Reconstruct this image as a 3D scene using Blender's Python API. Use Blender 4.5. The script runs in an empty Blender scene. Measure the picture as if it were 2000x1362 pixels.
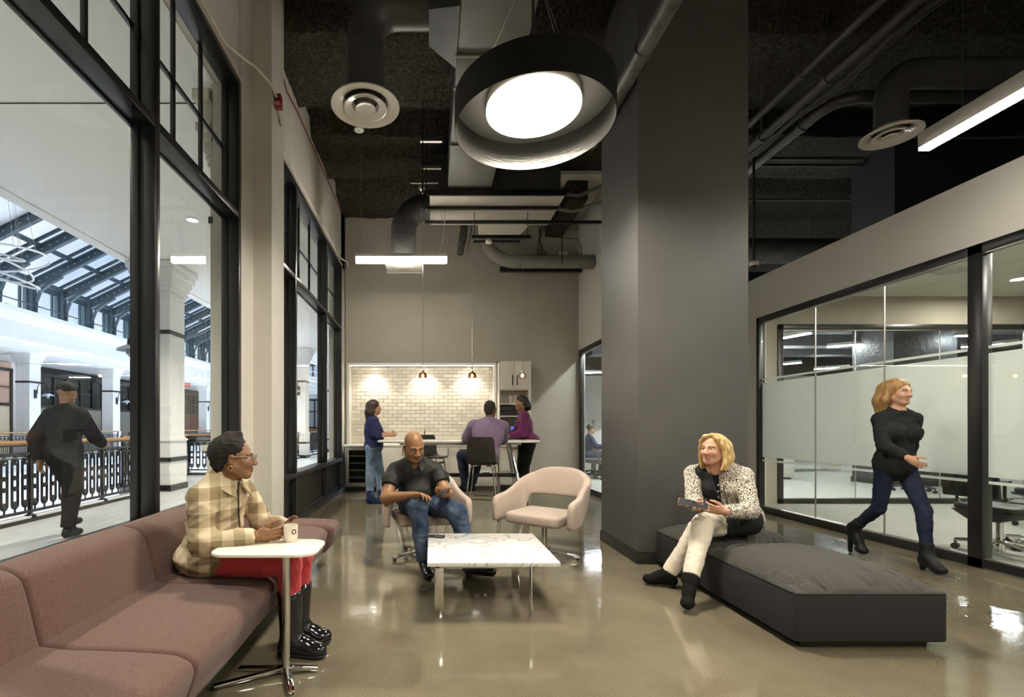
import bpy, bmesh, math, random
import numpy as np
from mathutils import Vector, Matrix
random.seed(7)
sc = bpy.context.scene
COL = sc.collection
R = math.radians
PI = math.pi
# ---------------------------------------------------------------- camera
EYE = 1.25
F = 944.0
VX, VY = 842.0, 835.0
cam_d = bpy.data.cameras.new('camera')
cam = bpy.data.objects.new('camera', cam_d)
COL.objects.link(cam)
cam.location = (0, 0, EYE)
cam.rotation_euler = (R(90), 0, 0)
cam_d.sensor_width = 36
cam_d.lens = F / 2000 * 36
cam_d.shift_x = (1000 - VX) / 2000
cam_d.shift_y = (VY - 681) / 2000
cam_d.clip_start = 0.05
cam_d.clip_end = 300
sc.camera = cam
# ---------------------------------------------------------------- sky
w = bpy.data.worlds.new('sky')
sc.world = w
w.use_nodes = True
nt = w.node_tree
nt.nodes.clear()
wo = nt.nodes.new('ShaderNodeOutputWorld')
wb = nt.nodes.new('ShaderNodeBackground')
wn = nt.nodes.new('ShaderNodeTexNoise')
wn.inputs['Scale'].default_value = 4
wn.inputs['Detail'].default_value = 5
wr = nt.nodes.new('ShaderNodeValToRGB')
wr.color_ramp.elements[0].position = .40
wr.color_ramp.elements[0].color = (.42, .60, .95, 1)
wr.color_ramp.elements[1].position = .56
wr.color_ramp.elements[1].color = (.93, .97, 1, 1)
tc = nt.nodes.new('ShaderNodeTexCoord')
nt.links.new(tc.outputs['Generated'], wn.inputs['Vector'])
nt.links.new(wn.outputs['Fac'], wr.inputs['Fac'])
nt.links.new(wr.outputs['Color'], wb.inputs['Color'])
nt.links.new(wb.outputs['Background'], wo.inputs['Surface'])
wb.inputs['Strength'].default_value = .66
# ---------------------------------------------------------------- hazy sun above the arcade skylight
sun_d = bpy.data.lights.new('sun', 'SUN')
sun_d.energy = 16.0
sun_d.angle = R(50)
sun_d.color = (.80, .90, 1.0)
sun = bpy.data.objects.new('sun', sun_d)
COL.objects.link(sun)
sun.rotation_euler = (R(-8), R(-14), 0)
# ---------------------------------------------------------------- exposure and lamp levels
sc.view_settings.view_transform = 'Standard'
sc.view_settings.look = 'None'
sc.view_settings.exposure = 0.88
sc.view_settings.gamma = 1.0
sc.view_settings.use_curve_mapping = False
sc.cycles.max_bounces = 10
sc.cycles.diffuse_bounces = 5
sc.cycles.glossy_bounces = 5
sc.cycles.transmission_bounces = 8
sc.cycles.transparent_max_bounces = 24
sc.cycles.caustics_reflective = False
sc.cycles.caustics_refractive = False
sc.cycles.sample_clamp_indirect = 6.0
L_DRUM, L_LINEAR, L_OFFICE, L_BULB, L_CONF = 90.0, 44.0, 110.0, 70.0, 560.0
L_BAR = 42.0
W_NICHE, W_MALL = 34.0, 480.0
WARM = (1.0, .93, .80)
NEUT = (1.0, .94, .82)
COOL = (.95, .98, 1.0)

# ---------------------------------------------------------------- helpers
def W(x, y, d):
    """photo pixel at depth d -> point in the room (metres)"""
    return Vector(((x - VX) / F * d, d, EYE - (y - VY) / F * d))

def floor_at(x, y):
    d = F * EYE / (y - VY)
    return Vector(((x - VX) / F * d, d, 0))

def tag(o, label=None, cat=None, group=None, kind=None):
    if label: o['label'] = label
    if cat: o['category'] = cat
    if group: o['group'] = group
    if kind: o['kind'] = kind
    return o

def empty(name, loc=(0, 0, 0), rz=0, label=None, cat=None, group=None, kind=None):
    o = bpy.data.objects.new(name, None)
    COL.objects.link(o)
    o.location = loc
    o.rotation_euler = (0, 0, rz)
    o.empty_display_size = .1
    return tag(o, label, cat, group, kind)

def link(name, me, parent=None, loc=None, rot=None, scale=None):
    o = bpy.data.objects.new(name, me)
    COL.objects.link(o)
    if parent: o.parent = parent
    if loc is not None: o.location = loc
    if rot is not None: o.rotation_euler = rot
    if scale is not None: o.scale = scale
    return o

def copy_tree(o, parent=None):
    c = o.copy()
    COL.objects.link(c)
    c.parent = parent
    for ch in list(o.children):
        copy_tree(ch, c)
    return c

class MB:
    """collects shapes into one mesh"""
    def __init__(s):
        s.v = []; s.f = []; s.m = []; s.mi = 0
    def add(s, vs, fs):
        b = len(s.v)
        s.v += [tuple(p) for p in vs]
        for f in fs:
            s.f.append(tuple(i + b for i in f)); s.m.append(s.mi)
        return s
    def box(s, x0, x1, y0, y1, z0, z1):
        return s.hexa([(x0, y0, z0), (x1, y0, z0), (x1, y1, z0), (x0, y1, z0),
                       (x0, y0, z1), (x1, y0, z1), (x1, y1, z1), (x0, y1, z1)])
    def hexa(s, p):
        return s.add(p, [(0, 3, 2, 1), (4, 5, 6, 7), (0, 1, 5, 4), (1, 2, 6, 5), (2, 3, 7, 6), (3, 0, 4, 7)])
    def bar(s, a, b, wd, hd, up=(0, 0, 1)):
        a, b = Vector(a), Vector(b)
        t = (b - a).normalized(); u = Vector(up)
        if abs(t.dot(u)) > .98: u = Vector((0, 1, 0))
        r = t.cross(u).normalized() * wd / 2
        n = r.cross(t).normalized() * hd / 2
        return s.hexa([a - r - n, a + r - n, b + r - n, b - r - n, a - r + n, a + r + n, b + r + n, b - r + n])
    def tube(s, pts, r, seg=10, caps=True, closed=False):
        pts = [Vector(p) for p in pts]
        n = len(pts)
        rs = r if isinstance(r, (list, tuple)) else [r] * n
        rings = []
        prev = None
        for i, p in enumerate(pts):
            if closed:
                t = (pts[(i + 1) % n] - pts[i - 1])
            else:
                t = (pts[min(i + 1, n - 1)] - pts[max(i - 1, 0)])
            t.normalize()
            if prev is None:
                u = Vector((0, 0, 1)) if abs(t.z) < .9 else Vector((0, 1, 0))
                u = (u - t * u.dot(t)).normalized()
            else:
                u = (prev - t * prev.dot(t))
                u = u.normalized() if u.length > 1e-6 else t.orthogonal().normalized()
            prev = u
            q = t.cross(u)
            rings.append([p + (u * math.cos(2 * PI * k / seg) + q * math.sin(2 * PI * k / seg)) * rs[i] for k in range(seg)])
        vs = [p for rg in rings for p in rg]
        fs = []
        m = n if closed else n - 1
        for i in range(m):
            a = i * seg; b = ((i + 1) % n) * seg
            for k in range(seg):
                k2 = (k + 1) % seg
                fs.append((a + k, a + k2, b + k2, b + k))
        if caps and not closed:
            fs.append(tuple(range(seg - 1, -1, -1)))
            fs.append(tuple((n - 1) * seg + k for k in range(seg)))
        return s.add(vs, fs)
    def lathe(s, prof, c=(0, 0, 0), seg=32, cap=False):
        """prof: list of (radius, z) swept about the vertical through c"""
        c = Vector(c)
        vs = []; fs = []
        for r, z in prof:
            for k in range(seg):
                a = 2 * PI * k / seg
                vs.append(c + Vector((r * math.cos(a), r * math.sin(a), z)))
        for i in range(len(prof) - 1):
            for k in range(seg):
                k2 = (k + 1) % seg
                fs.append((i * seg + k, i * seg + k2, (i + 1) * seg + k2, (i + 1) * seg + k))
        if cap:
            fs.append(tuple(range(seg - 1, -1, -1)))
            fs.append(tuple((len(prof) - 1) * seg + k for k in range(seg)))
        return s.add(vs, fs)
    def prism(s, poly, z0, z1):
        n = len(poly)
        vs = [(x, y, z0) for x, y in poly] + [(x, y, z1) for x, y in poly]
        fs = [tuple(range(n - 1, -1, -1)), tuple(range(n, 2 * n))]
        for i in range(n):
            j = (i + 1) % n
            fs.append((i, j, n + j, n + i))
        return s.add(vs, fs)
    def extrude(s, prof, a0, a1, axis='y'):
        """prof: closed list of (u,z); swept along an axis from a0 to a1 (u is the other horizontal axis)"""
        n = len(prof)
        f = (lambda u, z, t: (u, t, z)) if axis == 'y' else (lambda u, z, t: (t, u, z))
        vs = [f(u, z, a0) for u, z in prof] + [f(u, z, a1) for u, z in prof]
        fs = [tuple(range(n)), tuple(range(2 * n - 1, n - 1, -1))]
        for i in range(n):
            j = (i + 1) % n
            fs.append((j, i, n + i, n + j))
        return s.add(vs, fs)
    def ball(s, c, r, seg=12, rings=8, sc=(1, 1, 1)):
        c = Vector(c)
        vs = [c + Vector((0, 0, r * sc[2]))]
        for i in range(1, rings):
            t = PI * i / rings
            for k in range(seg):
                a = 2 * PI * k / seg
                vs.append(c + Vector((r * sc[0] * math.sin(t) * math.cos(a), r * sc[1] * math.sin(t) * math.sin(a), r * sc[2] * math.cos(t))))
        vs.append(c - Vector((0, 0, r * sc[2])))
        fs = []
        for k in range(seg):
            fs.append((0, 1 + k, 1 + (k + 1) % seg))
            b = 1 + (rings - 2) * seg
            fs.append((len(vs) - 1, b + (k + 1) % seg, b + k))
        for i in range(rings - 2):
            for k in range(seg):
                a = 1 + i * seg
                fs.append((a + k, a + seg + k, a + seg + (k + 1) % seg, a + (k + 1) % seg))
        return s.add(vs, fs)
    def mesh(s, name, mat=None, smooth=False, bevel=0, bseg=2, angle=35):
        me = bpy.data.meshes.new(name)
        me.from_pydata(s.v, [], s.f)
        mats = mat if isinstance(mat, (list, tuple)) else [mat]
        for m in mats:
            if m: me.materials.append(m)
        if any(s.m):
            me.polygons.foreach_set('material_index', s.m)
        bm = bmesh.new()
        bm.from_mesh(me)
        bmesh.ops.recalc_face_normals(bm, faces=bm.faces)
        if bevel:
            es = [e for e in bm.edges if len(e.link_faces) == 2 and e.calc_face_angle(0) > R(40)]
            bmesh.ops.bevel(bm, geom=es, offset=bevel, segments=bseg, profile=.5, affect='EDGES', clamp_overlap=True)
        bm.to_mesh(me)
        bm.free()
        if smooth or bevel:
            me.polygons.foreach_set('use_smooth', [True] * len(me.polygons))
            me.set_sharp_from_angle(angle=R(angle))
        return me
    def build(s, name, mat=None, parent=None, smooth=False, bevel=0, bseg=2, angle=35, loc=None, rot=None):
        return link(name, s.mesh(name, mat, smooth, bevel, bseg, angle), parent, loc, rot)

def rrect(x0, x1, y0, y1, r, n=6):
    pts = []
    for cx, cy, a0 in ((x1 - r, y1 - r, 0), (x0 + r, y1 - r, 90), (x0 + r, y0 + r, 180), (x1 - r, y0 + r, 270)):
        for i in range(n + 1):
            a = R(a0 + 90 * i / n)
            pts.append((cx + r * math.cos(a), cy + r * math.sin(a)))
    return pts

def arc(c, r, a0, a1, n, plane='xz'):
    c = Vector(c); out = []
    for i in range(n + 1):
        a = R(a0 + (a1 - a0) * i / n)
        u, v = r * math.cos(a), r * math.sin(a)
        out.append(c + (Vector((u, 0, v)) if plane == 'xz' else Vector((0, u, v)) if plane == 'yz' else Vector((u, v, 0))))
    return out

# ---------------------------------------------------------------- materials
def new_mat(name):
    m = bpy.data.materials.new(name)
    m.use_nodes = True
    t = m.node_tree
    t.nodes.clear()
    o = t.nodes.new('ShaderNodeOutputMaterial')
    return m, t, o

def node(t, kind, **kw):
    n = t.nodes.new(kind)
    for k, v in kw.items():
        if k in n.inputs:
            n.inputs[k].default_value = v
        else:
            setattr(n, k, v)
    return n

def noise_tex(t, scale, detail=3, rough=.5, stretch=None, coord='Object'):
    tcn = t.nodes.new('ShaderNodeTexCoord')
    src = tcn.outputs[coord]
    if stretch:
        mp = t.nodes.new('ShaderNodeMapping')
        mp.inputs['Scale'].default_value = stretch
        t.links.new(src, mp.inputs['Vector'])
        src = mp.outputs['Vector']
    n = t.nodes.new('ShaderNodeTexNoise')
    n.inputs['Scale'].default_value = scale
    n.inputs['Detail'].default_value = detail
    n.inputs['Roughness'].default_value = rough
    t.links.new(src, n.inputs['Vector'])
    return n

def c4(c):
    return (c[0], c[1], c[2], 1)

def mat(name, col, rough=.5, metal=0.0, var=None, vscale=8, vdet=3, vstretch=None, vr=(.35, .65), bump=0, bscale=60, bdet=3,
        bstretch=None, bdist=.01, spec=.5, coat=0, sheen=0, rvar=0, aniso=0):
    m, t, o = new_mat(name)
    p = t.nodes.new('ShaderNodeBsdfPrincipled')
    p.inputs['Base Color'].default_value = c4(col)
    p.inputs['Roughness'].default_value = rough
    p.inputs['Metallic'].default_value = metal
    p.inputs['Specular IOR Level'].default_value = spec
    if coat:
        p.inputs['Coat Weight'].default_value = coat
        p.inputs['Coat Roughness'].default_value = .08
    if sheen:
        p.inputs['Sheen Weight'].default_value = sheen
        p.inputs['Sheen Roughness'].default_value = .5
    if aniso: p.inputs['Anisotropic'].default_value = aniso
    t.links.new(p.outputs[0], o.inputs[0])
    if var is not None:
        n = noise_tex(t, vscale, vdet, .55, vstretch)
        r = t.nodes.new('ShaderNodeValToRGB')
        r.color_ramp.elements[0].position = vr[0]; r.color_ramp.elements[1].position = vr[1]
        r.color_ramp.elements[0].color = c4(col); r.color_ramp.elements[1].color = c4(var)
        t.links.new(n.outputs['Fac'], r.inputs['Fac'])
        t.links.new(r.outputs['Color'], p.inputs['Base Color'])
        if rvar:
            mr = t.nodes.new('ShaderNodeMapRange')
            mr.inputs['To Min'].default_value = rough; mr.inputs['To Max'].default_value = rough + rvar
            t.links.new(n.outputs['Fac'], mr.inputs['Value'])
            t.links.new(mr.outputs[0], p.inputs['Roughness'])
    if bump:
        n2 = noise_tex(t, bscale, bdet, .6, bstretch)
        b = t.nodes.new('ShaderNodeBump')
        b.inputs['Strength'].default_value = bump
        b.inputs['Distance'].default_value = bdist
        t.links.new(n2.outputs['Fac'], b.inputs['Height'])
        t.links.new(b.outputs[0], p.inputs['Normal'])
    return m

def emit(name, col, s):
    m, t, o = new_mat(name)
    e = node(t, 'ShaderNodeEmission')
    e.inputs['Color'].default_value = c4(col)
    e.inputs['Strength'].default_value = s
    t.links.new(e.outputs[0], o.inputs[0])
    return m

def glass(name, tint=(.96, .98, .97), ior=1.45, refl=1.0):
    m, t, o = new_mat(name)
    tr = node(t, 'ShaderNodeBsdfTransparent'); tr.inputs['Color'].default_value = c4(tint)
    gl = node(t, 'ShaderNodeBsdfGlossy'); gl.inputs['Roughness'].default_value = .0
    fr = node(t, 'ShaderNodeFresnel')
    ge = t.nodes.new('ShaderNodeNewGeometry')
    ir = t.nodes.new('ShaderNodeMapRange')          # same reflectance from both faces of the thin pane
    ir.inputs['To Min'].default_value = ior; ir.inputs['To Max'].default_value = 1 / ior
    t.links.new(ge.outputs['Backfacing'], ir.inputs['Value'])
    t.links.new(ir.outputs[0], fr.inputs['IOR'])
    mu = node(t, 'ShaderNodeMath', operation='MULTIPLY'); mu.inputs[1].default_value = refl
    mx = t.nodes.new('ShaderNodeMixShader')
    t.links.new(fr.outputs[0], mu.inputs[0])
    t.links.new(mu.outputs[0], mx.inputs[0])
    t.links.new(tr.outputs[0], mx.inputs[1])
    t.links.new(gl.outputs[0], mx.inputs[2])
    t.links.new(mx.outputs[0], o.inputs[0])
    return m

M = {}
M['wall'] = mat('wall_paint', (.56, .53, .47), .75, var=(.60, .57, .51), vscale=2, bump=.05, bscale=300, spec=.25)
M['wall_back'] = mat('greige_paint', (.37, .34, .28), .7, var=(.39, .36, .30), vscale=2, bump=.05, bscale=300, spec=.3)
M['wall_light'] = mat('pale_paint', (.62, .60, .54), .7, bump=.05, bscale=300, spec=.3)
M['column'] = mat('charcoal_paint', (.066, .063, .059), .48, var=(.074, .071, .066), vscale=3, bump=.04, bscale=250, spec=.4)
M['black'] = mat('black_metal', (.012, .012, .013), .32, spec=.5)
M['blackmat'] = mat('black_matte', (.014, .014, .014), .6)
M['duct'] = mat('painted_duct', (.045, .044, .043), .42, var=(.06, .058, .055), vscale=6, bump=.03, bscale=40, spec=.4)
M['duct_grey'] = mat('grey_duct', (.17, .16, .145), .5, var=(.20, .19, .17), vscale=5, spec=.4)
M['unit'] = mat('painted_sheet_metal', (.46, .43, .37), .5, var=(.50, .47, .41), vscale=7, spec=.3)
M['spray'] = mat('sprayed_fireproofing', (.045, .041, .033), .95, var=(.12, .11, .09), vscale=26, vdet=6, vr=(.42, .75), bump=1.0, bscale=38, bdet=8, bdist=.05, spec=.1)
M['white'] = mat('white_paint', (.78, .76, .70), .45, spec=.4)
M['white_gloss'] = mat('white_enamel', (.74, .70, .62), .22, spec=.5)
M['cabinet'] = mat('cream_laminate', (.66, .61, .52), .5, var=(.69, .64, .55), vscale=3, spec=.35)
M['quartz'] = mat('white_quartz', (.80, .77, .70), .2, spec=.5)
M['chrome'] = mat('chrome', (.70, .68, .65), .09, 1.0)
M['steel'] = mat('brushed_steel', (.50, .48, .45), .3, 1.0, bump=.05, bscale=80, bstretch=(1, 1, 30))
M['fabric_sofa'] = mat('plum_weave', (.090, .049, .040), .9, var=(.140, .079, .063), vscale=230, vdet=2, vstretch=(1, .45, 1), bump=.5, bscale=320, bdist=.004, sheen=.15, spec=.15)
M['fabric_grey'] = mat('charcoal_weave', (.021, .021, .022), .85, var=(.030, .029, .029), vscale=400, bump=.25, bscale=500, bdist=.002, spec=.2)
M['fabric_taupe'] = mat('charcoal_cushion_weave', (.046, .043, .038), .85, var=(.060, .056, .050), vscale=400, bump=.25, bscale=500, bdist=.002, sheen=.05, spec=.2)
M['fabric_pink'] = mat('blush_wool', (.35, .275, .225), .9, var=(.44, .355, .295), vscale=260, vdet=2, bump=.4, bscale=320, bdist=.003, sheen=.2, spec=.15)
M['carpet'] = mat('grey_carpet', (.26, .26, .235), .95, var=(.40, .40, .37), vscale=9, vdet=8, vstretch=(.6, 6, 1), vr=(.3, .7), bump=.6, bscale=400, bdist=.004, spec=.1)
M['carpet_far'] = mat('pale_carpet', (.46, .46, .42), .95, var=(.60, .60, .55), vscale=5, vdet=8, vstretch=(.6, 6, 1), vr=(.3, .7), spec=.1)
M['wood'] = mat('oiled_oak', (.36, .19, .075), .35, var=(.46, .26, .11), vscale=5, vstretch=(12, 1, 12), spec=.5)
M['mall_white'] = mat('mall_white', (.86, .86, .86), .55, spec=.3)
M['mall_soffit'] = mat('mall_plaster', (.84, .83, .80), .8, spec=.2)
M['mall_iron'] = mat('blue_black_iron', (.050, .078, .098), .4, spec=.5)
M['iron'] = mat('black_iron', (.010, .010, .011), .3, spec=.6)
M['mall_floor'] = mat('mall_plank_tile', (.46, .47, .48), .35, var=(.60, .61, .62), vscale=3, vdet=6, vstretch=(9, .6, 1), vr=(.42, .6), spec=.5)
M['glass'] = glass('window_glass', refl=.8)
M['glass_green'] = glass('partition_glass', (.96, .98, .97), 1.45)
M['sky_glass'] = glass('skylight_glass', (.97, .98, 1.0), 1.35, .5)
M['rubber'] = mat('black_rubber', (.012, .012, .012), .5)
M['plastic_black'] = mat('black_plastic', (.016, .015, .014), .45, spec=.5)
M['red'] = mat('red_enamel', (.22, .012, .015), .4)
M['lit_linear'] = emit('lit_linear', NEUT, L_LINEAR)
M['lit_bar'] = emit('lit_bar', NEUT, L_BAR)
M['lit_office'] = emit('lit_office', COOL, L_OFFICE)
M['lit_drum'] = emit('lit_drum', (1, .925, .785), L_DRUM)
M['lit_bulb'] = emit('lit_bulb', (1, .78, .45), L_BULB)
M['lit_conf'] = emit('lit_conf', NEUT, L_CONF)
M['lit_mall'] = emit('lit_mall', (1, .95, .85), 12)

def concrete():
    m, t, o = new_mat('polished_concrete')
    p = t.nodes.new('ShaderNodeBsdfPrincipled')
    n1 = noise_tex(t, .9, 6, .6)
    r1 = t.nodes.new('ShaderNodeValToRGB')
    r1.color_ramp.elements[0].position = .3; r1.color_ramp.elements[1].position = .72
    r1.color_ramp.elements[0].color = (.118, .102, .070, 1); r1.color_ramp.elements[1].color = (.218, .190, .135, 1)
    n2 = noise_tex(t, 150, 3, .75)
    r2 = t.nodes.new('ShaderNodeValToRGB')
    r2.color_ramp.elements[0].position = .32; r2.color_ramp.elements[1].position = .70
    r2.color_ramp.elements[0].color = (.60, .58, .54, 1); r2.color_ramp.elements[1].color = (1.25, 1.24, 1.21, 1)
    mx = node(t, 'ShaderNodeMix', data_type='RGBA', blend_type='MULTIPLY')
    mx.inputs['Factor'].default_value = 1
    t.links.new(n1.outputs['Fac'], r1.inputs['Fac'])
    t.links.new(n2.outputs['Fac'], r2.inputs['Fac'])
    t.links.new(r1.outputs['Color'], mx.inputs['A'])
    t.links.new(r2.outputs['Color'], mx.inputs['B'])
    t.links.new(mx.outputs['Result'], p.inputs['Base Color'])
    n3 = noise_tex(t, 1.7, 4, .6)
    mr = t.nodes.new('ShaderNodeMapRange')
    mr.inputs['To Min'].default_value = .03; mr.inputs['To Max'].default_value = .15
    t.links.new(n3.outputs['Fac'], mr.inputs['Value'])
    t.links.new(mr.outputs[0], p.inputs['Roughness'])
    p.inputs['Specular IOR Level'].default_value = .75
    n4 = noise_tex(t, 6, 2, .5)
    b = t.nodes.new('ShaderNodeBump'); b.inputs['Strength'].default_value = .06; b.inputs['Distance'].default_value = .02
    t.links.new(n4.outputs['Fac'], b.inputs['Height'])
    t.links.new(b.outputs[0], p.inputs['Normal'])
    t.links.new(p.outputs[0], o.inputs[0])
    return m
M['concrete'] = concrete()

def marble():
    m, t, o = new_mat('veined_marble')
    p = t.nodes.new('ShaderNodeBsdfPrincipled')
    p.inputs['Roughness'].default_value = .06
    n1 = noise_tex(t, 2.6, 8, .60)
    n1.inputs['Distortion'].default_value = 1.4
    r1 = t.nodes.new('ShaderNodeValToRGB')
    e = r1.color_ramp.elements
    e[0].position = .0; e[0].color = (.70, .68, .64, 1)
    e[1].position = 1; e[1].color = (.64, .62, .59, 1)
    for pos, c in ((.475, .69), (.497, .36), (.502, .40), (.52, .68), (.60, .60), (.63, .69)):
        k = e.new(pos); k.color = (c, c * .975, c * .93, 1)
    t.links.new(n1.outputs['Fac'], r1.inputs['Fac'])
    t.links.new(r1.outputs['Color'], p.inputs['Base Color'])
    t.links.new(p.outputs[0], o.inputs[0])
    return m
M['marble'] = marble()

def frosted():
    m, t, o = new_mat('frosted_film')
    d = node(t, 'ShaderNodeBsdfDiffuse'); d.inputs['Color'].default_value = (.74, .76, .74, 1)
    l = node(t, 'ShaderNodeBsdfTranslucent'); l.inputs['Color'].default_value = (.92, .95, .93, 1)
    a = t.nodes.new('ShaderNodeMixShader'); a.inputs[0].default_value = .55
    t.links.new(d.outputs[0], a.inputs[1]); t.links.new(l.outputs[0], a.inputs[2])
    g = node(t, 'ShaderNodeBsdfGlossy'); g.inputs['Roughness'].default_value = .12
    b = t.nodes.new('ShaderNodeMixShader'); b.inputs[0].default_value = .05
    t.links.new(a.outputs[0], b.inputs[1]); t.links.new(g.outputs[0], b.inputs[2])
    t.links.new(b.outputs[0], o.inputs[0])
    return m
M['film'] = frosted()
# ================================================================ THE ROOM
XL, XG = -1.74, -1.885
YB, ZC = 9.83, 5.55

def struct(name, mb, m, label=None, parent=None, **kw):
    o = mb.build(name, m, parent, **kw)
    if parent is None: tag(o, label, None, None, 'structure')
    return o

b = MB(); b.box(-1.98, 4.9, -4, YB + .35, -.25, 0)
struct('floor', b, M['concrete'], 'polished grey-brown concrete floor of the lounge')
# drywall on the shopfront side
b = MB()
b.box(-2.0, -1.76, -4, YB, 4.41, 5.75)
b.box(-2.0, XL, 4.43, 5.12, 0, 5.75)
b.box(-2.0, -1.56, 4.73, 5.12, 0, 5.75)
b.box(-2.0, -1.76, 9.45, YB + .4, 0, 5.75)
b.box(-2.0, XL, -4, -.95, 0, 5.75)
struct('wall_left', b, M['wall'], 'beige painted wall above and between the black shop windows')
# back wall with the tiled niche opening and the tall cupboard recess
NX0, NX1, NZ1 = -1.665, 1.285, 2.515
b = MB()
b.box(XL, 3.05, YB, YB + .12, NZ1 + .045, 5.75)
b.box(XL, NX0 - .045, YB, YB + .12, 0, NZ1 + .045)
b.box(1.98, 3.05, YB, YB + .12, 0, NZ1 + .045)
b.box(NX1 + .045, 1.98, YB + .10, YB + .12, 0, NZ1 + .045)
struct('wall_back', b, M['wall_back'], 'tall greige back wall behind the coffee bar')
b = MB()
b.box(3.0, 3.12, 7.85, YB, 2.80, 5.75)
b.box(3.0, 3.12, 9.79, YB, 0, 2.82)
struct('wall_right', b, M['wall_light'], 'pale wall above the narrow office glazing')
b = MB()
b.box(3.0, 4.9, 7.85, 7.97, 0, 3.5)
struct('wall_corridor', b, M['wall_light'])
b = MB(); b.box(-2.0, 14, -4.2, -4.0, -.2, 5.75)
struct('wall_front', b, M['wall'])
# conference room shell
b = MB()
b.box(4.9, 5.02, -4, 7.97, 2.885, 3.50)
b.box(4.9, 5.02, 7.24, 7.97, 0, 2.885)
b.box(4.9, 5.02, -4, 1.3, 0, 2.885)
struct('wall_conference', b, M['wall_light'], 'pale drywall above the meeting room glass')
b = MB()
b.box(5.02, 14, 7.90, 7.97, 2.93, 3.50)
b.box(5.02, 5.66, 7.90, 7.97, 0, 2.93)
b.box(11.4, 11.5, -4, 7.9, 0, 3.5)
b.box(5.02, 11.4, -.1, 0, 0, 3.5)
struct('wall_meeting_room', b, M['wall_back'], 'olive beige inner walls of the meeting room')
b = MB(); b.box(4.93, 14, -4, 7.95, 3.40, 3.50)
struct('ceiling_meeting_room', b, M['blackmat'])
ct = bpy.data.objects['ceiling_meeting_room']
tile_m = mat('mineral_tile', (.52, .51, .43), .9, var=(.56, .55, .47), vscale=60, spec=.1)
tb = MB(); tb.box(-.30, .30, -.605, .605, -.012, 0)
tm = tb.mesh('ceiling_tile', tile_m)
for i in range(10):
    for j in range(6):
        link('ceiling_tile', tm, ct, (5.33 + i * .61, 7.28 - j * 1.22, 3.398))
b = MB(); b.box(4.97, 14, -4, 7.93, -.25, .004)
struct('floor_meeting_room', b, M['carpet'], 'mottled grey carpet of the glazed meeting room')
b = MB(); b.box(3.05, 20, 7.93, 24, -.25, .002)
struct('floor_office', b, M['carpet_far'], 'pale grey carpet of the open office behind the glass')
office_wall = mat('office_white', (.72, .72, .69), .7)
b = MB()
b.box(3.0, 20, 22, 22.1, 0, 3.6)
b.box(19.9, 20, 7.9, 22, 0, 3.6)
struct('wall_office', b, office_wall, 'white far wall of the open office')
b = MB()
b.box(3.0, 20, 22, 22.1, 3.6, 5.75); b.box(19.9, 20, -4.2, 22, 3.6, 5.75)
b.box(2.9, 3.0, YB + .12, 22, -.2, 5.75); b.box(13.9, 14, -4.2, 7.95, -.2, 5.75)
struct('wall_void', b, M['blackmat'])
b = MB(); b.box(6.35, 14, 6.62, 7.3, 3.5, 5.2)
struct('bulkhead', b, mat('bulkhead_black', (.02, .021, .023), .7), 'black bulkhead above the meeting room')

# sprayed ceiling with dropped ribs running across the room
def ceiling():
    nx, ny = 120, 150
    xs = np.concatenate([np.linspace(-2, 6, 90), np.linspace(6.3, 20, 31)])
    ys = np.concatenate([np.linspace(-4.2, 4, 25), np.linspace(4.1, 10, 100), np.linspace(10.3, 24, 26)])
    X, Y = np.meshgrid(xs, ys, indexing='ij')
    ph = ((Y - 5.2) % 1.88)
    up = np.clip(np.minimum((ph - 1.24) / .10, (1.88 - ph) / .10), 0, 1)
    Z = ZC - .03 + .30 * up
    rng = np.random.RandomState(3)
    Z += rng.uniform(-.014, .014, Z.shape) + .02 * np.sin(X * 3.1 + 2 * np.sin(Y * 2.3)) * np.sin(Y * 3.7)
    n, m_ = X.shape
    vs = np.stack([X, Y, Z], -1).reshape(-1, 3)
    fs = []
    for i in range(n - 1):
        for j in range(m_ - 1):
            a = i * m_ + j
            fs.append((a, a + 1, a + m_ + 1, a + m_))
    bb = MB(); bb.add([tuple(v) for v in vs], fs)
    o = bb.build('ceiling', M['spray'], smooth=True, angle=60)
    tag(o, 'dark sprayed ceiling with shallow ribs across the room', None, None, 'structure')
    k = MB(); k.box(-2.05, 20.1, -4.2, 24.1, 5.95, 6.1)
    struct('ceiling_slab', k, M['blackmat'])
ceiling()

# charcoal column with its baseboard
b = MB(); b.box(1.89, 2.90, 4.42, 5.36, 0, 5.6)
struct('column', b, M['column'], 'thick charcoal painted square column in the middle of the room')
b = MB()
b.box(1.875, 2.915, 4.405, 5.375, 0, .10)
b.box(1.882, 2.908, 4.412, 5.368, .10, .115)
struct('baseboard_column', b, mat('brown_black_base', (.018, .016, .014), .4), 'black brown baseboard around the charcoal column', bevel=.004)
b = MB()
b.box(XL, NX0 - .05, YB - .015, YB, 0, .10); b.box(1.985, 3.0, YB - .015, YB, 0, .10)
b.box(4.885, 4.9, 7.24, 7.9, 0, .10)
b.box(-1.76, XL + .012, 9.45, YB - .02, 0, .10)
struct('baseboard_back', b, mat('dark_base', (.02, .018, .016), .45), 'dark baseboard along the back wall')

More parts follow.
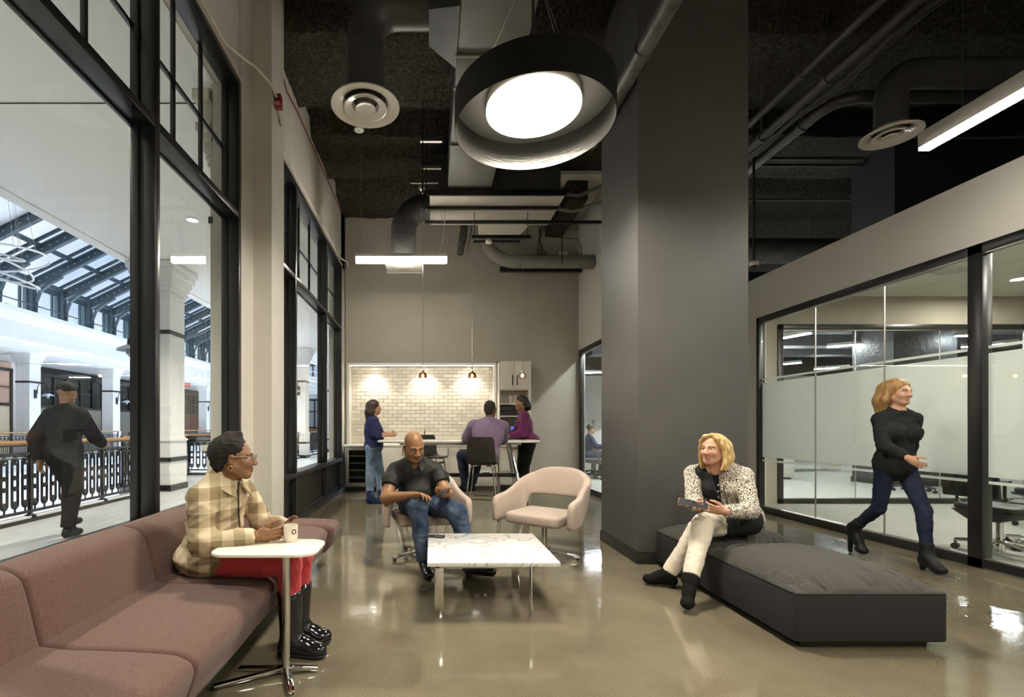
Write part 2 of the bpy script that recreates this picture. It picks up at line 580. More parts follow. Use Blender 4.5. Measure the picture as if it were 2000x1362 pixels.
# ---------------------------------------------------------------- shop windows (left)
frame_m = mat('satin_black_frame', (.012, .012, .0125), .30, spec=.55)
def win_bank(name, label, y0, y1, posts, lights, end0=True, end1=True):
    root = empty(name, (0, 0, 0)); tag(root, label, None, None, 'structure')
    HZ0, HZ1 = 4.36, 4.42
    TZ0, TZ1 = 3.148, 3.206
    def mem(nm, bx, bv=.004):
        q = MB(); q.box(*bx); return q.build(nm, frame_m, root, bevel=bv)
    mem('head', (-1.90, XL, y0, y1, HZ0, HZ1))
    q = MB(); q.box(-1.91, -1.725, y0, y1, .60, .662); q.build('sill', frame_m, root, bevel=.005)
    q = MB(); q.box(-1.94, -1.72, y0, y1, 0, .07); q.box(-1.94, -1.76, y0, y1, .07, .10); q.build('bottom_rail', frame_m, root, bevel=.004)
    edges = [(y0, y0 + .06)] if end0 else []
    edges += [(p - .029, p + .029) for p in posts]
    if end1: edges += [(y1 - .06, y1)]
    for a, c in edges:
        q = MB(); q.box(-1.84, XL, a, c, .0, 4.36); q.box(-1.892, -1.84, a - .012, c + .012, .0, 4.36)
        q.build('mullion', frame_m, root, bevel=.003)
    cells = [(edges[i][1], edges[i + 1][0]) for i in range(len(edges) - 1)]
    for (a, c), n in zip(cells, lights):
        q = MB(); q.box(-1.89, XL, a, c, TZ0, TZ1); q.box(-1.895, -1.87, a, c, TZ0 - .012, TZ1 + .012)
        q.build('transom', frame_m, root, bevel=.003)
        q = MB(); q.box(-1.90, -1.80, a, c, .09, .60); q.build('spandrel', frame_m, root)
        q = MB(); q.box(-1.80, -1.765, a, c, .10, .125); q.box(-1.80, -1.765, a, c, .575, .60)
        q.box(-1.80, -1.765, a, a + .03, .125, .575); q.box(-1.80, -1.765, c - .03, c, .125, .575)
        q.build('spandrel_bead', frame_m, root, bevel=.003)
        st = (c - a) / n
        for k in range(1, n):
            yy = a + st * k
            q = MB(); q.box(-1.90, -1.868, yy - .011, yy + .011, TZ1, HZ0); q.build('muntin', frame_m, root, bevel=.003)
        q = MB(); q.box(-1.90, -1.868, a, c, 3.768, 3.790); q.build('muntin', frame_m, root, bevel=.003)
        for k in range(n):
            for z0, z1 in ((TZ1 + .02, 3.765), (3.793, HZ0)):
                q = MB(); q.box(-1.889, -1.883, a + st * k + .014 * (k > 0), a + st * (k + 1) - .014 * (k < n - 1), z0, z1)
                q.build('pane', M['glass'], root)
        q = MB(); q.box(-1.889, -1.883, a + .01, c - .01, .662, TZ0 - .02)
        q.build('pane', M['glass'], root)
    q = MB(); q.box(-1.80, -1.728, y0, y1, 4.42, 4.436); q.build('head_trim', M['wall'], root)
win_bank('window_1', 'black framed shop windows beside the plum sofa', -.95, 4.43, [.42, 1.75, 3.075], [3, 3, 3, 3], True, True)
win_bank('window_2', 'black framed shop windows with low panels beside the coffee bar', 5.12, 9.45, [6.25, 8.08], [3, 3, 2], True, True)

# ---------------------------------------------------------------- meeting room glazing
def glazing(name, label, const, axis, y0, y1, posts, joints, ztop, film=False):
    """glass wall along y (axis 'y', x=const) or along x (axis 'x', y=const)"""
    root = empty(name); tag(root, label, None, None, 'structure')
    def bx(u0, u1, t0, t1, z0, z1):
        return (u0, u1, t0, t1, z0, z1) if axis == 'y' else (t0, t1, u0, u1, z0, z1)
    def mem(nm, m, *a, **k):
        q = MB(); q.box(*bx(*a)); return q.build(nm, m, root, **k)
    c = const
    mem('bottom_rail', frame_m, c - .03, c + .06, y0, y1, 0, .085, bevel=.003)
    mem('bottom_bead', M['steel'], c - .02, c + .05, y0, y1, .085, .095)
    mem('top_rail', frame_m, c - .03, c + .06, y0, y1, ztop - .085, ztop, bevel=.003)
    mem('top_bead', M['steel'], c - .015, c + .045, y0, y1, ztop - .097, ztop - .085)
    for a, e in posts:
        mem('post', frame_m, c - .03, c + .06, a, e, 0, ztop, bevel=.003)
    cuts = sorted([p for ab in posts for p in ab] + [j for j in joints for _ in (0, 1)])
    for a, e in zip(cuts[1:-1:2], cuts[2:-1:2]):
        g = .003
        pn = mem('pane', M['glass_green'], c + .010, c + .020, a + g, e - g, .095, ztop - .097)
        if film:
            for z0, z1 in ((.81, 1.905), (1.945, 1.972), (.748, .775)):
                q = MB(); q.box(*bx(c + .021, c + .022, a + g, e - g, z0, z1))
                q.build('film', M['film'], pn)
    for j in joints:
        mem('glass_joint', M['steel'], c + .008, c + .022, j - .004, j + .004, .095, ztop - .097)
glazing('window_3', 'meeting room glass wall with a frosted band', 4.9, 'y', 1.3, 7.24, [(1.3, 1.4), (4.27, 4.39), (7.18, 7.24)], [2.8, 5.24, 6.18], 2.885, True)
glazing('window_4', 'inner glass wall between the meeting room and the office', 7.9, 'x', 5.66, 11.4, [(5.66, 5.74), (11.3, 11.4)], [6.95, 8.33, 9.7], 2.93)
glazing('window_5', 'narrow glass wall behind the charcoal column', 3.02, 'y', 7.97, 9.79, [(7.97, 8.03), (9.72, 9.79)], [], 2.81)
b = MB()
for k in range(3): b.box(4.86 + k * .03, 4.872 + k * .03, 1.4, 4.25, .0, .012)
struct('trim_1', b, M['steel'], 'steel floor track of the sliding glass door')
# ================================================================ THE ARCADE OUTSIDE
XS, XR, XO = -5.95, -5.35, -15.9
b = MB(); b.box(XR - .12, -1.98, -8, 46, -.5, 0); b.box(-6.45, XR - .1, 10.0, 12.75, -.5, 0)
struct('floor_arcade', b, M['mall_floor'], 'pale grey plank floor of the arcade walkway')
b = MB(); b.box(-24, XO, -8, 46, -.5, 0)
struct('floor_gallery', b, M['mall_floor'])
b = MB(); b.box(-24, -2, -8, 54, -4.8, -4.6)
struct('floor_lower', b, mat('lower_floor', (.82, .83, .88), .3), 'bright lower floor seen through the railing')
b = MB(); b.box(-24, XR, 43.5, 54, -.5, 0)
struct('floor_arcade_end', b, M['mall_floor'])
b = MB(); b.box(-16.6, -16.4, -8, 46, -4.6, -.5); b.box(-5.0, -4.9, -8, 46, -4.6, -.5); b.box(-24, -5, 45, 45.1, -4.6, -.5)
struct('wall_lower', b, mat('lower_wall', (.8, .78, .8), .6))
b = MB(); b.box(XS, -1.98, -8, 46, 4.47, 4.62); b.box(XS - .02, XS + .2, -8, 46, 4.45, 7.1); b.box(XS, -1.9, -8, 46, 5.9, 6.1)
b.box(XS, -2.0, -8, 54, 7.0, 7.1)
struct('ceiling_arcade', b, M['mall_soffit'], 'smooth plaster ceiling over the arcade walkway')
b = MB(); b.box(XS, -1.98, 4.79, 4.80, 4.462, 4.471)
struct('trim_2', b, M['blackmat'])
b = MB()
b.box(-24, XO, -8, 54, 4.28, 4.45)
b.extrude([(XO, 4.25), (XO + .06, 4.25), (XO + .06, 4.55), (XO + .14, 4.62), (XO + .14, 5.30), (XO + .22, 5.36), (XO + .34, 5.62), (XO + .34, 5.78), (XO, 5.78)], -8, 46)
b.box(-24, XO, -8, 54, 5.7, 5.78)
b.extrude([(44, 4.25), (43.9, 4.25), (43.9, 4.6), (43.8, 4.65), (43.8, 5.3), (43.6, 5.6), (43.6, 5.78), (44, 5.78)], -16, XS, axis='x')
b.box(-24, XS, 44, 54, 4.28, 4.45)
struct('wall_gallery_fascia', b, M['mall_white'], 'white moulded fascia along the far gallery')
b = MB(); b.box(-24.2, -24, -8, 54, -5, 5.8); b.box(-24, -1.98, -8.2, -8, -5, 9.8); b.box(-24, -1.9, 54, 54.2, -5, 5.8)
b.box(-2.06, -1.98, -8, -.95, 0, 5.9); b.box(-2.06, -1.98, 10.2, 54, 0, 5.9)
b.box(-2.1, -1.98, -8, 10.2, 4.40, 5.9)
struct('wall_arcade', b, M['mall_soffit'])

# pilaster outside the pier between the shop windows
root = empty('pilaster', label='cream pilaster with moulded capital outside the shop window', cat='pilaster')
cream = mat('cream_plaster', (.60, .57, .47), .7)
b = MB(); b.box(-2.10, -2.061, 4.60, 5.0, 0, 4.0); b.build('shaft', cream, root)
b = MB(); b.box(-2.115, -2.061, 4.585, 5.015, 3.19, 3.25); b.build('band', M['iron'], root)
b = MB(); b.box(-2.14, -2.061, 4.56, 5.04, .0, .1); b.build('skirting', M['iron'], root)
b = MB()
for z0, z1, e in ((3.72, 3.76, .02), (3.78, 3.81, .035), (3.84, 3.94, .045), (3.94, 4.02, .07), (4.02, 4.10, .10), (4.10, 4.30, .06), (4.30, 4.40, .12)):
    b.box(-2.10 - e, -2.061, 4.60 - e, 5.0 + e, z0, z1)
b.build('capital', cream, root, bevel=.006)
b = MB(); b.box(-2.16, -2.061, 4.55, 5.05, 1.03, 1.08); b.box(-2.12, -2.061, 4.57, 5.03, .0, 1.03); b.build('pedestal', cream, root)

def mall_column_mesh():
    h = .285
    ms = {}
    def sq(e, z0, z1, bb): bb.box(-h - e, h + e, -h - e, h + e, z0, z1)
    q = MB(); sq(0, 1.04, 4.0, q); ms['shaft'] = (q.mesh('shaft', M['mall_white']))
    q = MB(); sq(.05, 0, .12, q); ms['skirting'] = q.mesh('skirting', M['iron'])
    q = MB(); sq(.03, .12, .98, q); sq(.05, .98, 1.02, q); sq(.02, 1.02, 1.05, q); ms['pedestal'] = q.mesh('pedestal', M['mall_white'])
    q = MB(); sq(.045, .58, .66, q); ms['pedestal_band'] = q.mesh('pedestal_band', M['iron'])
    q = MB(); sq(.012, 3.08, 3.16, q); ms['band'] = q.mesh('band', M['iron'])
    q = MB()
    for z0, z1, e in ((3.78, 3.81, .015), (3.85, 3.88, .03), (3.92, 4.02, .04), (4.02, 4.10, .07), (4.10, 4.22, .11), (4.22, 4.34, .15), (4.34, 4.46, .19)):
        sq(e, z0, z1, q)
    ms['capital'] = q.mesh('capital', M['mall_white'], bevel=.008)
    return ms
MC = mall_column_mesh()
def mall_column(x, y, label, z=0, group='columns along the arcade'):
    r = empty('arcade_column', (x, y, z), label=label, cat='column', group=group)
    for k, me in MC.items():
        link(k, me, r)
    return r
for y, lb in ((4.64, 'white arcade column left of the photo frame, before the walking man'),
              (9.74, 'large white column with black bands just outside the window beside the mullion'),
              (14.85, 'white arcade column mostly hidden behind the interior pier'),
              (19.95, 'white arcade column seen through the second shop window'),
              (25.05, 'white arcade column glimpsed through the last shop window')):
    mall_column(-5.40, y, lb)
for y, lb in ((20.1, 'white gallery column across the void at the left edge of the photo'),
              (25.3, 'white gallery column across the void right of the dark shopfront'),
              (30.5, 'white gallery column across the void beside the exit sign'),
              (35.7, 'white gallery column far down the arcade, fourth in the row'),
              (40.9, 'white gallery column at the far end of the arcade')):
    mall_column(-16.75, y, lb, group='columns of the far gallery')

# railings
def baluster_mesh(name, seg=6, simple=False):
    q = MB()
    wv = .043
    n = 4 if simple else 8
    pts = [Vector((wv * math.cos(a), 0, .80 + .05 * math.sin(a))) for a in np.linspace(0, PI, n)]
    pts += [Vector((-wv * math.cos(a), 0, .255 - .05 * math.sin(a))) for a in np.linspace(0, PI, n)]
    q.tube(pts, .0135 if simple else .016, 5 if simple else 6, closed=True)
    for z in (.88, .17):
        q.box(-.008, .008, -.008, .008, z - .04, z + .04)
    if simple:
        q.ball((0, 0, .81), .03, 6, 4); q.ball((0, 0, .245), .03, 6, 4); q.ball((0, 0, .527), .035, 6, 4)
    else:
        for z in (.835, .22):
            q.ball((0, 0, z), .028, 8, 6)
        for zc, s in ((.79, 1), (.265, -1)):
            for a in (-1, 0, 1):
                q.tube([(0, 0, zc - s * .025), (a * .018, .004, zc + s * .005), (a * .036, 0, zc + s * .012 + (0 if a else s * .02))], [.014, .016, .006], 5)
        for s in (1, -1):
            for a in (-1, 1):
                q.tube([(0, 0, .527 + s * .10), (a * .010, 0, .527 + s * .06), (a * .04, 0, .527 + s * .035)], [.010, .019, .010], 5)
            q.ball((0, 0, .527 + s * .085), .014, 6, 5)
            q.box(-.045, .045, -.006, .006, .527 + s * .05 - .005, .527 + s * .05 + .005)
    return q.mesh(name, M['iron'], smooth=True, angle=60)
BAL = baluster_mesh('baluster')
BAL_S = baluster_mesh('baluster', simple=True)
def railing(p0, p1, label, post_at=(), simple=False, group='arcade railings', n=None):
    p0, p1 = Vector(p0), Vector(p1)
    d = p1 - p0; Lg = d.length
    r = empty('iron_railing', p0, math.atan2(d.y, d.x), label, 'railing', group)
    q = MB(); q.extrude([(-.03, 1.02), (.03, 1.02), (.042, 1.045), (.03, 1.075), (-.03, 1.075), (-.042, 1.045)], 0, Lg, axis='x')
    q.build('handrail', M['wood'], r, smooth=True)
    q = MB(); q.box(0, Lg, -.02, .02, 1.0, 1.022); q.build('handrail_plate', M['iron'], r)
    q = MB(); q.box(0, Lg, -.018, .018, .885, .92); q.build('top_rail', M['iron'], r)
    q = MB(); q.box(0, Lg, -.018, .018, .115, .15); q.build('bottom_rail', M['iron'], r)
    q = MB(); q.box(0, Lg, -.07, .07, .0, .05); q.build('kerb', M['iron'], r)
    q = MB(); q.box(0, Lg, -.055, .055, .05, .075); q.build('kerb_cap', M['mall_white'], r)
    pa = list(post_at) or [0.03, Lg - .03]
    q = MB(); q.box(-.02, .02, -.02, .02, .05, 1.0); q.lathe([(.075, .05), (.07, .075), (.03, .10), (.022, .11)], seg=12)
    pm = q.mesh('post', M['iron'])
    for u in pa: link('post', pm, r, (u, 0, 0))
    cuts = sorted(set([0] + pa + [Lg]))
    for a, c in zip(cuts[:-1], cuts[1:]):
        if c - a < .2: continue
        k = max(1, int(round((c - a) / .166)) - 0)
        for i in range(k):
            u = a + (c - a) * (i + .5) / k
            link('baluster', BAL_S if simple else BAL, r, (u, 0, 0))
    return r
railing((XR, .2, 0), (XR, 4.28, 0), 'iron railing left of the photo frame beside the sofa', [.05, 1.4, 2.7, 4.0], simple=True)
railing((XR, 5.0, 0), (XR, 9.40, 0), 'black iron railing with oak handrail outside, before the large column', [.03, 1.45, 2.87, 4.29])
railing((-6.40, 12.70, 0), (XR, 12.70, 0), 'black iron railing facing the room behind the large column')
railing((-6.40, 10.0, 0), (-6.40, 12.66, 0), 'iron railing along the edge of the small balcony past the large column', simple=True)
railing((XR, 12.75, 0), (XR, 14.5, 0), 'short iron railing after the little balcony', simple=True)
railing((XR, 15.2, 0), (XR, 19.6, 0), 'iron railing seen through the first pane past the pier', [.1, 1.5, 2.9, 4.3], simple=True)
railing((XR, 20.3, 0), (XR, 24.7, 0), 'iron railing seen through the pane nearest the coffee bar', [.1, 1.5, 2.9, 4.3], simple=True)
for a, c, lb in ((15.3, 19.7, 'far gallery railing at the left edge of the photo'), (20.5, 24.9, 'far gallery railing in front of the dark shopfront'),
                 (25.7, 30.1, 'far gallery railing right of the second gallery column'), (30.9, 35.3, 'far gallery railing under the exit sign')):
    railing((-16.1, a, 0), (-16.1, c, 0), lb, [.05, 2.2, 4.35], simple=True, group='far gallery railings')
railing((-15.8, 43.7, 0), (-5.6, 43.7, 0), 'railing across the far end of the arcade', [.05, 2.5, 5, 7.5, 10.1], simple=True, group='far gallery railings')

# skylight: riveted ribs, glazing bars, purlins and panes
EZ, RZ, RX = 7.05, 9.50, -10.9
sl = (RZ - EZ) / (RX - XO)
def on_slope(u, off=0):
    """u 0..1 up the far slope"""
    return Vector((XO + (RX - XO) * u, 0, EZ + (RZ - EZ) * u + off))
sky = empty('skylight', label='pitched glass skylight on curved iron ribs over the arcade', cat='skylight')
def rib_mesh():
    q = MB()
    for sx in (1, -1):
        f = lambda v: Vector((RX + (v.x - RX) * sx, v.y, v.z))
        q.bar(f(on_slope(0, -.18)), f(on_slope(1, -.18)), .09, .34)
        q.bar(f(on_slope(0, -.0)), f(on_slope(1, -.0)), .16, .05)
        q.bar(f(on_slope(0, -.36)), f(on_slope(1, -.36)), .16, .03)
        pts = [Vector((XO + .18, 0, 5.8)), Vector((XO + .20, 0, 6.2)), Vector((XO + .36, 0, 6.62)), Vector((XO + .72, 0, 6.92)), Vector((XO + 1.25, 0, 7.22))]
        for a, c in zip(pts[:-1], pts[1:]): q.bar(f(a), f(c), .14, .06)
        q.box(*sorted((f(Vector((XO - .25, 0, 0))).x, f(Vector((XO + .16, 0, 0))).x)), -.10, .10, 5.75, 7.1)
    return q.mesh('rib', M['mall_iron'])
RIB = rib_mesh()
q = MB()
for i in range(17):
    u = .08 + i * .055
    p = on_slope(u, -.18)
    for s in (-1,):
        q.box(p.x - .02, p.x + .02, -.052, -.045, p.z - .02, p.z + .02)
RIV = q.mesh('rivet_row', mat('pale_rivet', (.6, .66, .7), .4))
q = MB(); q.bar(on_slope(0, .0), on_slope(1, .0), .05, .08); q.bar(on_slope(0, .05), on_slope(1, .05), .12, .02)
q.bar((2 * RX - XO, 0, EZ), (RX, 0, RZ), .05, .08)
GBAR = q.mesh('glazing_bar', M['mall_iron'])
ribs_y = [16.0 + 1.6 * i for i in range(18)]
for y in ribs_y:
    rb = link('rib', RIB, sky, (0, y, 0))
    link('rivet_row', RIV, rb)['kind'] = 'stuff'
    link('glazing_bar', GBAR, sky, (0, y + .42, 0))
    link('glazing_bar', GBAR, sky, (0, y + 1.30, 0))
for u in (.02, .33, .66, .98):
    for sx in (1, -1):
        p = on_slope(u)
        x = RX + (p.x - RX) * sx
        q = MB(); q.box(x - .05, x + .05, 16, 45, p.z - .06, p.z + .03); q.box(x + .1, x + .14, 16, 45, p.z - .0, p.z + .05); q.build('purlin', M['mall_iron'], sky)
q = MB()
a, c = on_slope(.02, .03), on_slope(.33, .03)
q.hexa([(a.x, .03, a.z), (c.x, .03, c.z), (c.x, .50, c.z), (a.x, .50, a.z), (a.x, .03, a.z + .01), (c.x, .03, c.z + .01), (c.x, .5, c.z + .01), (a.x, .5, a.z + .01)])
PANE = q.mesh('pane', M['sky_glass'])
dv = on_slope(.32) - on_slope(0)
for y in ribs_y[:-1]:
    for k in range(3):
        for g in range(3):
            link('pane', PANE, sky, (dv.x * k, y + .533 * g, dv.z * k))
q = MB()
for y0, y1 in ((-8, 16), (44.8, 54)):
    for sx in (1, -1):
        a = Vector((RX + (XO - RX) * sx, 0, EZ)); c = Vector((RX, 0, RZ))
        q.hexa([(a.x, y0, a.z), (c.x, y0, c.z), (c.x, y1, c.z), (a.x, y1, a.z), (a.x, y0, a.z + .1), (c.x, y0, c.z + .1), (c.x, y1, c.z + .1), (a.x, y1, a.z + .1)])
struct('ceiling_arcade_ends', q, M['mall_white'])
# clerestory strip
cl = empty('clerestory', label='row of upright windows below the skylight across the void', cat='window')
for y in ribs_y[:-1]:
    q = MB()
    for a, c in ((.12, .42), (1.18, 1.48)): q.box(XO - .12, XO - .04, y + a - .05, y + a + .03, 5.78, 7.0)
    q.box(XO - .12, XO - .04, y + 1.45, y + 1.52, 5.78, 7.0)
    q.box(XO - .12, XO - .04, y + .1, y + 1.5, 5.78, 5.86); q.box(XO - .14, XO - .02, y + .1, y + 1.5, 6.80, 7.06)
    q.build('window_frame', M['mall_iron'], cl)
    q = MB(); q.box(XO - .09, XO - .08, y + .1, y + 1.5, 5.86, 6.80); q.build('pane', M['sky_glass'], cl)
q = MB(); q.box(XO + .26, XO + .30, 14, 46, 6.03, 6.07); q.build('guard_rail', M['mall_iron'], cl)
q = MB(); q.box(XO - .15, XO, -8, 16, 5.7, 7.1); q.box(XO - .15, XO, 44.8, 54, 5.7, 7.1)
struct('wall_clerestory_ends', q, M['mall_white'])
hedge_m = mat('roof_garden_leaf', (.10, .20, .08), .8, var=(.25, .38, .2), vscale=12, bump=.6, bscale=20, bdist=.1)
for i in range(16):
    q = MB()
    rr = random.Random(i)
    for k in range(9):
        q.ball((-17.6 + rr.uniform(-.25, .25), 16.6 + i * 1.75 + rr.uniform(-.6, .6), 5.95 + rr.uniform(-.1, .25)), rr.uniform(.2, .36), 7, 5)
    o = q.build('roof_shrub', hedge_m, smooth=True)
    tag(o, 'small green shrub outside the clerestory windows across the void', 'shrub', 'shrubs outside the clerestory')

# far end gable
gb = empty('gable_window', label='glazed gable closing the far end of the arcade', cat='window')
q = MB()
for x in np.linspace(XO, XS, 7): q.box(x - .06, x + .06, 44.6, 44.75, 5.78, EZ + min(x - XO, XS - x) * sl + .2)
q.box(XO, XS, 44.6, 44.75, 6.9, 7.05); q.box(XO, XS, 44.6, 44.75, 5.78, 5.9)
q.bar((XO, 44.68, EZ), (RX, 44.68, RZ), .15, .3); q.bar((XS, 44.68, EZ), (RX, 44.68, RZ), .15, .3)
q.build('window_frame', M['mall_iron'], gb)
q = MB(); q.add([(XO, 44.7, 5.8), (XS, 44.7, 5.8), (XS, 44.7, EZ), (RX, 44.7, RZ), (XO, 44.7, EZ)], [(0, 1, 2, 3, 4)])
q.build('pane', M['sky_glass'], gb)

# far shopfronts
shop_dark = mat('dark_shop_glass', (.014, .015, .014), .15, var=(.035, .036, .032), vscale=1.2, spec=.25)
shop_blind = mat('pale_blind', (.34, .33, .27), .6)
shop_pink = mat('lit_tan_shop', (.55, .36, .28), .6)
shop_cream = mat('lit_cream_shop', (.80, .66, .48), .6)
brown = mat('red_brown_panel', (.16, .055, .04), .5)
def shopfront(y0, y1, label, upper, lower, x=-19.4):
    r = empty('shopfront', (x, y0, 0), label=label, cat='shopfront', group='shopfronts across the void')
    Lg = y1 - y0
    q = MB(); q.box(-.25, -.05, 0, Lg, 0, 2.35); q.build('lower_panel', lower, r)
    q = MB(); q.box(-.25, -.05, 0, Lg, 2.35, 4.25); q.build('upper_panel', upper, r)
    n = 6
    for i in range(n + 1):
        u = Lg * i / n
        wd = .09 if i % 3 == 0 else .025
        q = MB(); q.box(-.05, .03, max(0, u - wd), min(Lg, u + wd), (0 if i % 3 == 0 else 2.3), 3.95); q.build('mullion', M['iron'], r)
    for z, hz in ((2.3, .06), (3.1, .02), (3.9, .07)):
        q = MB(); q.box(-.05, .03, 0, Lg, z - hz, z + hz); q.build('transom', M['iron'], r)
shopfront(14.6, 22.4, 'lit tan shopfront at the left edge across the void', shop_pink, shop_cream)
shopfront(23.0, 28.6, 'dark gridded shopfront across the void behind the walking man', shop_dark, shop_blind)
shopfront(29.2, 34.8, 'dark gridded shopfront right of the second gallery column', shop_dark, shop_blind)
shopfront(35.4, 40.5, 'brown panelled shopfront near the exit sign', shop_dark, brown)
for x, lb in ((-14.2, 'left'), (-11.2, 'middle'), (-8.2, 'right')):
    r = empty('shopfront', (x, 46.5, 0), label='brown based shop window at the end of the arcade, %s one' % lb, cat='shopfront', group='shopfronts at the arcade end')
    q = MB(); q.box(-1, 1, 0, .1, 0, 1.3); q.build('lower_panel', brown, r)
    q = MB(); q.box(-1, 1, .02, .1, 1.3, 3.9); q.build('upper_panel', mat('pale_shop_glass', (.42, .46, .5), .1), r)
    q = MB()
    for u in (-1, 0, 1): q.box(u - .06, u + .06, -.05, .05, 0, 3.9)
    q.box(-1, 1, -.05, .05, 2.7, 2.8); q.box(-1, 1, -.05, .05, 3.8, 3.95); q.build('window_frame', M['iron'], r)
b = MB(); b.box(-24, -2, 46.6, 46.8, 0, 4.4); b.box(-19.75, -19.66, -8, 54, 0, 4.4)
struct('wall_gallery', b, M['mall_white'])

# barn lamps
def barn_lamp(p, ang, label, group):
    """wall plate at p, arm reaching out in direction ang"""
    r = empty('barn_lamp', p, ang, label, 'wall lamp', group)
    q = MB(); q.box(-.02, .03, -.07, .07, -.30, .06); q.build('wall_plate', M['iron'], r, bevel=.006)
    pts = [Vector((.02, 0, -.25))] + [Vector((.10, 0, -.05)), Vector((.10, 0, .12))] + [Vector((.32 - .22 * math.cos(a), 0, .14 + .20 * math.sin(a))) for a in np.linspace(.2, PI, 9)] + [Vector((.54, 0, .02))]
    q = MB(); q.tube(pts, .014, 7); q.build('gooseneck', M['iron'], r, smooth=True)
    q = MB(); q.lathe([(.03, .03), (.045, .0), (.05, -.08), (.03, -.10)], (.54, 0, 0), 14, cap=True); q.build('socket', M['iron'], r, smooth=True)
    q = MB(); q.lathe([(.05, -.09), (.09, -.10), (.20, -.16), (.225, -.20), (.215, -.20), (.19, -.165), (.05, -.11)], (.54, 0, 0), 24); q.build('shade', mat('galvanised', (.30, .34, .39), .35, .6) if 'galvanised' not in bpy.data.materials else bpy.data.materials['galvanised'], r, smooth=True)
    q = MB(); q.ball((.54, 0, -.22), .055, 10, 8, (1, 1, 1.3)); q.build('bulb', M['white'], r, smooth=True)
    q = MB()
    for k in range(4):
        a = PI / 4 * k * 2
        q.tube([(.54 + .06 * math.cos(a), .06 * math.sin(a), -.17), (.54 + .065 * math.cos(a), .065 * math.sin(a), -.25), (.54, 0, -.31)], .005, 4)
    q.lathe([(.068, -.235), (.068, -.245)], (.54, 0, 0), 12); q.build('cage', M['iron'], r)
barn_lamp((-5.55, 9.45, 2.86), R(-90), 'galvanised barn lamp on the large column, cut by the window mullion', 'barn lamps')
barn_lamp((-5.40, 19.66, 2.86), R(-90), 'barn lamp on the column in the second shop window', 'barn lamps')
for y, lb in ((20.1, 'barn lamp on the leftmost gallery column across the void'), (25.3, 'barn lamp on the second gallery column across the void'),
              (30.5, 'barn lamp on the gallery column by the exit sign'), (35.7, 'barn lamp far down the gallery')):
    barn_lamp((-16.465, y, 2.75), 0, lb, 'barn lamps')

# hoop chandeliers
hoop_m = mat('white_hoop', (.85, .86, .88), .4)
def hoops(c, rs, label):
    r = empty('hoop_chandelier', c, 0, label, 'chandelier', 'hoop chandeliers')
    rr = random.Random(int(c[1]))
    for i, (rad, tx, ty, dz) in enumerate(rs):
        q = MB()
        n = 40
        pts = []
        for k in range(n):
            a = 2 * PI * k / n
            v = Vector((rad * math.cos(a), rad * math.sin(a), 0))
            v.rotate(Matrix.Rotation(tx, 3, 'X') @ Matrix.Rotation(ty, 3, 'Y'))
            pts.append(v + Vector((0, 0, dz)))
        q.tube(pts, .028, 6, closed=True)
        h = q.build('hoop', hoop_m, r, smooth=True)
        q = MB()
        for k in (0, 13, 26):
            q.tube([pts[k], (pts[k].x * .5, pts[k].y * .5, 9.3 - c[2] - .25 * abs(pts[k].x * .5) * sl * 4)], .006, 4)
        q.build('cable', M['steel'], h)
hoops((-11.7, 12.6, 5.62), [(1.42, .10, -.12, .05), (1.05, -.15, .1, -.12), (.85, .22, .25, .2), (1.2, -.05, .28, -.25)], 'white overlapping hoop chandelier under the skylight at the left edge')
hoops((-8.6, 36.0, 4.9), [(.85, .5, .3, .1), (.65, -.5, .2, -.3)], 'small white hoop chandelier at the far end of the arcade')

# recessed lights, exit sign
for i, (x, y) in enumerate(((-3.7, 7.5), (-3.7, 12.6), (-3.7, 17.7), (-3.7, 2.4), (-3.7, -2.6))):
    r = empty('recessed_light', (x, y, 4.47), 0, 'round recessed light in the arcade ceiling, %s' % ('visible above the large column', 'behind the interior pier', 'far along the walkway', 'above the railing', 'behind the photographer')[i], 'ceiling light', 'arcade ceiling lights')
    q = MB(); q.lathe([(.11, .0), (.11, -.012), (.085, -.012), (.08, .0)], (0, 0, 0), 24); q.build('trim_ring', M['mall_white'], r, smooth=True)
    q = MB(); q.lathe([(.08, -.003), (.0005, -.003)], (0, 0, 0), 24); q.build('lens', emit('recessed_glow_%d' % i, (1, .96, .88), 2), r)
    ld = bpy.data.lights.new('recessed_spot', 'SPOT'); ld.energy = W_MALL; ld.spot_size = R(120); ld.spot_blend = .7; ld.color = (1, .92, .78); ld.shadow_soft_size = .07
    lo = bpy.data.objects.new('lamp', ld); COL.objects.link(lo); lo.parent = r; lo.location = (0, 0, -.03)
for i, y in enumerate((17.5, 22.5, 27.8, 33.0)):
    r = empty('gallery_light', (-18.2, y, 4.28), 0, 'slim linear ceiling light in the far gallery, ' + ('behind the leftmost gallery column', 'in front of the dark shopfront', 'past the second gallery column', 'near the exit sign')[i], 'ceiling light', 'far gallery lights')
    q = MB(); q.box(-.9, .9, -.05, .05, -.05, 0); q.build('housing', M['mall_white'], r)
    q = MB(); q.box(-.88, .88, -.04, .04, -.056, -.051); q.build('lens', M['lit_mall'], r)
ex = empty('exit_sign', (-15.75, 31.2, 3.98), 0, 'red exit sign hanging in the far gallery', 'sign')
q = MB(); q.box(-.19, .19, -.03, .03, -.13, .13); q.build('sign_box', mat('exit_red', (.75, .03, .03), .4), ex)
def text_mesh(s, size, m, name='lettering', ext=.002):
    cu = bpy.data.curves.new(name, 'FONT'); cu.body = s; cu.size = size; cu.align_x = 'CENTER'; cu.align_y = 'CENTER'; cu.extrude = ext
    o = bpy.data.objects.new(name, cu); COL.objects.link(o)
    dg = bpy.context.evaluated_depsgraph_get()
    me = bpy.data.meshes.new_from_object(o.evaluated_get(dg))
    bpy.data.objects.remove(o)
    me.materials.clear(); me.materials.append(m)
    return me
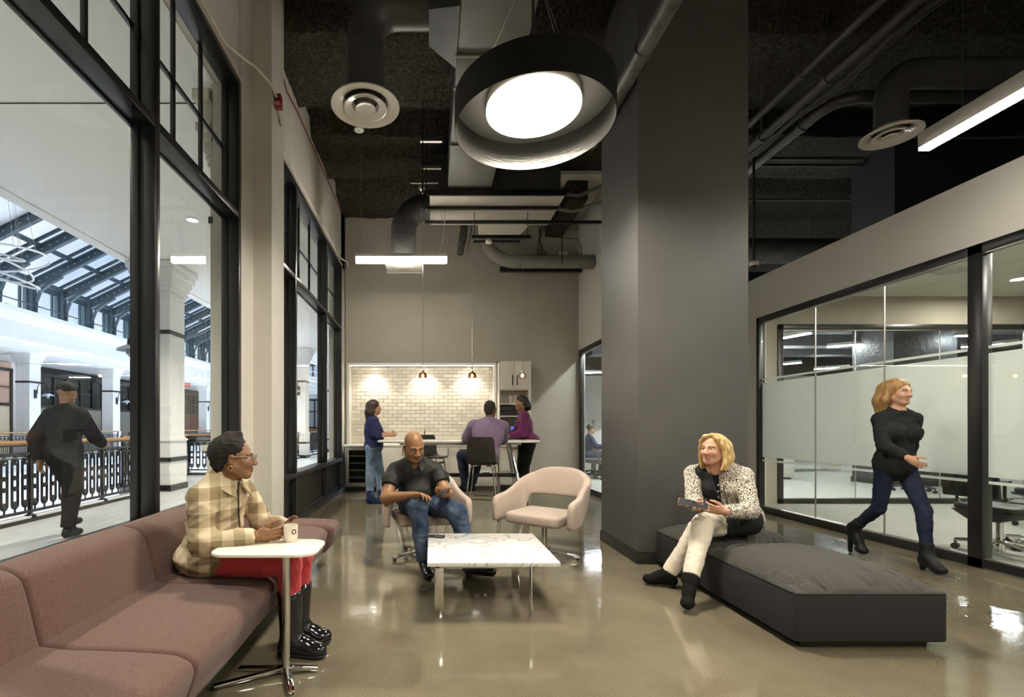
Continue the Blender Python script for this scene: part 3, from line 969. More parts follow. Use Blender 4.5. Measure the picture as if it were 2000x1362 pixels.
link('lettering', text_mesh('EXIT', .17, mat('exit_white', (.9, .8, .78), .5)), ex, (0, -.033, 0), (R(90), 0, 0))
# ================================================================ LUMINAIRES AND CEILING SERVICES
def linear_pendant(a, c, label, m, group, wd=.075, hh=.085, cables=((.06,), (.94,)), ztop=5.5, dh=.022):
    a, c = Vector(a), Vector(c)
    d = c - a; Lg = d.length
    r = empty('linear_pendant', a, math.atan2(d.y, d.x), label, 'pendant light', group)
    q = MB(); q.box(0, Lg, -wd / 2, wd / 2, 0, hh); q.build('housing', M['white'], r, bevel=.003)
    q = MB(); q.box(.004, Lg - .004, -wd / 2 + .004, wd / 2 - .004, -dh, 0); q.build('diffuser', m, r)
    for (u,) in cables:
        q = MB(); q.tube([(Lg * u, 0, hh), (Lg * u, 0, ztop - a.z)], .0025, 5); q.build('suspension_cable', M['steel'], r)
    return r
p0 = W(695, 503, 7.5); p1 = W(873, 503, 7.5)
lp = linear_pendant(p0, p1, 'white linear pendant above the coffee bar, seen side on', M['lit_bar'], 'linear pendants in the lounge', .09, .05, dh=.085)
q = MB()
L1 = (p1 - p0).length
q.tube([(L1 - .12, 0, .05), (L1 - .05, .02, .35), (L1 - .03, .03, .7), (L1 - .04, .05, 1.0)], .007, 6); q.build('power_cord', M['white'], lp, smooth=True)
linear_pendant((3.88, 3.81, 3.45), (3.88, .3, 3.45), 'long white linear pendant in front of the meeting room', M['lit_linear'], 'linear pendants in the lounge', .09, .115, ((.08,), (.9,)))
linear_pendant((3.88, .0, 3.45), (3.88, -3.0, 3.45), 'white linear pendant beside the photographer, outside the photo', M['lit_linear'], 'linear pendants in the lounge', .09, .115, ((.08,), (.9,)))  # extra fixture added out of view to brighten this side of the lounge

def drum(c, label):
    r = empty('drum_pendant', c, 0, label, 'pendant light', 'drum pendants')
    RR = .585
    drum_out = M['drum_out']; drum_in = M['drum_in']
    q = MB(); q.lathe([(RR, 0), (RR, .235), (RR - .004, .235), (RR - .004, .23)], (0, 0, 0), 72); q.lathe([(RR, 0), (RR - .006, 0)], (0, 0, 0), 72)
    q.build('drum_shade', drum_out, r, smooth=True)
    q = MB(); q.lathe([(RR - .006, 0), (RR - .006, .228)], (0, 0, 0), 72); q.build('inner_liner', drum_in, r, smooth=True)
    q = MB(); q.lathe([(RR - .004, .228), (.20, .23), (.02, .23)], (0, 0, 0), 48); q.build('top_plate', M['drum_top'], r, smooth=True)
    q = MB(); q.lathe([(.335, .13), (.345, .15), (.345, .225), (.30, .23)], (0, 0, 0), 56); q.build('lamp_housing', M['white_gloss'], r, smooth=True)
    q = MB(); q.lathe([(.333, .131), (.30, .124), (.001, .122)], (0, 0, 0), 56); q.build('diffuser_disc', M['lit_drum'], r, smooth=True)
    q = MB(); q.lathe([(.3475, .135), (.3475, .155)], (0, 0, 0), 56); q.build('edge_glow', M['lit_edge'], r, smooth=True)
    q = MB(); q.tube([(0, 0, .23), (0, 0, 4.735 - c[2])], .012, 8); q.build('stem', M['blackmat'], r)
    for k in range(3):
        a = R(35 + 120 * k)
        q = MB(); q.tube([((RR - .02) * math.cos(a), (RR - .02) * math.sin(a), .23), (.02 * math.cos(a), .02 * math.sin(a), 1.22)], .002, 4); q.build('suspension_cable', M['steel'], r)
    return r
M['lit_edge'] = emit('lit_edge', (1, .94, .83), 12)
M['drum_top'] = mat('drum_top_grey', (.13, .125, .11), .5)
M['drum_out'] = mat('black_spun_metal', (.014, .0135, .013), .38, .3)
M['drum_in'] = mat('black_lacquer_liner', (.075, .072, .066), .22, .85, bump=.12, bscale=7, bstretch=(1, 1, 14), bdist=.02)
drum((.76, 3.60, EYE + 2.228), 'large black drum pendant with a glowing white disc over the lounge')
drum((.76, -.6, EYE + 2.228), 'second black drum pendant behind the photographer, outside the photo')  # unseen copy of the drum, added to light the near floor and seats
# ---------------------------------------------------------------- ducts, pipes and boxes under the ceiling
def round_diffuser(c, r0, label, group='round ceiling diffusers'):
    r = empty('round_diffuser', c, 0, label, 'air diffuser', group)
    q = MB(); q.lathe([(r0 * .60, .07), (r0 * .66, .03), (r0 * .80, .006), (r0, .0), (r0, .012), (r0 * .8, .02), (r0 * .62, .075)], seg=48); q.build('outer_cone', M['white_gloss'], r, smooth=True)
    q = MB(); q.lathe([(r0 * .34, .045), (r0 * .40, .01), (r0 * .60, -.012), (r0 * .63, -.008), (r0 * .5, .03), (r0 * .36, .055)], seg=40); q.build('middle_cone', M['white_gloss'], r, smooth=True)
    q = MB(); q.lathe([(.001, -.012), (r0 * .22, -.012), (r0 * .29, -.02), (r0 * .29, -.008), (r0 * .1, .02)], seg=32); q.build('centre_cone', M['white_gloss'], r, smooth=True)
    q = MB(); q.lathe([(r0 * .62, .08), (.001, .08)], seg=32); q.build('throat', M['blackmat'], r)
    return r
def duct(name, pts, rad, m, label, cat='duct', group=None, seg=20, rings=(), ring_r=None):
    r = empty(name, (0, 0, 0), 0, label, cat, group)
    q = MB(); q.tube(pts, rad, seg); q.build('duct_run', m, r, smooth=True, angle=50)
    pts = [Vector(p) for p in pts]
    cum = [0]
    for a, c in zip(pts[:-1], pts[1:]): cum.append(cum[-1] + (c - a).length)
    for s in rings:
        for i in range(len(pts) - 1):
            if cum[i] <= s <= cum[i + 1]:
                t = (pts[i + 1] - pts[i]).normalized(); p = pts[i] + t * (s - cum[i])
                q = MB(); q.tube([p - t * .008, p + t * .008], rad * 1.025, seg); q.build('seam_ring', m, r, smooth=True, angle=50)
                break
    return r
c1 = (-.59, 4.35, 4.13)
round_diffuser(c1, .305, 'white round air diffuser hanging left of the drum pendant')
pts = [(-.59, 4.35, 4.19), (-.59, 4.35, 4.75)] + [(p.x, 4.35, p.z) for p in arc((-.32, 0, 4.75), .27, 180, 90, 7)][1:] + [(.02, 4.35, 5.02)]
duct('round_duct', pts, .166, M['duct'], 'dark painted elbow duct above the left round diffuser', group='painted round ducts', rings=(.12, .32, .5, .95))
q = MB()
q.hexa([(-.02, 4.15, 4.84), (.24, 4.0, 4.74), (.24, 4.7, 4.74), (-.02, 4.55, 4.84), (-.02, 4.15, 5.2), (.24, 4.0, 5.25), (.24, 4.7, 5.25), (-.02, 4.55, 5.2)])
o = q.build('duct_boot', M['duct']); tag(o, 'flared grey boot joining the elbow duct to the trunk duct', 'duct')
M['trunk'] = mat('trunk_sheet', (.105, .10, .088), .5, var=(.13, .124, .108), vscale=5, spec=.3)
tr = empty('trunk_duct', (0, 0, 0), 0, 'long rectangular trunk duct with pale underside above the drum pendant', 'duct')
edges = [2.0, 3.35, 4.55, 4.98, 6.0, 7.05]
for i, (a, c) in enumerate(zip(edges[:-1], edges[1:])):
    q = MB(); q.box(.25, .875, a + .004, c - .004, 4.745 + .012 * (i % 2), 4.76 + .012 * (i % 2)); q.build('bottom_panel', M['trunk'], tr, bevel=.002)
q = MB(); q.box(.24, .885, 2, 7.05, 4.77, 5.22); q.build('casing', M['duct'], tr)
for y in edges[1:-1]:
    q = MB(); q.box(.225, .90, y - .014, y + .014, 4.735, 4.748); q.build('flange', M['duct_grey'], tr)
fc = empty('fan_coil_unit', (0, 0, 0), 0, 'wide ceiling fan coil unit with pale underside on black rails', 'air unit')
q = MB(); q.box(-.02, 1.90, 7.08, 8.12, 4.665, 5.25); q.build('casing', M['duct'], fc, bevel=.006)
for a, c in ((7.09, 7.42), (7.44, 7.93), (7.95, 8.11)):
    q = MB(); q.box(-.02, 1.96, a, c, 4.645, 4.663); q.build('bottom_panel', M['unit'], fc, bevel=.003)
q = MB(); q.hexa([(.78, 8.12, 4.65), (1.66, 8.12, 4.65), (1.56, 8.55, 4.65), (.84, 8.55, 4.65), (.78, 8.12, 5.0), (1.66, 8.12, 5.0), (1.56, 8.55, 5.0), (.84, 8.55, 5.0)])
q.build('outlet_boot', M['unit'], fc)
q = MB(); q.box(-.05, 1.98, 7.05, 7.085, 4.64, 4.72); q.build('front_lip', M['black'], fc)
for y, xr in ((7.43, 1.95), (7.94, 3.0)):
    q = MB(); q.box(-.10, xr, y - .022, y + .022, 4.60, 4.643); q.build('support_rail', M['black'], fc)
    q = MB()
    for k in range(30):
        q.box(.0 + k * .062, .034 + k * .062, y + .03, y + .045, 4.638, 4.6445)
    o = q.build('slot_row', M['black'], fc); o['kind'] = 'stuff'
for x, y in ((-.08, 7.43), (-.08, 7.94), (1.9, 7.43), (2.03, 7.94)):
    q = MB(); q.tube([(x, y, 4.58), (x, y, 5.5)], .007, 6); q.build('threaded_rod', M['steel'], fc)
st = empty('strut_bracket', (0, 0, 0), 0, 'pair of slotted strut brackets with rods beside the trunk duct', 'bracket')
for y, z in ((6.3, 4.97), (6.75, 4.86)):
    q = MB(); q.box(-.14, .14, y - .02, y + .02, z, z + .04); q.build('strut', M['steel'], st)
for x, y in ((-.11, 6.3), (-.07, 6.75), (-.125, 6.75)):
    q = MB(); q.tube([(x, y, 4.3), (x, y, 5.5)], .009, 6); q.build('threaded_rod', M['black'], st)
q = MB(); q.ball((-.13, 7.0, 4.72), .05, 16, 10); q.tube([(-.3, 7.02, 4.8), (.1, 7.02, 4.8)], .012, 6)
o = q.build('steel_ball_valve', M['steel'], smooth=True); tag(o, 'shiny steel ball fitting beside the fan coil unit', 'valve')
# duct and square diffuser over the bar
pts = [(.0, 7.9, 4.86), (-.05, 7.9, 4.86)] + [(p.x, 7.9, p.z) for p in arc((-.05, 0, 4.46), .40, 90, 180, 6)][1:] + [(-.45, 7.9, 3.93)]
duct('round_duct', pts, .205, M['duct'], 'dark elbow duct dropping behind the linear pendant over the bar', group='painted round ducts', rings=(.16, .32, .5, .65, .8))
r = empty('square_diffuser', (-.44, 7.9, 3.87), 0, 'white square ceiling diffuser below the linear pendant', 'air diffuser')
q = MB(); q.lathe([(.43, 0), (.43, .03), (.30, .05)], seg=4)
for i in range(len(q.v)):
    v = Vector(q.v[i]); v.rotate(Matrix.Rotation(R(45), 3, 'Z')); q.v[i] = tuple(v)
q.build('frame', M['white_gloss'], r)
q = MB(); q.box(-.30, .30, -.30, .30, .002, .03); q.build('face_plate', M['white_gloss'], r, bevel=.004)
q = MB(); q.lathe([(.16, .0), (.14, -.012), (.001, -.012)], seg=28); q.build('core', M['white_gloss'], r, smooth=True)
# grey spiral duct at the back
pts = [(.98, 8.6, 4.78), (.98, 8.75, 4.68), (1.03, 8.85, 4.55), (1.18, 8.9, 4.42), (1.36, 8.9, 4.33), (1.52, 8.9, 4.30), (1.75, 8.9, 4.30), (2.98, 8.9, 4.30)]
duct('spiral_duct', pts, .118, M['duct_grey'], 'grey spiral duct curving across to the column near the back wall', rings=[.55 + .155 * k for k in range(12)])
tb_ = empty('track_bar', (0, 0, 0), 0, 'black suspended track bar with a small white lamp head above the bar', 'track')
q = MB(); q.box(.64, 1.57, 7.58, 7.63, 4.22, 4.27); q.build('upper_bar', M['black'], tb_)
q = MB(); q.box(.67, 1.39, 7.58, 7.62, 4.155, 4.185); q.build('lower_bar', M['black'], tb_)
q = MB(); q.lathe([(.05, 0), (.055, .03), (.03, .06)], (.90, 7.55, 4.13), 16, cap=True); q.build('lamp_head', M['white'], tb_, smooth=True)
for x in (.68, 1.52):
    q = MB(); q.tube([(x, 7.6, 4.27), (x, 7.6, 4.64)], .006, 5); q.build('rod', M['black'], tb_)
for a, c, rr, m_, lb in ((W(908, 418, 8.3), W(898, 497, 8.3), .07, M['spray'], 'black sprayed pipe stub hanging under the fan coil unit'),
                         (W(924, 425, 8.45), W(912, 498, 8.3), .022, M['steel'], 'thin grey pipe stub beside the sprayed stub')):
    q = MB(); q.tube([a, (a + c) / 2 + Vector((.02, 0, 0)), c], [rr * .8, rr, rr * .8] if rr > .05 else rr, 10); o = q.build('pipe_stub', m_, fc, smooth=True); o['label'] = lb
# sprayed beam, pale ceiling patch, network boxes
b = MB(); b.box(2.32, 2.66, 8.2, 9.83, 5.12, 5.5); struct('trim_3', b, M['spray'], 'sprayed steel beam near the back corner')
b = MB(); b.box(1.9, 3.05, 8.0, 9.83, 5.44, 5.50); struct('ceiling_patch', b, M['wall_light'], 'pale painted ceiling patch by the back corner')
nb = empty('network_box', (2.62, 9.6, 4.45), 0, 'small network box with a blue light high by the back corner', 'network box')
q = MB(); q.box(-.07, .09, 0, .06, .14, .30); q.build('upper_box', M['white'], nb, bevel=.006)
q = MB(); q.box(-.14, .09, 0, .06, -.06, .10); q.build('lower_box', M['steel'], nb, bevel=.006)
q = MB(); q.ball((-.02, -.01, .03), .022, 10, 8); q.build('status_light', emit('blue_led', (.25, .25, 1), 9), nb)
for i in range(6):
    rr = random.Random(i)
    q = MB(); q.tube([(-.1, .03, .05 + i * .03), (-.35 - rr.random() * .2, .05, .1 + rr.uniform(-.2, .3)), (-.45, .05, .5 + i * .05), (-.40 + rr.uniform(-.1, .1), .0, .8)], .007, 5); q.build('cable', M['plastic_black'], nb, smooth=True)
q = MB(); q.tube([(.09, .03, .0), (.35, .03, .05), (.38, .03, .35), (.3, .03, .55), (-.3, .03, .6)], .007, 5); q.build('cable', M['plastic_black'], nb, smooth=True)
q = MB(); q.box(1.35, 2.95, 9.45, 9.52, 4.30, 4.40); o = q.build('cable_shelf', M['black']); tag(o, 'black shelf bar above the grey spiral duct', 'shelf')
q = MB(); q.tube([(2.28, 8.42, 4.1), (2.28, 8.42, 5.45)], .012, 6); o = q.build('hanger_rod', M['black']); tag(o, 'black hanger rod passing the network box', 'rod')
for k, pp in enumerate((((1093, 378), (1130, 382), (1180, 362), (1230, 345)), ((1080, 407), (1120, 413), (1160, 400), (1230, 380)))):
    q = MB(); q.tube([W(x, y, 7.8) for x, y in pp], .03, 8); o = q.build('cable_bundle', M['duct_grey'], smooth=True)
    tag(o, ('upper', 'lower')[k] + ' grey cable bundle crossing the sprayed beam', 'cable', 'cable bundles by the beam')
# pipes
def pipe(pts, rad, m, label, group='ceiling pipes', coup=()):
    r = empty('ceiling_pipe', (0, 0, 0), 0, label, 'pipe', group)
    q = MB(); q.tube(pts, rad, 14); q.build('pipe_run', m, r, smooth=True, angle=50)
    for c in coup:
        d = (Vector(pts[1]) - Vector(pts[0])).normalized()
        q = MB(); q.tube([Vector(c) - d * .03, Vector(c) + d * .03], rad * 1.18, 14); q.build('coupling', m, r, smooth=True, angle=50)
    return r
pg = mat('pipe_grey', (.10, .095, .085), .45, var=(.05, .048, .042), vscale=9, vdet=5, vr=(.5, .62))
pipe([(1.80, 2.6, 4.45), (1.80, 5.45, 4.45)], .075, pg, 'mottled grey pipe running past the left side of the charcoal column', coup=((1.80, 4.1, 4.45),))
pd = mat('pipe_dark', (.055, .052, .047), .45)
pipe([(4.10, 2.8, 5.15), (4.10, 7.8, 5.15)], .045, pd, 'uppermost dark pipe right of the charcoal column', coup=((4.1, 5.35, 5.15),))
pipe([(4.10, 2.8, 4.85), (4.10, 7.8, 4.85)], .055, pd, 'middle dark pipe right of the charcoal column', coup=((4.1, 5.0, 4.85), (4.1, 6.0, 4.85)))
pipe([(4.45, 7.8, 4.86), (4.45, 5.55, 4.86), (4.48, 5.40, 4.86), (4.57, 5.31, 4.86), (4.70, 5.28, 4.86), (8.5, 5.28, 4.86)], .062, pd, 'dark pipe that bends right behind the right round diffuser', coup=((4.45, 5.8, 4.86),))
for z, x1, lb in ((5.20, 8.3, 'upper'), (5.10, 8.0, 'lower')):
    pipe([(4.3, 7.1, z), (x1, 7.1, z)], .022, pd, lb + ' thin black pipe crossing above the meeting room')
pipe([(4.5, 8.6, 5.3), (12, 8.6, 5.3)], .02, pd, 'thin black pipe far back under the ceiling')
q = MB()
for k in range(9):
    rr = random.Random(40 + k)
    q.tube([(4.12 + rr.uniform(-.04, .04), 3.2 + .55 * j, 4.76 + rr.uniform(-.05, .03) - .05 * (j % 2)) for j in range(9)], .006, 4)
o = q.build('cable_bundle', M['plastic_black'], smooth=True); tag(o, 'bundle of thin black cables tied under the middle pipe', 'cable')
for x, y, z0, lb in ((4.10, 5.35, 5.2, 'first'), (4.1, 5.0, 4.9, 'second'), (4.45, 5.8, 4.92, 'third'), (4.1, 6.0, 4.9, 'fourth')):
    q = MB(); q.tube([(x, y, z0), (x, y, 5.55)], .008, 5); q.lathe([(.02, 0), (.02, .05)], (x, y, z0), 8, cap=True)
    o = q.build('pipe_hanger', M['steel']); tag(o, lb + ' steel rod hanger holding the dark pipes', 'hanger', 'pipe hangers')
c2 = (4.66, 4.9, 4.20)
round_diffuser(c2, .25, 'white round air diffuser near the right linear pendant')
pts = [(4.66, 4.9, 4.25), (4.66, 4.9, 4.58)] + [(p.x, 4.9, p.z) for p in arc((4.92, 0, 4.58), .26, 180, 90, 6)][1:] + [(8.5, 4.9, 4.84)]
duct('round_duct', pts, .135, M['duct'], 'dark painted duct feeding the right round diffuser', group='painted round ducts', rings=(.12, .3, .75, 1.4, 2.2))
duct('round_duct', [(4.3, 9.6, 4.75), (9, 9.6, 4.75)], .24, M['duct'], 'big dark duct crossing far behind the charcoal column', group='painted round ducts', rings=[.2 * k for k in range(1, 20)])
b = MB(); b.box(4.2, 7.2, 10.4, 10.5, 4.2, 4.6); struct('trim_4', b, M['blackmat'])
b = MB(); b.box(4.6, 9.2, 11.0, 11.1, 4.3, 4.75); struct('trim_5', b, office_wall, 'pale wall strip far behind the charcoal column')
cv = empty('security_camera', (4.34, 6.5, 3.42), 0, 'white dome security camera on a black pole beside the column', 'camera')
q = MB(); q.tube([(0, 0, .06), (0, 0, 2.1)], .016, 8); q.build('pole', M['blackmat'], cv)
q = MB(); q.lathe([(.06, .0), (.062, .05), (.04, .075), (.02, .08)], seg=20, cap=True); q.build('body', M['white'], cv, smooth=True)
q = MB(); q.ball((0, 0, 0), .05, 16, 10, (1, 1, .95)); q.build('dome', M['plastic_black'], cv, smooth=True)
q = MB(); q.lathe([(.07, 0), (.065, -.012), (.001, -.012)], (-1.01, 6.77, 5.42), 24); q.lathe([(.012, -.03), (.012, -.01)], (-1.01, 6.77, 5.42), 8, cap=True)
q.tube([(-1.01, 6.77, 5.42), (-1.01, 6.77, 5.95)], .02, 8)
o = q.build('sprinkler_plate', M['white']); tag(o, 'small white round sprinkler plate below the left diffuser', 'sprinkler')
# conduit and alarm box on the shopfront wall
cd = empty('wall_conduit', (0, 0, 0), 0, 'beige conduit running above the shop windows and around the pier', 'conduit')
zc = 4.475
q = MB(); q.tube([(-1.735, .2, zc), (-1.735, 3.95, zc), (-1.735, 4.1, zc + .02), (-1.60, 4.45, zc + .08), (-1.535, 4.62, zc + .06), (-1.535, 4.80, zc + .06)], .014, 8); q.build('conduit_run', M['wall'], cd, smooth=True)
q = MB(); q.tube([(-1.535, 4.86, zc - .02), (-1.54, 4.98, zc - .1), (-1.70, 5.16, zc - .06), (-1.735, 5.30, zc), (-1.735, 9.05, zc), (-1.70, 9.15, zc - .03), (-1.60, 9.3, zc - .05), (-1.60, 9.34, zc - .12)], .014, 8); q.build('conduit_run', M['wall'], cd, smooth=True)
for y in (1.2, 2.9, 5.9, 7.6, 8.6):
    q = MB(); q.box(-1.765, -1.718, y - .012, y + .012, zc - .025, zc + .02); q.build('clip', M['wall'], cd)
ab = empty('alarm_box', (-1.53, 4.83, 4.46), 0, 'small red alarm junction box on the pier', 'alarm box')
q = MB(); q.box(-.03, .035, -.03, .04, -.02, .11); q.build('box', M['red'], ab, bevel=.003)
q = MB(); q.box(-.022, .027, -.036, -.03, -.012, .03); q.build('face', mat('red_pale', (.5, .2, .2), .4), ab)
q = MB(); q.tube([(-1.70, 4.0, 5.52), (-1.73, 5.6, 5.36), (-1.73, 5.8, 5.28), (-1.74, 6.3, 5.36), (-1.74, 9.5, 5.44)], .008, 5)
o = q.build('alarm_cable', mat('dark_red_cable', (.14, .02, .02), .5), smooth=True); tag(o, 'thin dark red cable along the top of the left wall', 'cable')
# ================================================================ COFFEE BAR
NB = YB + .29
nt_ = empty('tiled_niche', (0, 0, 0), 0, 'lit niche of glossy cream subway tiles behind the bar', 'tiled niche')
tray = mat('cream_tile', (.60, .53, .42), .09, var=(.50, .43, .32), vscale=7, vr=(.35, .7), bump=.25, bscale=9, bdist=.03, spec=.6)
def tile_mat():
    m, t, o = new_mat('glazed_cream_tile')
    p = t.nodes.new('ShaderNodeBsdfPrincipled')
    oi = t.nodes.new('ShaderNodeObjectInfo')
    r = t.nodes.new('ShaderNodeValToRGB')
    r.color_ramp.elements[0].color = (.52, .475, .395, 1); r.color_ramp.elements[1].color = (.65, .61, .525, 1)
    t.links.new(oi.outputs['Random'], r.inputs['Fac'])
    t.links.new(r.outputs['Color'], p.inputs['Base Color'])
    p.inputs['Roughness'].default_value = .12
    n = noise_tex(t, 8, 2, .5); b_ = t.nodes.new('ShaderNodeBump'); b_.inputs['Strength'].default_value = .35; b_.inputs['Distance'].default_value = .03
    t.links.new(n.outputs['Fac'], b_.inputs['Height']); t.links.new(b_.outputs[0], p.inputs['Normal'])
    t.links.new(p.outputs[0], o.inputs[0])
    return m
tmat = tile_mat()
q = MB(); q.box(NX0, NX1, NB, NB + .02, .90, NZ1); q.build('grout_bed', mat('grout', (.46, .40, .31), .8), nt_)
q = MB(); q.box(NX0 - .02, NX1 + .02, YB, NB, NZ1, NZ1 + .02); q.build('niche_top', M['white'], nt_)
for x0, x1 in ((NX0 - .02, NX0), (NX1, NX1 + .02)):
    q = MB(); q.box(x0, x1, YB, NB, .88, NZ1); q.build('niche_side', M['white'], nt_)
q = MB(); q.box(NX0 - .045, NX1 + .045, YB - .012, YB + .02, NZ1, NZ1 + .045); q.box(NX0 - .045, NX0, YB - .012, YB + .02, .92, NZ1); q.box(NX1, NX1 + .045, YB - .012, YB + .02, .92, NZ1)
q.build('niche_frame', M['white'], nt_)
TW, TH = .192, .0755
def bev_tile(w_, h_):
    q = MB(); q.box(-w_ / 2, w_ / 2, -.012, 0, -h_ / 2, h_ / 2); return q.mesh('tile', tmat, bevel=.004, bseg=1)
tfull = bev_tile(TW - .005, TH - .004)
rows = int((NZ1 - .905) / TH)
cells = []
for j in range(rows + 1):
    z = NZ1 - TH * (j + .5)
    if z - TH / 2 < .895: break
    x = NX0 - (TW * .5 if j % 2 else 0) + TW / 2
    while x - TW / 2 < NX1 - .02:
        a, c = max(x - TW / 2, NX0), min(x + TW / 2, NX1)
        if c - a > .03: cells.append((a, c, z))
        x += TW
rt = random.Random(5)
part_cache = {}
order = sorted(range(len(cells)), key=lambda i: -cells[i][2])
rest = MB()
for n_, i in enumerate(order):
    a, c, z = cells[i]
    if n_ < 300:
        key = round(c - a, 3)
        if key not in part_cache: part_cache[key] = tfull if abs(key - TW) < .002 else bev_tile(c - a - .005, TH - .004)
        o = link('tile', part_cache[key], nt_, ((a + c) / 2, NB + rt.uniform(-.003, .001), z), (rt.uniform(-.012, .012), 0, rt.uniform(-.010, .010)))
    else:
        rest.box(a + .0025, c - .0025, NB - .012, NB, z - TH / 2 + .002, z + TH / 2 - .002)
if rest.v:
    o = rest.build('tile_rows', tmat, nt_); o['kind'] = 'stuff'
for i, x in enumerate((-1.18, -.13, .78)):
    r = empty('niche_downlight', (x, YB + .10, NZ1), 0, ('left', 'middle', 'right')[i] + ' recessed downlight in the niche ceiling', 'ceiling light', 'niche downlights')
    q = MB(); q.lathe([(.075, 0), (.075, -.006), (.05, -.006)], seg=24); q.build('trim_ring', M['white'], r)
    q = MB(); q.lathe([(.05, -.003), (.0005, -.003)], seg=20); q.build('lens', emit('niche_lens_%d' % i, WARM, 25), r)
    ld = bpy.data.lights.new('niche_spot', 'SPOT'); ld.energy = W_NICHE; ld.spot_size = R(112); ld.spot_blend = .6; ld.color = WARM; ld.shadow_soft_size = .04
    lo = bpy.data.objects.new('lamp', ld); COL.objects.link(lo); lo.parent = r; lo.location = (0, -.05, -.02); lo.rotation_euler = (R(4), 0, 0)
q = MB(); q.box(NX0 + .02, NX1 - .02, YB + .012, YB + .028, NZ1 - .012, NZ1 - .002); q.build('niche_fill_strip', emit('niche_fill_glow', WARM, 12), nt_)  # added glowing strip that evens out the light on the tiles
# counter and cabinets
CF = 9.42
q = MB(); q.box(-1.70, 1.30, CF - .03, NB, .875, .915); o = q.build('bar_counter', M['quartz'], bevel=.004); tag(o, 'white quartz worktop under the tiled niche', 'worktop')
hm = M['black']
def handle(par, x, z, ln=.14, vert=False, y=CF):
    q = MB()
    if vert: q.box(x - .006, x + .006, y - .038, y - .026, z - ln / 2, z + ln / 2); q.box(x - .005, x + .005, y - .03, y - .018, z - ln / 2 + .01, z - ln / 2 + .02); q.box(x - .005, x + .005, y - .03, y - .018, z + ln / 2 - .02, z + ln / 2 - .01)
    else: q.box(x - ln / 2, x + ln / 2, y - .038, y - .026, z - .006, z + .006); q.box(x - ln / 2 + .01, x - ln / 2 + .02, y - .03, y - .018, z - .005, z + .005); q.box(x + ln / 2 - .02, x + ln / 2 - .01, y - .03, y - .018, z - .005, z + .005)
    q.build('handle', hm, par)
def base_cabinet(x0, x1, fronts, label):
    r = empty('base_cabinet', ((x0 + x1) / 2, CF + .3, 0), 0, label, 'cabinet', 'base cabinets under the worktop')
    ox, oy = (x0 + x1) / 2, CF + .3
    def lb(*a): return (a[0] - ox, a[1] - ox, a[2] - oy, a[3] - oy, a[4], a[5])
    q = MB(); q.box(*lb(x0, x1, CF, NB, .10, .875)); q.build('body', M['cabinet'], r)
    q = MB(); q.box(*lb(x0, x1, CF + .05, CF + .07, 0, .10)); q.build('toe_kick', mat('toe_kick', (.20, .17, .13), .5) if 'toe_kick' not in bpy.data.materials else bpy.data.materials['toe_kick'], r)
    for kind, a, c, z0, z1 in fronts:
        q = MB(); q.box(*lb(a + .002, c - .002, CF - .018, CF, z0 + .002, z1 - .002)); f = q.build(kind, M['cabinet'], r, bevel=.0015)
        if kind == 'drawer': handle(f, (a + c) / 2 - ox, z1 - .05, .14, False, CF - oy)
        else: handle(f, c - .05 - ox, z1 - .10, .14, True, CF - oy)
base_cabinet(-1.00, -.02, [('door', -1.0, -.5, .11, .87), ('door', -.5, -.02, .11, .87)], 'cream base cabinet beside the wine fridge')
base_cabinet(-.02, .38, [('door', -.02, .38, .11, .87)], 'cream base cabinet behind the seated man in black')
base_cabinet(.38, .84, [('drawer', .38, .84, .70, .87), ('door', .38, .84, .11, .70)], 'cream base cabinet with a top drawer behind the bar stool')
base_cabinet(.84, 1.30, [('drawer', .84, 1.30, .70, .87), ('drawer', .84, 1.30, .42, .70), ('drawer', .84, 1.30, .11, .42)], 'cream three drawer cabinet at the right end of the worktop')
# wine fridge
fr_in = mat('fridge_liner', (.30, .29, .26), .5)
wf = empty('wine_fridge', (-1.36, CF + .3, 0), 0, 'steel framed glass door wine fridge at the left end of the bar', 'fridge')
q = MB(); q.box(-.32, -.30, -.3, .38, .1, .87); q.box(.30, .32, -.3, .38, .1, .87); q.box(-.32, .32, .36, .38, .1, .87); q.box(-.32, .32, -.28, .38, .08, .11); q.box(-.32, .32, -.28, .38, .85, .87); q.build('body', fr_in, wf)
q = MB()
for a in ((-.31, .31, .80, .86), (-.31, .31, .10, .17), (-.31, -.24, .17, .80), (.24, .31, .17, .80)): q.box(a[0], a[1], -.335, -.30, a[2], a[3])
dr = q.build('door_frame', M['steel'], wf, bevel=.002)
q = MB(); q.box(-.24, .24, -.325, -.318, .17, .80); q.build('pane', glass('fridge_glass', (.80, .82, .76)), dr)
q = MB(); q.tube([(.275, -.36, .18), (.275, -.36, .78)], .012, 8); q.build('handle', M['chrome'], dr, smooth=True)
for k in range(4):
    z = .26 + .14 * k
    q = MB(); q.box(-.29, .29, -.26, .3, z, z + .008); q.box(-.29, .29, -.27, -.255, z - .005, z + .022); q.build('shelf', M['steel'], wf)
q = MB(); q.box(-.29, .29, -.28, .34, .0, .08); q.build('toe_kick', M['black'], wf)
# faucet
fa = empty('faucet', (-.13, 9.85, .915), 0, 'small chrome faucet on the worktop behind the man', 'faucet')
q = MB(); q.tube([(0, 0, 0), (0, 0, .26)] + [(0, -.05 + .05 * math.cos(a), .26 + .05 * math.sin(a)) for a in np.linspace(0, PI, 7)] + [(0, -.10, .20)], .012, 8); q.build('spout', M['chrome'], fa, smooth=True)
q = MB(); q.lathe([(.025, 0), (.025, .02), (.014, .03)], seg=14, cap=True); q.build('base', M['chrome'], fa, smooth=True)
q = MB(); q.tube([(.012, 0, .05), (.06, 0, .07)], .006, 6); q.build('lever', M['chrome'], fa)
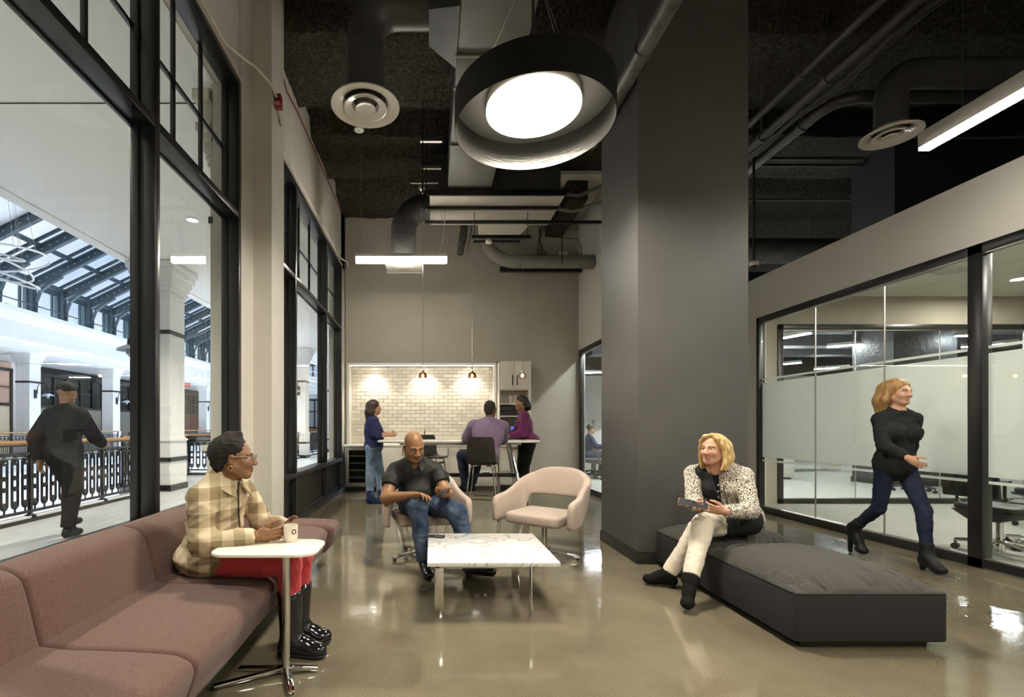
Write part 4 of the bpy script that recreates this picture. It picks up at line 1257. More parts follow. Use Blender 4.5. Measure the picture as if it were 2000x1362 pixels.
# tall cupboard
TX0, TX1, TF = 1.345, 1.975, 9.56
tcb = empty('tall_cupboard', ((TX0 + TX1) / 2, TF + .2, 0), 0, 'cream tall cupboard with open shelves right of the niche', 'cupboard')
ox, oy = (TX0 + TX1) / 2, TF + .2
def tp(nm, m, *a, par=tcb, **k):
    q = MB(); q.box(a[0] - ox, a[1] - ox, a[2] - oy, a[3] - oy, a[4], a[5]); return q.build(nm, m, par, **k)
tp('side_panel', M['cabinet'], TX0, TX0 + .02, TF, YB + .09, 0, 2.56); tp('side_panel', M['cabinet'], TX1 - .05, TX1, TF - .01, YB + .09, 0, 2.56)
tp('back_panel', M['cabinet'], TX0, TX1, YB + .08, YB + .095, 0, 2.56); tp('top_panel', M['cabinet'], TX0, TX1, TF, YB + .09, 2.54, 2.56)
tp('shelf', M['cabinet'], TX0 + .02, TX1 - .05, TF, YB + .08, 1.985, 2.005)
for z in (1.70, 1.46): tp('shelf', M['white'], TX0 + .02, TX1 - .05, TF, YB + .08, z, z + .02)
tp('counter', M['quartz'], TX0 + .02, TX1 - .05, TF - .1, YB + .08, .875, .915)
for z0, z1 in ((.11, .37), (.37, .63), (.63, .87)):
    f = tp('drawer', M['cabinet'], TX0 + .02, TX1 - .05, TF - .02, TF, z0 + .003, z1 - .003)
    tp('handle', hm, (TX0 + TX1) / 2 - .08, (TX0 + TX1) / 2 + .08, TF - .045, TF - .03, z1 - .05, z1 - .038, par=f)
xm = (TX0 + TX1 - .03) / 2
for a, c, hx in ((TX0 + .02, xm, xm - .05), (xm, TX1 - .05, xm + .04)):
    f = tp('door', M['cabinet'], a + .002, c - .002, TF - .018, TF, 2.005, 2.54, bevel=.0015)
    tp('handle', hm, hx, hx + .02, TF - .045, TF - .032, 2.08, 2.28, par=f)
cup_m = mat('banded_mug', (.62, .58, .52), .4)
for i, (x, lb) in enumerate(((1.60, 'left'), (1.70, 'right'))):
    r = empty('shelf_mug', (x, TF + .12, 1.72), 0, lb + ' stack of pale mugs on the upper cupboard shelf', 'mug', 'mugs in the cupboard')
    for z in (0, .085):
        q = MB(); q.lathe([(.036, z), (.043, z + .01), (.045, z + .08), (.041, z + .08), (.038, z + .015)], seg=20, cap=False); q.build('mug', cup_m, r, smooth=True)
for i, z in enumerate((1.48, 1.575)):
    r = empty('storage_drawer', (1.56, TF + .16, z), 0, ('lower', 'upper') [i] + ' black wicker storage drawer in the cupboard', 'storage box', 'storage drawers in the cupboard')
    q = MB(); q.box(-.18, .18, -.14, .14, 0, .088); q.build('box', mat('black_wicker', (.02, .018, .016), .7, bump=.6, bscale=80) if 'black_wicker' not in bpy.data.materials else bpy.data.materials['black_wicker'], r, bevel=.006)
    q = MB(); q.box(-.03, .03, -.15, -.138, .035, .05); q.build('handle', M['blackmat'], r)
cm = empty('coffee_machine', (1.62, TF + .14, .915), 0, 'coffee machine with a blue screen behind the woman in the plum jacket', 'coffee machine')
q = MB(); q.box(-.17, .17, -.17, .16, 0, .42); q.build('body', M['plastic_black'], cm, bevel=.01)
q = MB(); q.box(-.06, .14, -.182, -.17, .02, .36); q.build('front_panel', M['steel'], cm)
q = MB(); q.box(-.05, .13, -.188, -.182, .22, .34); q.build('screen', emit('machine_screen', (.06, .10, .6), 1.2), cm)
for k in range(3):
    q = MB(); q.box(-.035 + k * .055, -.005 + k * .055, -.190, -.188, .235, .265); q.build('icon', emit('machine_icon_%d' % k, (.5, .6, 1), 1.5), cm)

# ---------------------------------------------------------------- bar table and stools
bt = empty('bar_table', (.43, 7.6, 0), 0, 'long white standing-height table with splayed chrome legs', 'table')
q = MB(); q.prism([(x, y) for x, y in rrect(-1.26, 1.26, -.40, .40, .30, 8)], 1.02, 1.05); q.build('table_top', M['quartz'], bt, bevel=.006)
q = MB(); q.box(-.92, .98, -.03, .03, .97, 1.02); q.build('under_rail', M['steel'], bt)
for sx in (-1, 1):
    q = MB(); q.box(sx * .82 - .11, sx * .82 + .11, -.30, .30, 1.0, 1.02); q.build('bracket', M['steel'], bt)
    for sy in (-1, 1):
        q = MB(); q.tube([(sx * .78, sy * .06, 1.0), (sx * .86, sy * .18, .62), (sx * 1.0, sy * .34, .012)], .027, 12); q.build('leg', M['chrome'], bt, smooth=True)
        q = MB(); q.lathe([(.03, 0), (.03, .012)], (sx * 1.0, sy * .34, 0), 12, cap=True); q.build('foot', M['rubber'], bt)
    q = MB(); q.box(sx * .90 - .025, sx * .90 + .025, -.22, .22, .47, .53); q.build('end_stretcher', M['black'], bt)
q = MB(); q.box(-.9, .9, -.025, .025, .47, .53); q.build('stretcher', M['black'], bt)
def stool():
    r = empty('bar_stool')
    q = MB()
    # shell: seat curving up into the back (profile in y,z; sitter faces +y)
    prof = [(.21, .735), (.19, .75), (.10, .742), (-.06, .738), (-.14, .75), (-.185, .80), (-.205, .90), (-.225, 1.06), (-.235, 1.12)]
    wdt = [.19, .205, .212, .212, .205, .2, .195, .185, .165]
    n = len(prof); S = 9
    for off in (0, 1):
        for (y, z), w_ in zip(prof, wdt):
            for k in range(S):
                u = -1 + 2 * k / (S - 1)
                lift = .018 * u * u
                dy = (.0, .004)[off]
                up = z > .80
                q.v.append((w_ * u, y + (lift * .9 if up else 0) - (.012 * off if up else 0), z + (lift if not up else 0) - (.012 * off if not up else 0)))
    for off in (0, 1):
        b0 = off * n * S
        for i in range(n - 1):
            for k in range(S - 1):
                f = (b0 + i * S + k, b0 + i * S + k + 1, b0 + (i + 1) * S + k + 1, b0 + (i + 1) * S + k)
                q.f.append(f); q.m.append(0)
    N = n * S
    rim = [k for k in range(S)] + [i * S + S - 1 for i in range(1, n)] + [(n - 1) * S + k for k in range(S - 2, -1, -1)] + [i * S for i in range(n - 2, 0, -1)]
    for a, c in zip(rim, rim[1:] + rim[:1]):
        q.f.append((a, c, c + N, a + N)); q.m.append(0)
    q.build('seat_shell', mat('espresso_shell', (.022, .018, .015), .42), r, smooth=True, angle=55)
    tops = [(-.15, -.13), (.15, -.13), (.15, .13), (-.15, .13)]
    feet = [(-.235, -.225), (.235, -.225), (.235, .225), (-.235, .225)]
    for (tx, ty), (fx, fy) in zip(tops, feet):
        q = MB(); q.tube([(tx * .5, ty, .722), (tx * .85, ty, .722), (tx, ty * 1.02, .70), (tx + (fx - tx) * .5, ty + (fy - ty) * .5, .36), (fx, fy, .01)], .0115, 8); q.build('leg', M['chrome'], r, smooth=True)
        q = MB(); q.lathe([(.016, 0), (.016, .012)], (fx, fy, 0), 10, cap=True); q.build('foot', M['rubber'], r)
    for z, s in ((.27, .62),):
        P = [(t[0] + (f[0] - t[0]) * s, t[1] + (f[1] - t[1]) * s, z) for t, f in zip(tops, feet)]
        for i in range(4):
            zz = z + (.05 if i % 2 else 0)
            a, c = P[i], P[(i + 1) % 4]
            q = MB(); q.tube([(a[0], a[1], zz), (c[0], c[1], zz)], .008, 6); q.build('foot_ring', M['chrome'], r)
    q = MB(); q.tube([(-.07, -.13, .722), (-.07, .13, .722)], .01, 6); q.tube([(.07, -.13, .722), (.07, .13, .722)], .01, 6); q.build('seat_frame', M['chrome'], r)
    return r
s0 = stool()
s0.location = (.72, 6.72, 0); s0.rotation_euler = (0, 0, R(-14))
tag(s0, 'dark bar stool under the man in the lilac sweater', 'bar stool', 'bar stools')
s1 = copy_tree(s0); s1.location = (-.08, 6.95, 0); s1.rotation_euler = (0, 0, R(-62))
tag(s1, 'empty dark bar stool turned sideways behind the man in black', 'bar stool', 'bar stools')
s2 = copy_tree(s0); s2.location = (.02, 8.32, 0); s2.rotation_euler = (0, 0, R(-150))
tag(s2, 'empty dark bar stool on the far side of the standing table', 'bar stool', 'bar stools')
smoke = glass('smoked_amber_glass', (.62, .45, .28), 1.5)
clear = glass('clear_pendant_glass', (.95, .85, .75), 1.5)
for i, (x, lb) in enumerate(((-.13, 'left smoked glass pendant over the standing table'), (.645, 'middle smoked glass pendant over the standing table'), (1.435, 'clear glass pendant in front of the tall cupboard'))):
    r = empty('glass_pendant', (x, 7.6, 2.03), 0, lb, 'pendant light', 'glass pendants over the bar')
    q = MB()
    if i < 2: q.lathe([(.025, .085), (.05, .075), (.062, .05), (.070, .0), (.067, .0), (.059, .048), (.047, .07), (.025, .08)], seg=24)
    else: q.lathe([(.025, .085), (.05, .075), (.066, .04), (.06, .0), (.045, -.02), (.043, -.018), (.057, .0), (.063, .04), (.047, .07), (.025, .08)], seg=10)
    q.build('shade', smoke if i < 2 else clear, r, smooth=True)
    q = MB(); q.ball((0, 0, .03), .022, 12, 8); q.build('bulb', M['lit_bulb'], r, smooth=True)
    q = MB(); q.lathe([(.028, .08), (.022, .10), (.008, .12)], seg=14, cap=True); q.build('socket', M['steel'], r, smooth=True)
    q = MB(); q.tube([(0, 0, .12), (0, 0, .29)], .006, 6); q.build('stem', M['steel'], r)
    q = MB(); q.tube([(0, 0, .29), (0, 0, 2.60 if i == 0 else 2.20)], .0035, 5); q.build('cord', M['steel'], r)

# ================================================================ LOUNGE
# sofa: three modules and an end piece
sofa = empty('sofa', (-1.25, 2.5, 0), 0, 'long plum fabric sofa along the shop window', 'sofa')
ox, oy = -1.25, 2.5
def smooth_loop(P, n=5):
    out = []
    m = len(P)
    for i in range(m):
        p0, p1, p2, p3 = [Vector(P[(i + k - 1) % m]) for k in range(4)]
        for k in range(n):
            t = k / n
            out.append(tuple(.5 * ((2 * p1) + (-p0 + p2) * t + (2 * p0 - 5 * p1 + 4 * p2 - p3) * t * t + (-p0 + 3 * p1 - 3 * p2 + p3) * t ** 3)))
    return out
def loft(prof, y0, y1, name, m, par, round_=.03, n=5, bulge=0):
    """rounded-end pillow: profile (x,z) swept in y, shrunk at both ends"""
    P = [Vector((x - ox, z)) for x, z in smooth_loop(prof, n)]
    c = sum(P, Vector((0, 0))) / len(P)
    q = MB(); st = []
    for k in range(5):
        a = PI / 2 * k / 4
        st.append((y0 + round_ * (1 - math.sin(a)), round_ * (1 - math.cos(a)) if 0 else round_ * (1 - math.sin(PI / 2 * k / 4))))
    st = [(y0 + round_ * (1 - math.cos(PI / 2 * k / 4)), round_ * (1 - math.sin(PI / 2 * k / 4))) for k in range(5)]
    mids = [(y0 + round_ + (y1 - y0 - 2 * round_) * k / 6, -bulge * math.sin(PI * k / 6)) for k in range(1, 6)]
    st = st + mids + [(y1 - (a - y0), i) for a, i in reversed(st)]
    L_ = len(P)
    for y, ins in st:
        for i, p in enumerate(P):
            d = (p - c); 
            t = (P[(i + 1) % L_] - P[i - 1]); nrm = Vector((t.y, -t.x))
            if nrm.length > 0: nrm.normalize()
            if nrm.dot(d) < 0: nrm = -nrm
            v = p - nrm * ins
            q.v.append((v.x, y - oy, v.y))
    for s in range(len(st) - 1):
        for i in range(L_):
            j = (i + 1) % L_
            q.f.append((s * L_ + i, s * L_ + j, (s + 1) * L_ + j, (s + 1) * L_ + i)); q.m.append(0)
    q.f.append(tuple(range(L_))); q.m.append(0)
    q.f.append(tuple((len(st) - 1) * L_ + i for i in reversed(range(L_)))); q.m.append(0)
    return q.build(name, m, par, smooth=True, angle=60)
seat_prof = [(-1.50, .43), (-1.30, .437), (-1.0, .425), (-.90, .405), (-.865, .36), (-.895, .26), (-.935, .19), (-1.10, .18), (-1.50, .18)]
back_prof = [(-1.40, .36), (-1.435, .46), (-1.475, .62), (-1.50, .69), (-1.55, .725), (-1.63, .735), (-1.69, .70), (-1.715, .6), (-1.715, .35), (-1.66, .25), (-1.5, .25)]
ys = [.28, 1.03, 1.78, 2.53, 3.28, 4.03]
ys = [.30, 1.04, 1.78, 2.53, 3.28, 4.05]
for a, c in zip(ys[:-1], ys[1:]):
    loft(seat_prof, a + .002, c - .002, 'seat_cushion', M['fabric_sofa'], sofa, .022, 5, .006)
    loft(back_prof, a + .002, c - .002, 'back_cushion', M['fabric_sofa'], sofa, .022, 5, .004)
end_prof = [(-1.55, .43), (-1.3, .437), (-1.0, .432), (-.86, .42), (-.815, .37), (-.85, .26), (-.91, .19), (-1.10, .18), (-1.55, .18)]
loft(end_prof, 4.055, 4.36, 'end_cushion', M['fabric_sofa'], sofa, .03)
for y in (.5, 1.9, 3.3, 4.2):
    for x in (-1.10, -1.60):
        q = MB(); q.box(x - ox - .02, x - ox + .02, y - oy - .02, y - oy + .02, 0, .20); q.build('leg', M['black'], sofa)
q = MB(); q.box(-1.64 - ox, -1.08 - ox, .35 - oy, 4.3 - oy, .15, .22); q.build('base_frame', M['blackmat'], sofa)

# side table
sd = empty('side_table', (-.735, 2.45, 0), 0, 'white rounded side table on a chrome pole by the sofa', 'side table')
q = MB(); q.prism(rrect(-.355, .17, -.125, .205, .09, 8), .62, .637); q.build('table_top', mat('white_laminate', (.72, .67, .58), .3), sd, bevel=.005)
q = MB(); q.box(-.03, .03, -.03, .06, .605, .62); q.build('top_bracket', M['steel'], sd)
q = MB(); q.tube([(0, 0, .03), (0, 0, .615)], .021, 16); q.build('pole', M['chrome'], sd, smooth=True)
for i, (dx, dy) in enumerate(((-.25, .03), (.155, .03), (.085, -.20), (-.30, -.15))):
    q = MB(); a = Vector((0, 0, .032)); c = Vector((dx, dy, .014))
    q.bar(a, c, .032, .018); q.build('base_arm', M['chrome'], sd, bevel=.003)

# marble table
mt = empty('marble_table', (.41, 3.58, 0), 0, 'low square marble coffee table on flat chrome legs', 'coffee table')
q = MB(); q.box(-.435, .43, -.45, .42, .345, .372); q.build('table_top', M['marble'], mt, bevel=.003)
for x0, x1, y0, y1 in ((-.385, -.328, -.405, -.395), (.243, .253, -.42, -.365), (.215, .275, .165, .175), (-.385, -.375, .17, .225)):
    q = MB(); q.box(x0, x1, y0, y1, 0, .345); q.build('leg', M['chrome'], mt, bevel=.001)
q = MB(); q.box(-.385, .275, -.41, -.38, .325, .345); q.box(-.385, .275, .165, .195, .325, .345); q.box(-.385, -.355, -.41, .195, .325, .345); q.box(.235, .265, -.41, .195, .325, .345); q.build('apron', M['steel'], mt)
ph = empty('phone', (.03, 3.87, .372), R(-12), 'black phone lying on the marble table', 'phone')
q = MB(); q.prism(rrect(-.08, .08, -.038, .038, .012, 4), 0, .009); q.build('case', M['plastic_black'], ph, bevel=.002)
q = MB(); q.prism(rrect(-.076, .076, -.034, .034, .010, 4), .009, .0098); q.build('screen', mat('phone_glass', (.03, .035, .045), .05), ph)
for k in range(3):
    q = MB(); q.lathe([(.006, .0098), (.005, .011), (.0005, .011)], (.055 - .02 * k, -.015, 0), 10); q.build('camera_lens', M['steel'], ph)

# armchairs
def armchair():
    r = empty('swivel_armchair')
    # seat (faces -y)
    q = MB()
    prof = rrect(-.275, .275, -.30, .24, .07, 6)
    q.prism(prof, .345, .445); q.build('seat_cushion', M['fabric_pink'], r, bevel=.028, bseg=4)
    # wrap-around shell: arms and back in one bent band with an opening above the seat
    ctl = [(0, 0, .285), (.14, .12, .283), (.25, .205, .272), (.35, .272, .235), (.46, .318, .155), (.72, .372, -.06), (1.0, .388, -.30)]
    def lin(a, j):
        for p, q_ in zip(ctl[:-1], ctl[1:]):
            if a <= q_[0]:
                k = (a - p[0]) / (q_[0] - p[0]); return p[j] + (q_[j] - p[j]) * k
        return ctl[-1][j]
    def sm(a, j):
        if abs(a) < .04: return lin(.04 if j == 2 else 0, j) if j == 2 else lin(abs(a), 1)
        return sum(lin(max(0, min(1, a + o)), j) for o in (-.05, -.025, 0, .025, .05)) / 5
    def band(t):
        a = abs(t); s = 1 if t >= 0 else -1
        x, y = s * sm(a, 1), sm(a, 2)
        x2, y2 = sm(min(1, a + .03), 1), sm(min(1, a + .03), 2); x1, y1 = sm(max(0, a - .03), 1), sm(max(0, a - .03), 2)
        d = Vector((-(y2 - y1) * s, x2 - x1, 0))
        if d.length < 1e-6: d = Vector((0, 1, 0))
        return Vector((x, y, 0)), d.normalized()
    def top(t):
        a = abs(t)
        if a < .24: return .845 - .03 * (a / .24) ** 3
        if a < .74: return .815 - .205 * ((a - .24) / .5) ** .9
        return .61 - .035 * (a - .74) / .26 - .05 * max(0, a - .94) / .06
    def bot(t):
        a = abs(t)
        if a < .34: return .560
        if a < .52:
            k = (a - .34) / .18; return .560 - .215 * (k * k * (3 - 2 * k))
        return .345
    N_ = 72; K = 9
    q = MB()
    for i in range(N_ + 1):
        t = -1 + 2 * i / N_
        c, d = band(t)
        zt, zb = top(t), bot(t)
        th = .032 + .012 * (abs(t) < .5)
        e = min(1, (1 - abs(t)) / .03) if abs(t) > .97 else 1
        for k in range(2 * K):
            ang = 2 * PI * k / (2 * K)
            # superellipse section
            cx, sz = math.cos(ang), math.sin(ang)
            cx = math.copysign(abs(cx) ** .55, cx); sz = math.copysign(abs(sz) ** .35, sz)
            z = (zt + zb) / 2 + (zt - zb) / 2 * sz * (.75 + .25 * e)
            lean = (z - .45) * .24 * (1 if abs(t) < .3 else max(0.15, 1 - (abs(t) - .3) / .4))
            p = c + d * (cx * th * (.3 + .7 * e) + lean)
            q.v.append((p.x, p.y, z))
    S = 2 * K
    for i in range(N_):
        for k in range(S):
            k2 = (k + 1) % S
            q.f.append((i * S + k, i * S + k2, (i + 1) * S + k2, (i + 1) * S + k)); q.m.append(0)
    q.f.append(tuple(range(S))); q.m.append(0)
    q.f.append(tuple(N_ * S + k for k in reversed(range(S)))); q.m.append(0)
    q.build('back_and_arms', M['fabric_pink'], r, smooth=True, angle=60)
    q = MB(); q.prism(rrect(-.14, .14, -.13, .13, .03, 4), .325, .35); q.build('seat_plate', M['blackmat'], r)
    q = MB(); q.tube([(0, 0, .05), (0, 0, .33)], .026, 14); q.build('swivel_post', M['chrome'], r, smooth=True)
    for k in range(4):
        a = R(20 + 90 * k)
        e = Vector((math.cos(a), math.sin(a), 0)) * .33
        q = MB(); q.bar((e.x * .04, e.y * .04, .062), (e.x, e.y, .030), .042, .020); f = q.build('base_arm', M['chrome'], r, bevel=.004)
        q = MB(); q.lathe([(.016, 0), (.018, .02)], (e.x * .94, e.y * .94, 0), 12, cap=True); q.build('glide', M['rubber'], f)
    return r
ac = armchair()
ac.location = (1.09, 4.66, 0); ac.rotation_euler = (0, 0, R(-40))
tag(ac, 'empty blush wool swivel armchair right of the marble table', 'armchair', 'swivel armchairs')
ac2 = copy_tree(ac); ac2.location = (-.085, 4.70, 0); ac2.rotation_euler = (0, 0, R(14))
tag(ac2, 'blush wool swivel armchair under the man in black', 'armchair', 'swivel armchairs')

# ottomans
def ottoman(x0, x1, y0, y1, z0, label, seed):
    cx, cy = (x0 + x1) / 2, (y0 + y1) / 2
    r = empty('ottoman', (cx, cy, 0), 0, label, 'ottoman', 'charcoal ottomans by the column')
    hx, hy = (x1 - x0) / 2, (y1 - y0) / 2
    zs = .315
    q = MB(); q.box(-hx + .07, hx - .07, -hy + .06, hy - .03, 0, z0 + .01); q.build('plinth', M['blackmat'], r)
    q = MB(); q.prism(rrect(-hx, hx, -hy, hy, .035, 5), z0, zs); q.build('base', M['fabric_grey'], r, bevel=.012, bseg=3)
    n = 110
    q = MB()
    rng = np.random.RandomState(seed)
    pleats = [(rng.uniform(-.9, .9), rng.uniform(.6, 1.1), rng.uniform(-.5, .5), e) for e in range(4) for _ in range(24)]
    for i in range(n + 1):
        for j in range(n + 1):
            u, v = -1 + 2 * i / n, -1 + 2 * j / n
            u_, v_ = math.copysign(abs(u) ** .85, u), math.copysign(abs(v) ** .85, v)
            m1 = (1 - abs(u_) ** 2.6) ** .55 * (1 - abs(v_) ** 2.6) ** .55
            z = zs + .118 * m1
            for pc, w_, sk, e in pleats:
                s, al = ((1 - v_, u_), (1 + v_, u_), (1 - u_, v_), (1 + u_, v_))[e]
                if s < .6:
                    dd = (al - pc - sk * s) / (.016 + .026 * s)
                    if abs(dd) < 3: z += -.017 * w_ * math.exp(-dd * dd) * math.sin(min(1, s / .05) * PI / 2) * (1 - s / .6) ** 1.4
            q.v.append((u_ * (hx - .006), v_ * (hy - .006), z))
    for i in range(n):
        for j in range(n):
            a = i * (n + 1) + j
            q.f.append((a, a + n + 1, a + n + 2, a + 1)); q.m.append(0)
    q.build('cushion', M['fabric_taupe'], r, smooth=True, angle=70)
    pts = [(x, y, zs) for x, y in rrect(-hx + .004, hx - .004, -hy + .004, hy - .004, .035, 5)]
    q = MB(); q.tube(pts, .006, 6, closed=True); q.build('piping', M['fabric_grey'], r, smooth=True)
    return r
ottoman(2.035, 2.90, 2.70, 3.69, .045, 'charcoal ottoman with a plump cushion nearest the camera', 2)
ottoman(2.035, 2.90, 3.695, 4.385, .045, 'charcoal ottoman against the column, partly behind the blonde woman', 9)

# ================================================================ MEETING ROOM AND OFFICE
def office_chair(loc, rz, label, group, mesh_c=M['plastic_black'], metal=M['chrome']):
    r = empty('office_chair', loc, rz, label, 'office chair', group)
    q = MB(); q.prism(rrect(-.25, .25, -.24, .24, .09, 5), .43, .49); q.build('seat', mesh_c, r, bevel=.02, bseg=3)
    q = MB(); q.hexa([(-.24, -.23, .40), (.24, -.23, .40), (.12, .22, .34), (-.12, .22, .34), (-.25, -.24, .43), (.25, -.24, .43), (.24, .24, .43), (-.24, .24, .43)]); q.build('seat_pan', mesh_c, r, bevel=.01)
    q = MB(); q.prism([(x, y) for x, y in rrect(-.22, .22, -.02, .02, .018, 3)], .58, 1.02); q.build('backrest', mesh_c, r, bevel=.01, loc=(0, .27, 0), rot=(R(-8), 0, 0))
    q = MB(); q.bar((0, .18, .40), (0, .30, .70), .07, .03); q.build('back_stem', mesh_c, r)
    for s in (-1, 1):
        q = MB(); q.tube([(s * .22, .05, .42), (s * .30, .05, .50), (s * .30, .05, .66)], .015, 6); q.prism(rrect(s * .30 - .04, s * .30 + .04, -.12, .13, .03, 4), .655, .68); q.build('armrest', mesh_c, r)
    q = MB(); q.tube([(0, 0, .10), (0, 0, .36)], .026, 12); q.tube([(0, 0, .04), (0, 0, .12)], .04, 12); q.build('gas_lift', metal, r, smooth=True)
    for k in range(5):
        a = R(72 * k + 20)
        e = Vector((math.cos(a), math.sin(a), 0))
        q = MB(); q.bar(e * .03 + Vector((0, 0, .13)), e * .31 + Vector((0, 0, .095)), .042, .03); f = q.build('base_arm', metal, r, bevel=.006)
        q = MB(); q.tube([e * .30 + Vector((0, 0, .05)), e * .30 + Vector((0, 0, .09))], .011, 6)
        t = Vector((-e.y, e.x, 0))
        for s in (-1, 1): q.tube([e * .30 + t * s * .006 + Vector((0, 0, .03)), e * .30 + t * s * .028 + Vector((0, 0, .03))], .03, 12)
        q.build('caster', M['rubber'], f, smooth=True)
    return r
office_chair((5.55, 4.72, .004), R(100), 'black meeting chair on chrome casters beside the black door post', 'meeting chairs')
office_chair((6.20, 4.85, .004), R(-60), 'black meeting chair at the right edge behind the glass', 'meeting chairs')
office_chair((7.6, 5.9, .004), R(180), 'black meeting chair deeper in the meeting room', 'meeting chairs')
tbm = empty('meeting_table', (7.5, 4.6, .004), 0, 'pale meeting table behind the frosted glass', 'table')
q = MB(); q.prism(rrect(-.9, 1.6, -.6, .6, .08, 5), .71, .74); q.build('table_top', M['white'], tbm, bevel=.004)
for sx in (-.5, 1.2):
    q = MB(); q.box(sx - .04, sx + .04, -.3, .3, 0, .71); q.build('leg', M['black'], tbm)
for i, (x, y) in enumerate(((6.2, 5.35), (6.5, 4.1), (8.45, 6.95), (8.0, 4.2), (6.3, 2.8), (8.2, 2.4))):
    r = empty('recessed_light', (x, y, 3.386), 0, 'round recessed light in the meeting room ceiling, %s' % ('near the inner glass', 'near the door post', 'deep inside', 'over the table', 'hidden behind the post', 'far right')[i], 'ceiling light', 'meeting room lights')
    q = MB(); q.lathe([(.11, 0), (.11, -.01), (.085, -.01), (.07, .0)], seg=24); q.build('trim_ring', M['white'], r)
    q = MB(); q.lathe([(.08, -.004), (.0005, -.004)], seg=20); q.build('lens', M['lit_conf'], r)
sp = empty('ceiling_speaker', (7.1, 6.57, 3.386), 0, 'round perforated speaker in the meeting room ceiling', 'speaker')
q = MB(); q.lathe([(.20, 0), (.20, -.008), (.18, -.012)], seg=28); q.build('rim', tile_m, sp, smooth=True)
q = MB(); q.lathe([(.18, -.010), (.0005, -.012)], seg=28); q.build('grille', mat('speaker_grille', (.36, .36, .31), .8), sp)
# open office
for i, (x0, y0, x1, y1) in enumerate(((1513, 663, 1583, 650), (1615, 677.5, 1725, 668.7), (1513, 713, 1565, 708), (1866, 656, 1894, 655), (1877, 678, 1902, 676), (1926, 675, 1990, 668), (1590, 721, 1660, 717), (1690, 712, 1735, 708))):
    a, c = [W(x, y, F * 1.9 / (VY - y)) for x, y in ((x0, y0), (x1, y1))]
    linear_pendant(a, c, 'lit office linear pendant ' + ('upper left behind the inner glass', 'long one left of the office column', 'lower left behind the inner glass', 'upper one right of the office column', 'lower one right of the office column', 'long one behind the sliding glass door', 'low one near the bottom of the clear strip', 'low one just left of the office column')[i], M['lit_office'], 'office linear pendants', .08, .07)
for i, (x, y) in enumerate(((3.75, 10.3), (4.1, 11.6), (5.2, 13.5), (4.6, 15.5), (7.5, 17))):
    linear_pendant((x, y, 3.0), (x + 1.3, y - .2, 3.0), 'lit linear pendant in the narrow glazing, ' + ('nearest', 'second back', 'over the red chair', 'far back on the left', 'far back on the right')[i], M['lit_office'], 'office linear pendants', .08, .07)
linear_pendant((3.55, 8.25, 3.22), (3.55, 9.6, 3.22), 'lit linear pendant just behind the narrow glazing, hidden by the column', M['lit_office'], 'office linear pendants', .08, .07)
b = MB(); b.box(9.76, 11.1, 10.2, 11.2, 0, 5.6); struct('column_office', b, mat('office_column', (.045, .047, .052), .5, bump=.5, bscale=9, bdist=.03), 'dark square column inside the open office')
b = MB(); b.box(9.74, 11.12, 10.18, 11.22, 0, .12); struct('baseboard_office', b, M['black'])
od = empty('duct_bank', (0, 0, 0), 0, 'dark grey ducts under the open office ceiling', 'duct')
for y, z in ((9.6, 3.55), (11.2, 3.5), (13.0, 3.45), (15.0, 3.5)):
    q = MB(); q.box(5.0, 16, y, y + .5, z, z + .4); q.build('duct_run', mat('office_duct', (.10, .105, .115), .5) if 'office_duct' not in bpy.data.materials else bpy.data.materials['office_duct'], od)
def desk(x, y, rz, label, z=0):
    r = empty('office_desk', (x, y, .002), rz, label, 'desk', 'office desks')
    q = MB(); q.box(-.8, .8, -.38, .38, .71, .74); q.build('desk_top', office_wall, r, bevel=.004)
    for s in (-.75, .75):
        q = MB(); q.box(s - .025, s + .025, -.34, .34, 0, .71); q.build('leg', M['white'], r)
    q = MB(); q.box(-.8, .8, .36, .39, .5, 1.15); q.build('screen_panel', mat('screen_panel', (.6, .6, .58), .8) if 'screen_panel' not in bpy.data.materials else bpy.data.materials['screen_panel'], r)
    return r
def monitor(x, y, z, rz, label):
    r = empty('monitor', (x, y, z), rz, label, 'monitor', 'office monitors')
    q = MB(); q.box(-.27, .27, -.015, .015, .12, .46); q.build('screen', M['plastic_black'], r, bevel=.004)
    q = MB(); q.box(-.02, .02, 0, .03, 0, .2); q.box(-.11, .11, -.08, .1, 0, .012); q.build('stand', M['steel'], r)
desk(5.05, 12.35, R(90), 'white office desk beside the seated office worker')
monitor(5.15, 12.6, .742, R(80), 'black monitor on the office worker desk, left one')
monitor(5.12, 12.0, .742, R(98), 'black monitor on the office worker desk, right one')
desk(4.9, 15.2, 0, 'white office desk far behind the office worker')
office_chair((3.98, 11.75, .002), R(-100), 'grey office chair in the narrow glazing behind the column', 'open office chairs', mat('chair_grey', (.10, .10, .11), .6), M['plastic_black'])
office_chair((4.2, 12.6, .002), R(-95), 'dark red office chair beside the office worker', 'open office chairs', mat('chair_red', (.14, .04, .045), .6), M['plastic_black'])
for i, (x, z) in enumerate(((4.6, 1.35), (5.1, 1.35), (5.6, 1.35), (6.1, 1.35))):
    o_ = empty('wall_board', (x + 1.5, 21.98, z), 0, 'white board on the far office wall, ' + ('leftmost', 'second from left', 'third from left', 'rightmost')[i], 'board', 'boards on the office wall')
    q = MB(); q.box(-.3, .3, -.02, 0, -.2, .2); q.build('panel', M['white'], o_)
    q = MB(); q.box(-.32, .32, -.015, 0, .2, .22); q.build('rail', M['steel'], o_)
fcab = empty('file_cabinet', (8.46, 11.8, .002), 0, 'white low file cabinet behind the inner glass', 'cabinet')
q = MB(); q.box(-.22, .22, -.25, .25, .05, 1.05); q.build('body', office_wall, fcab, bevel=.006)
for z in (.1, .55):
    q = MB(); q.box(-.2, .2, -.262, -.25, z, z + .42); q.build('drawer', M['white'], fcab, bevel=.003)
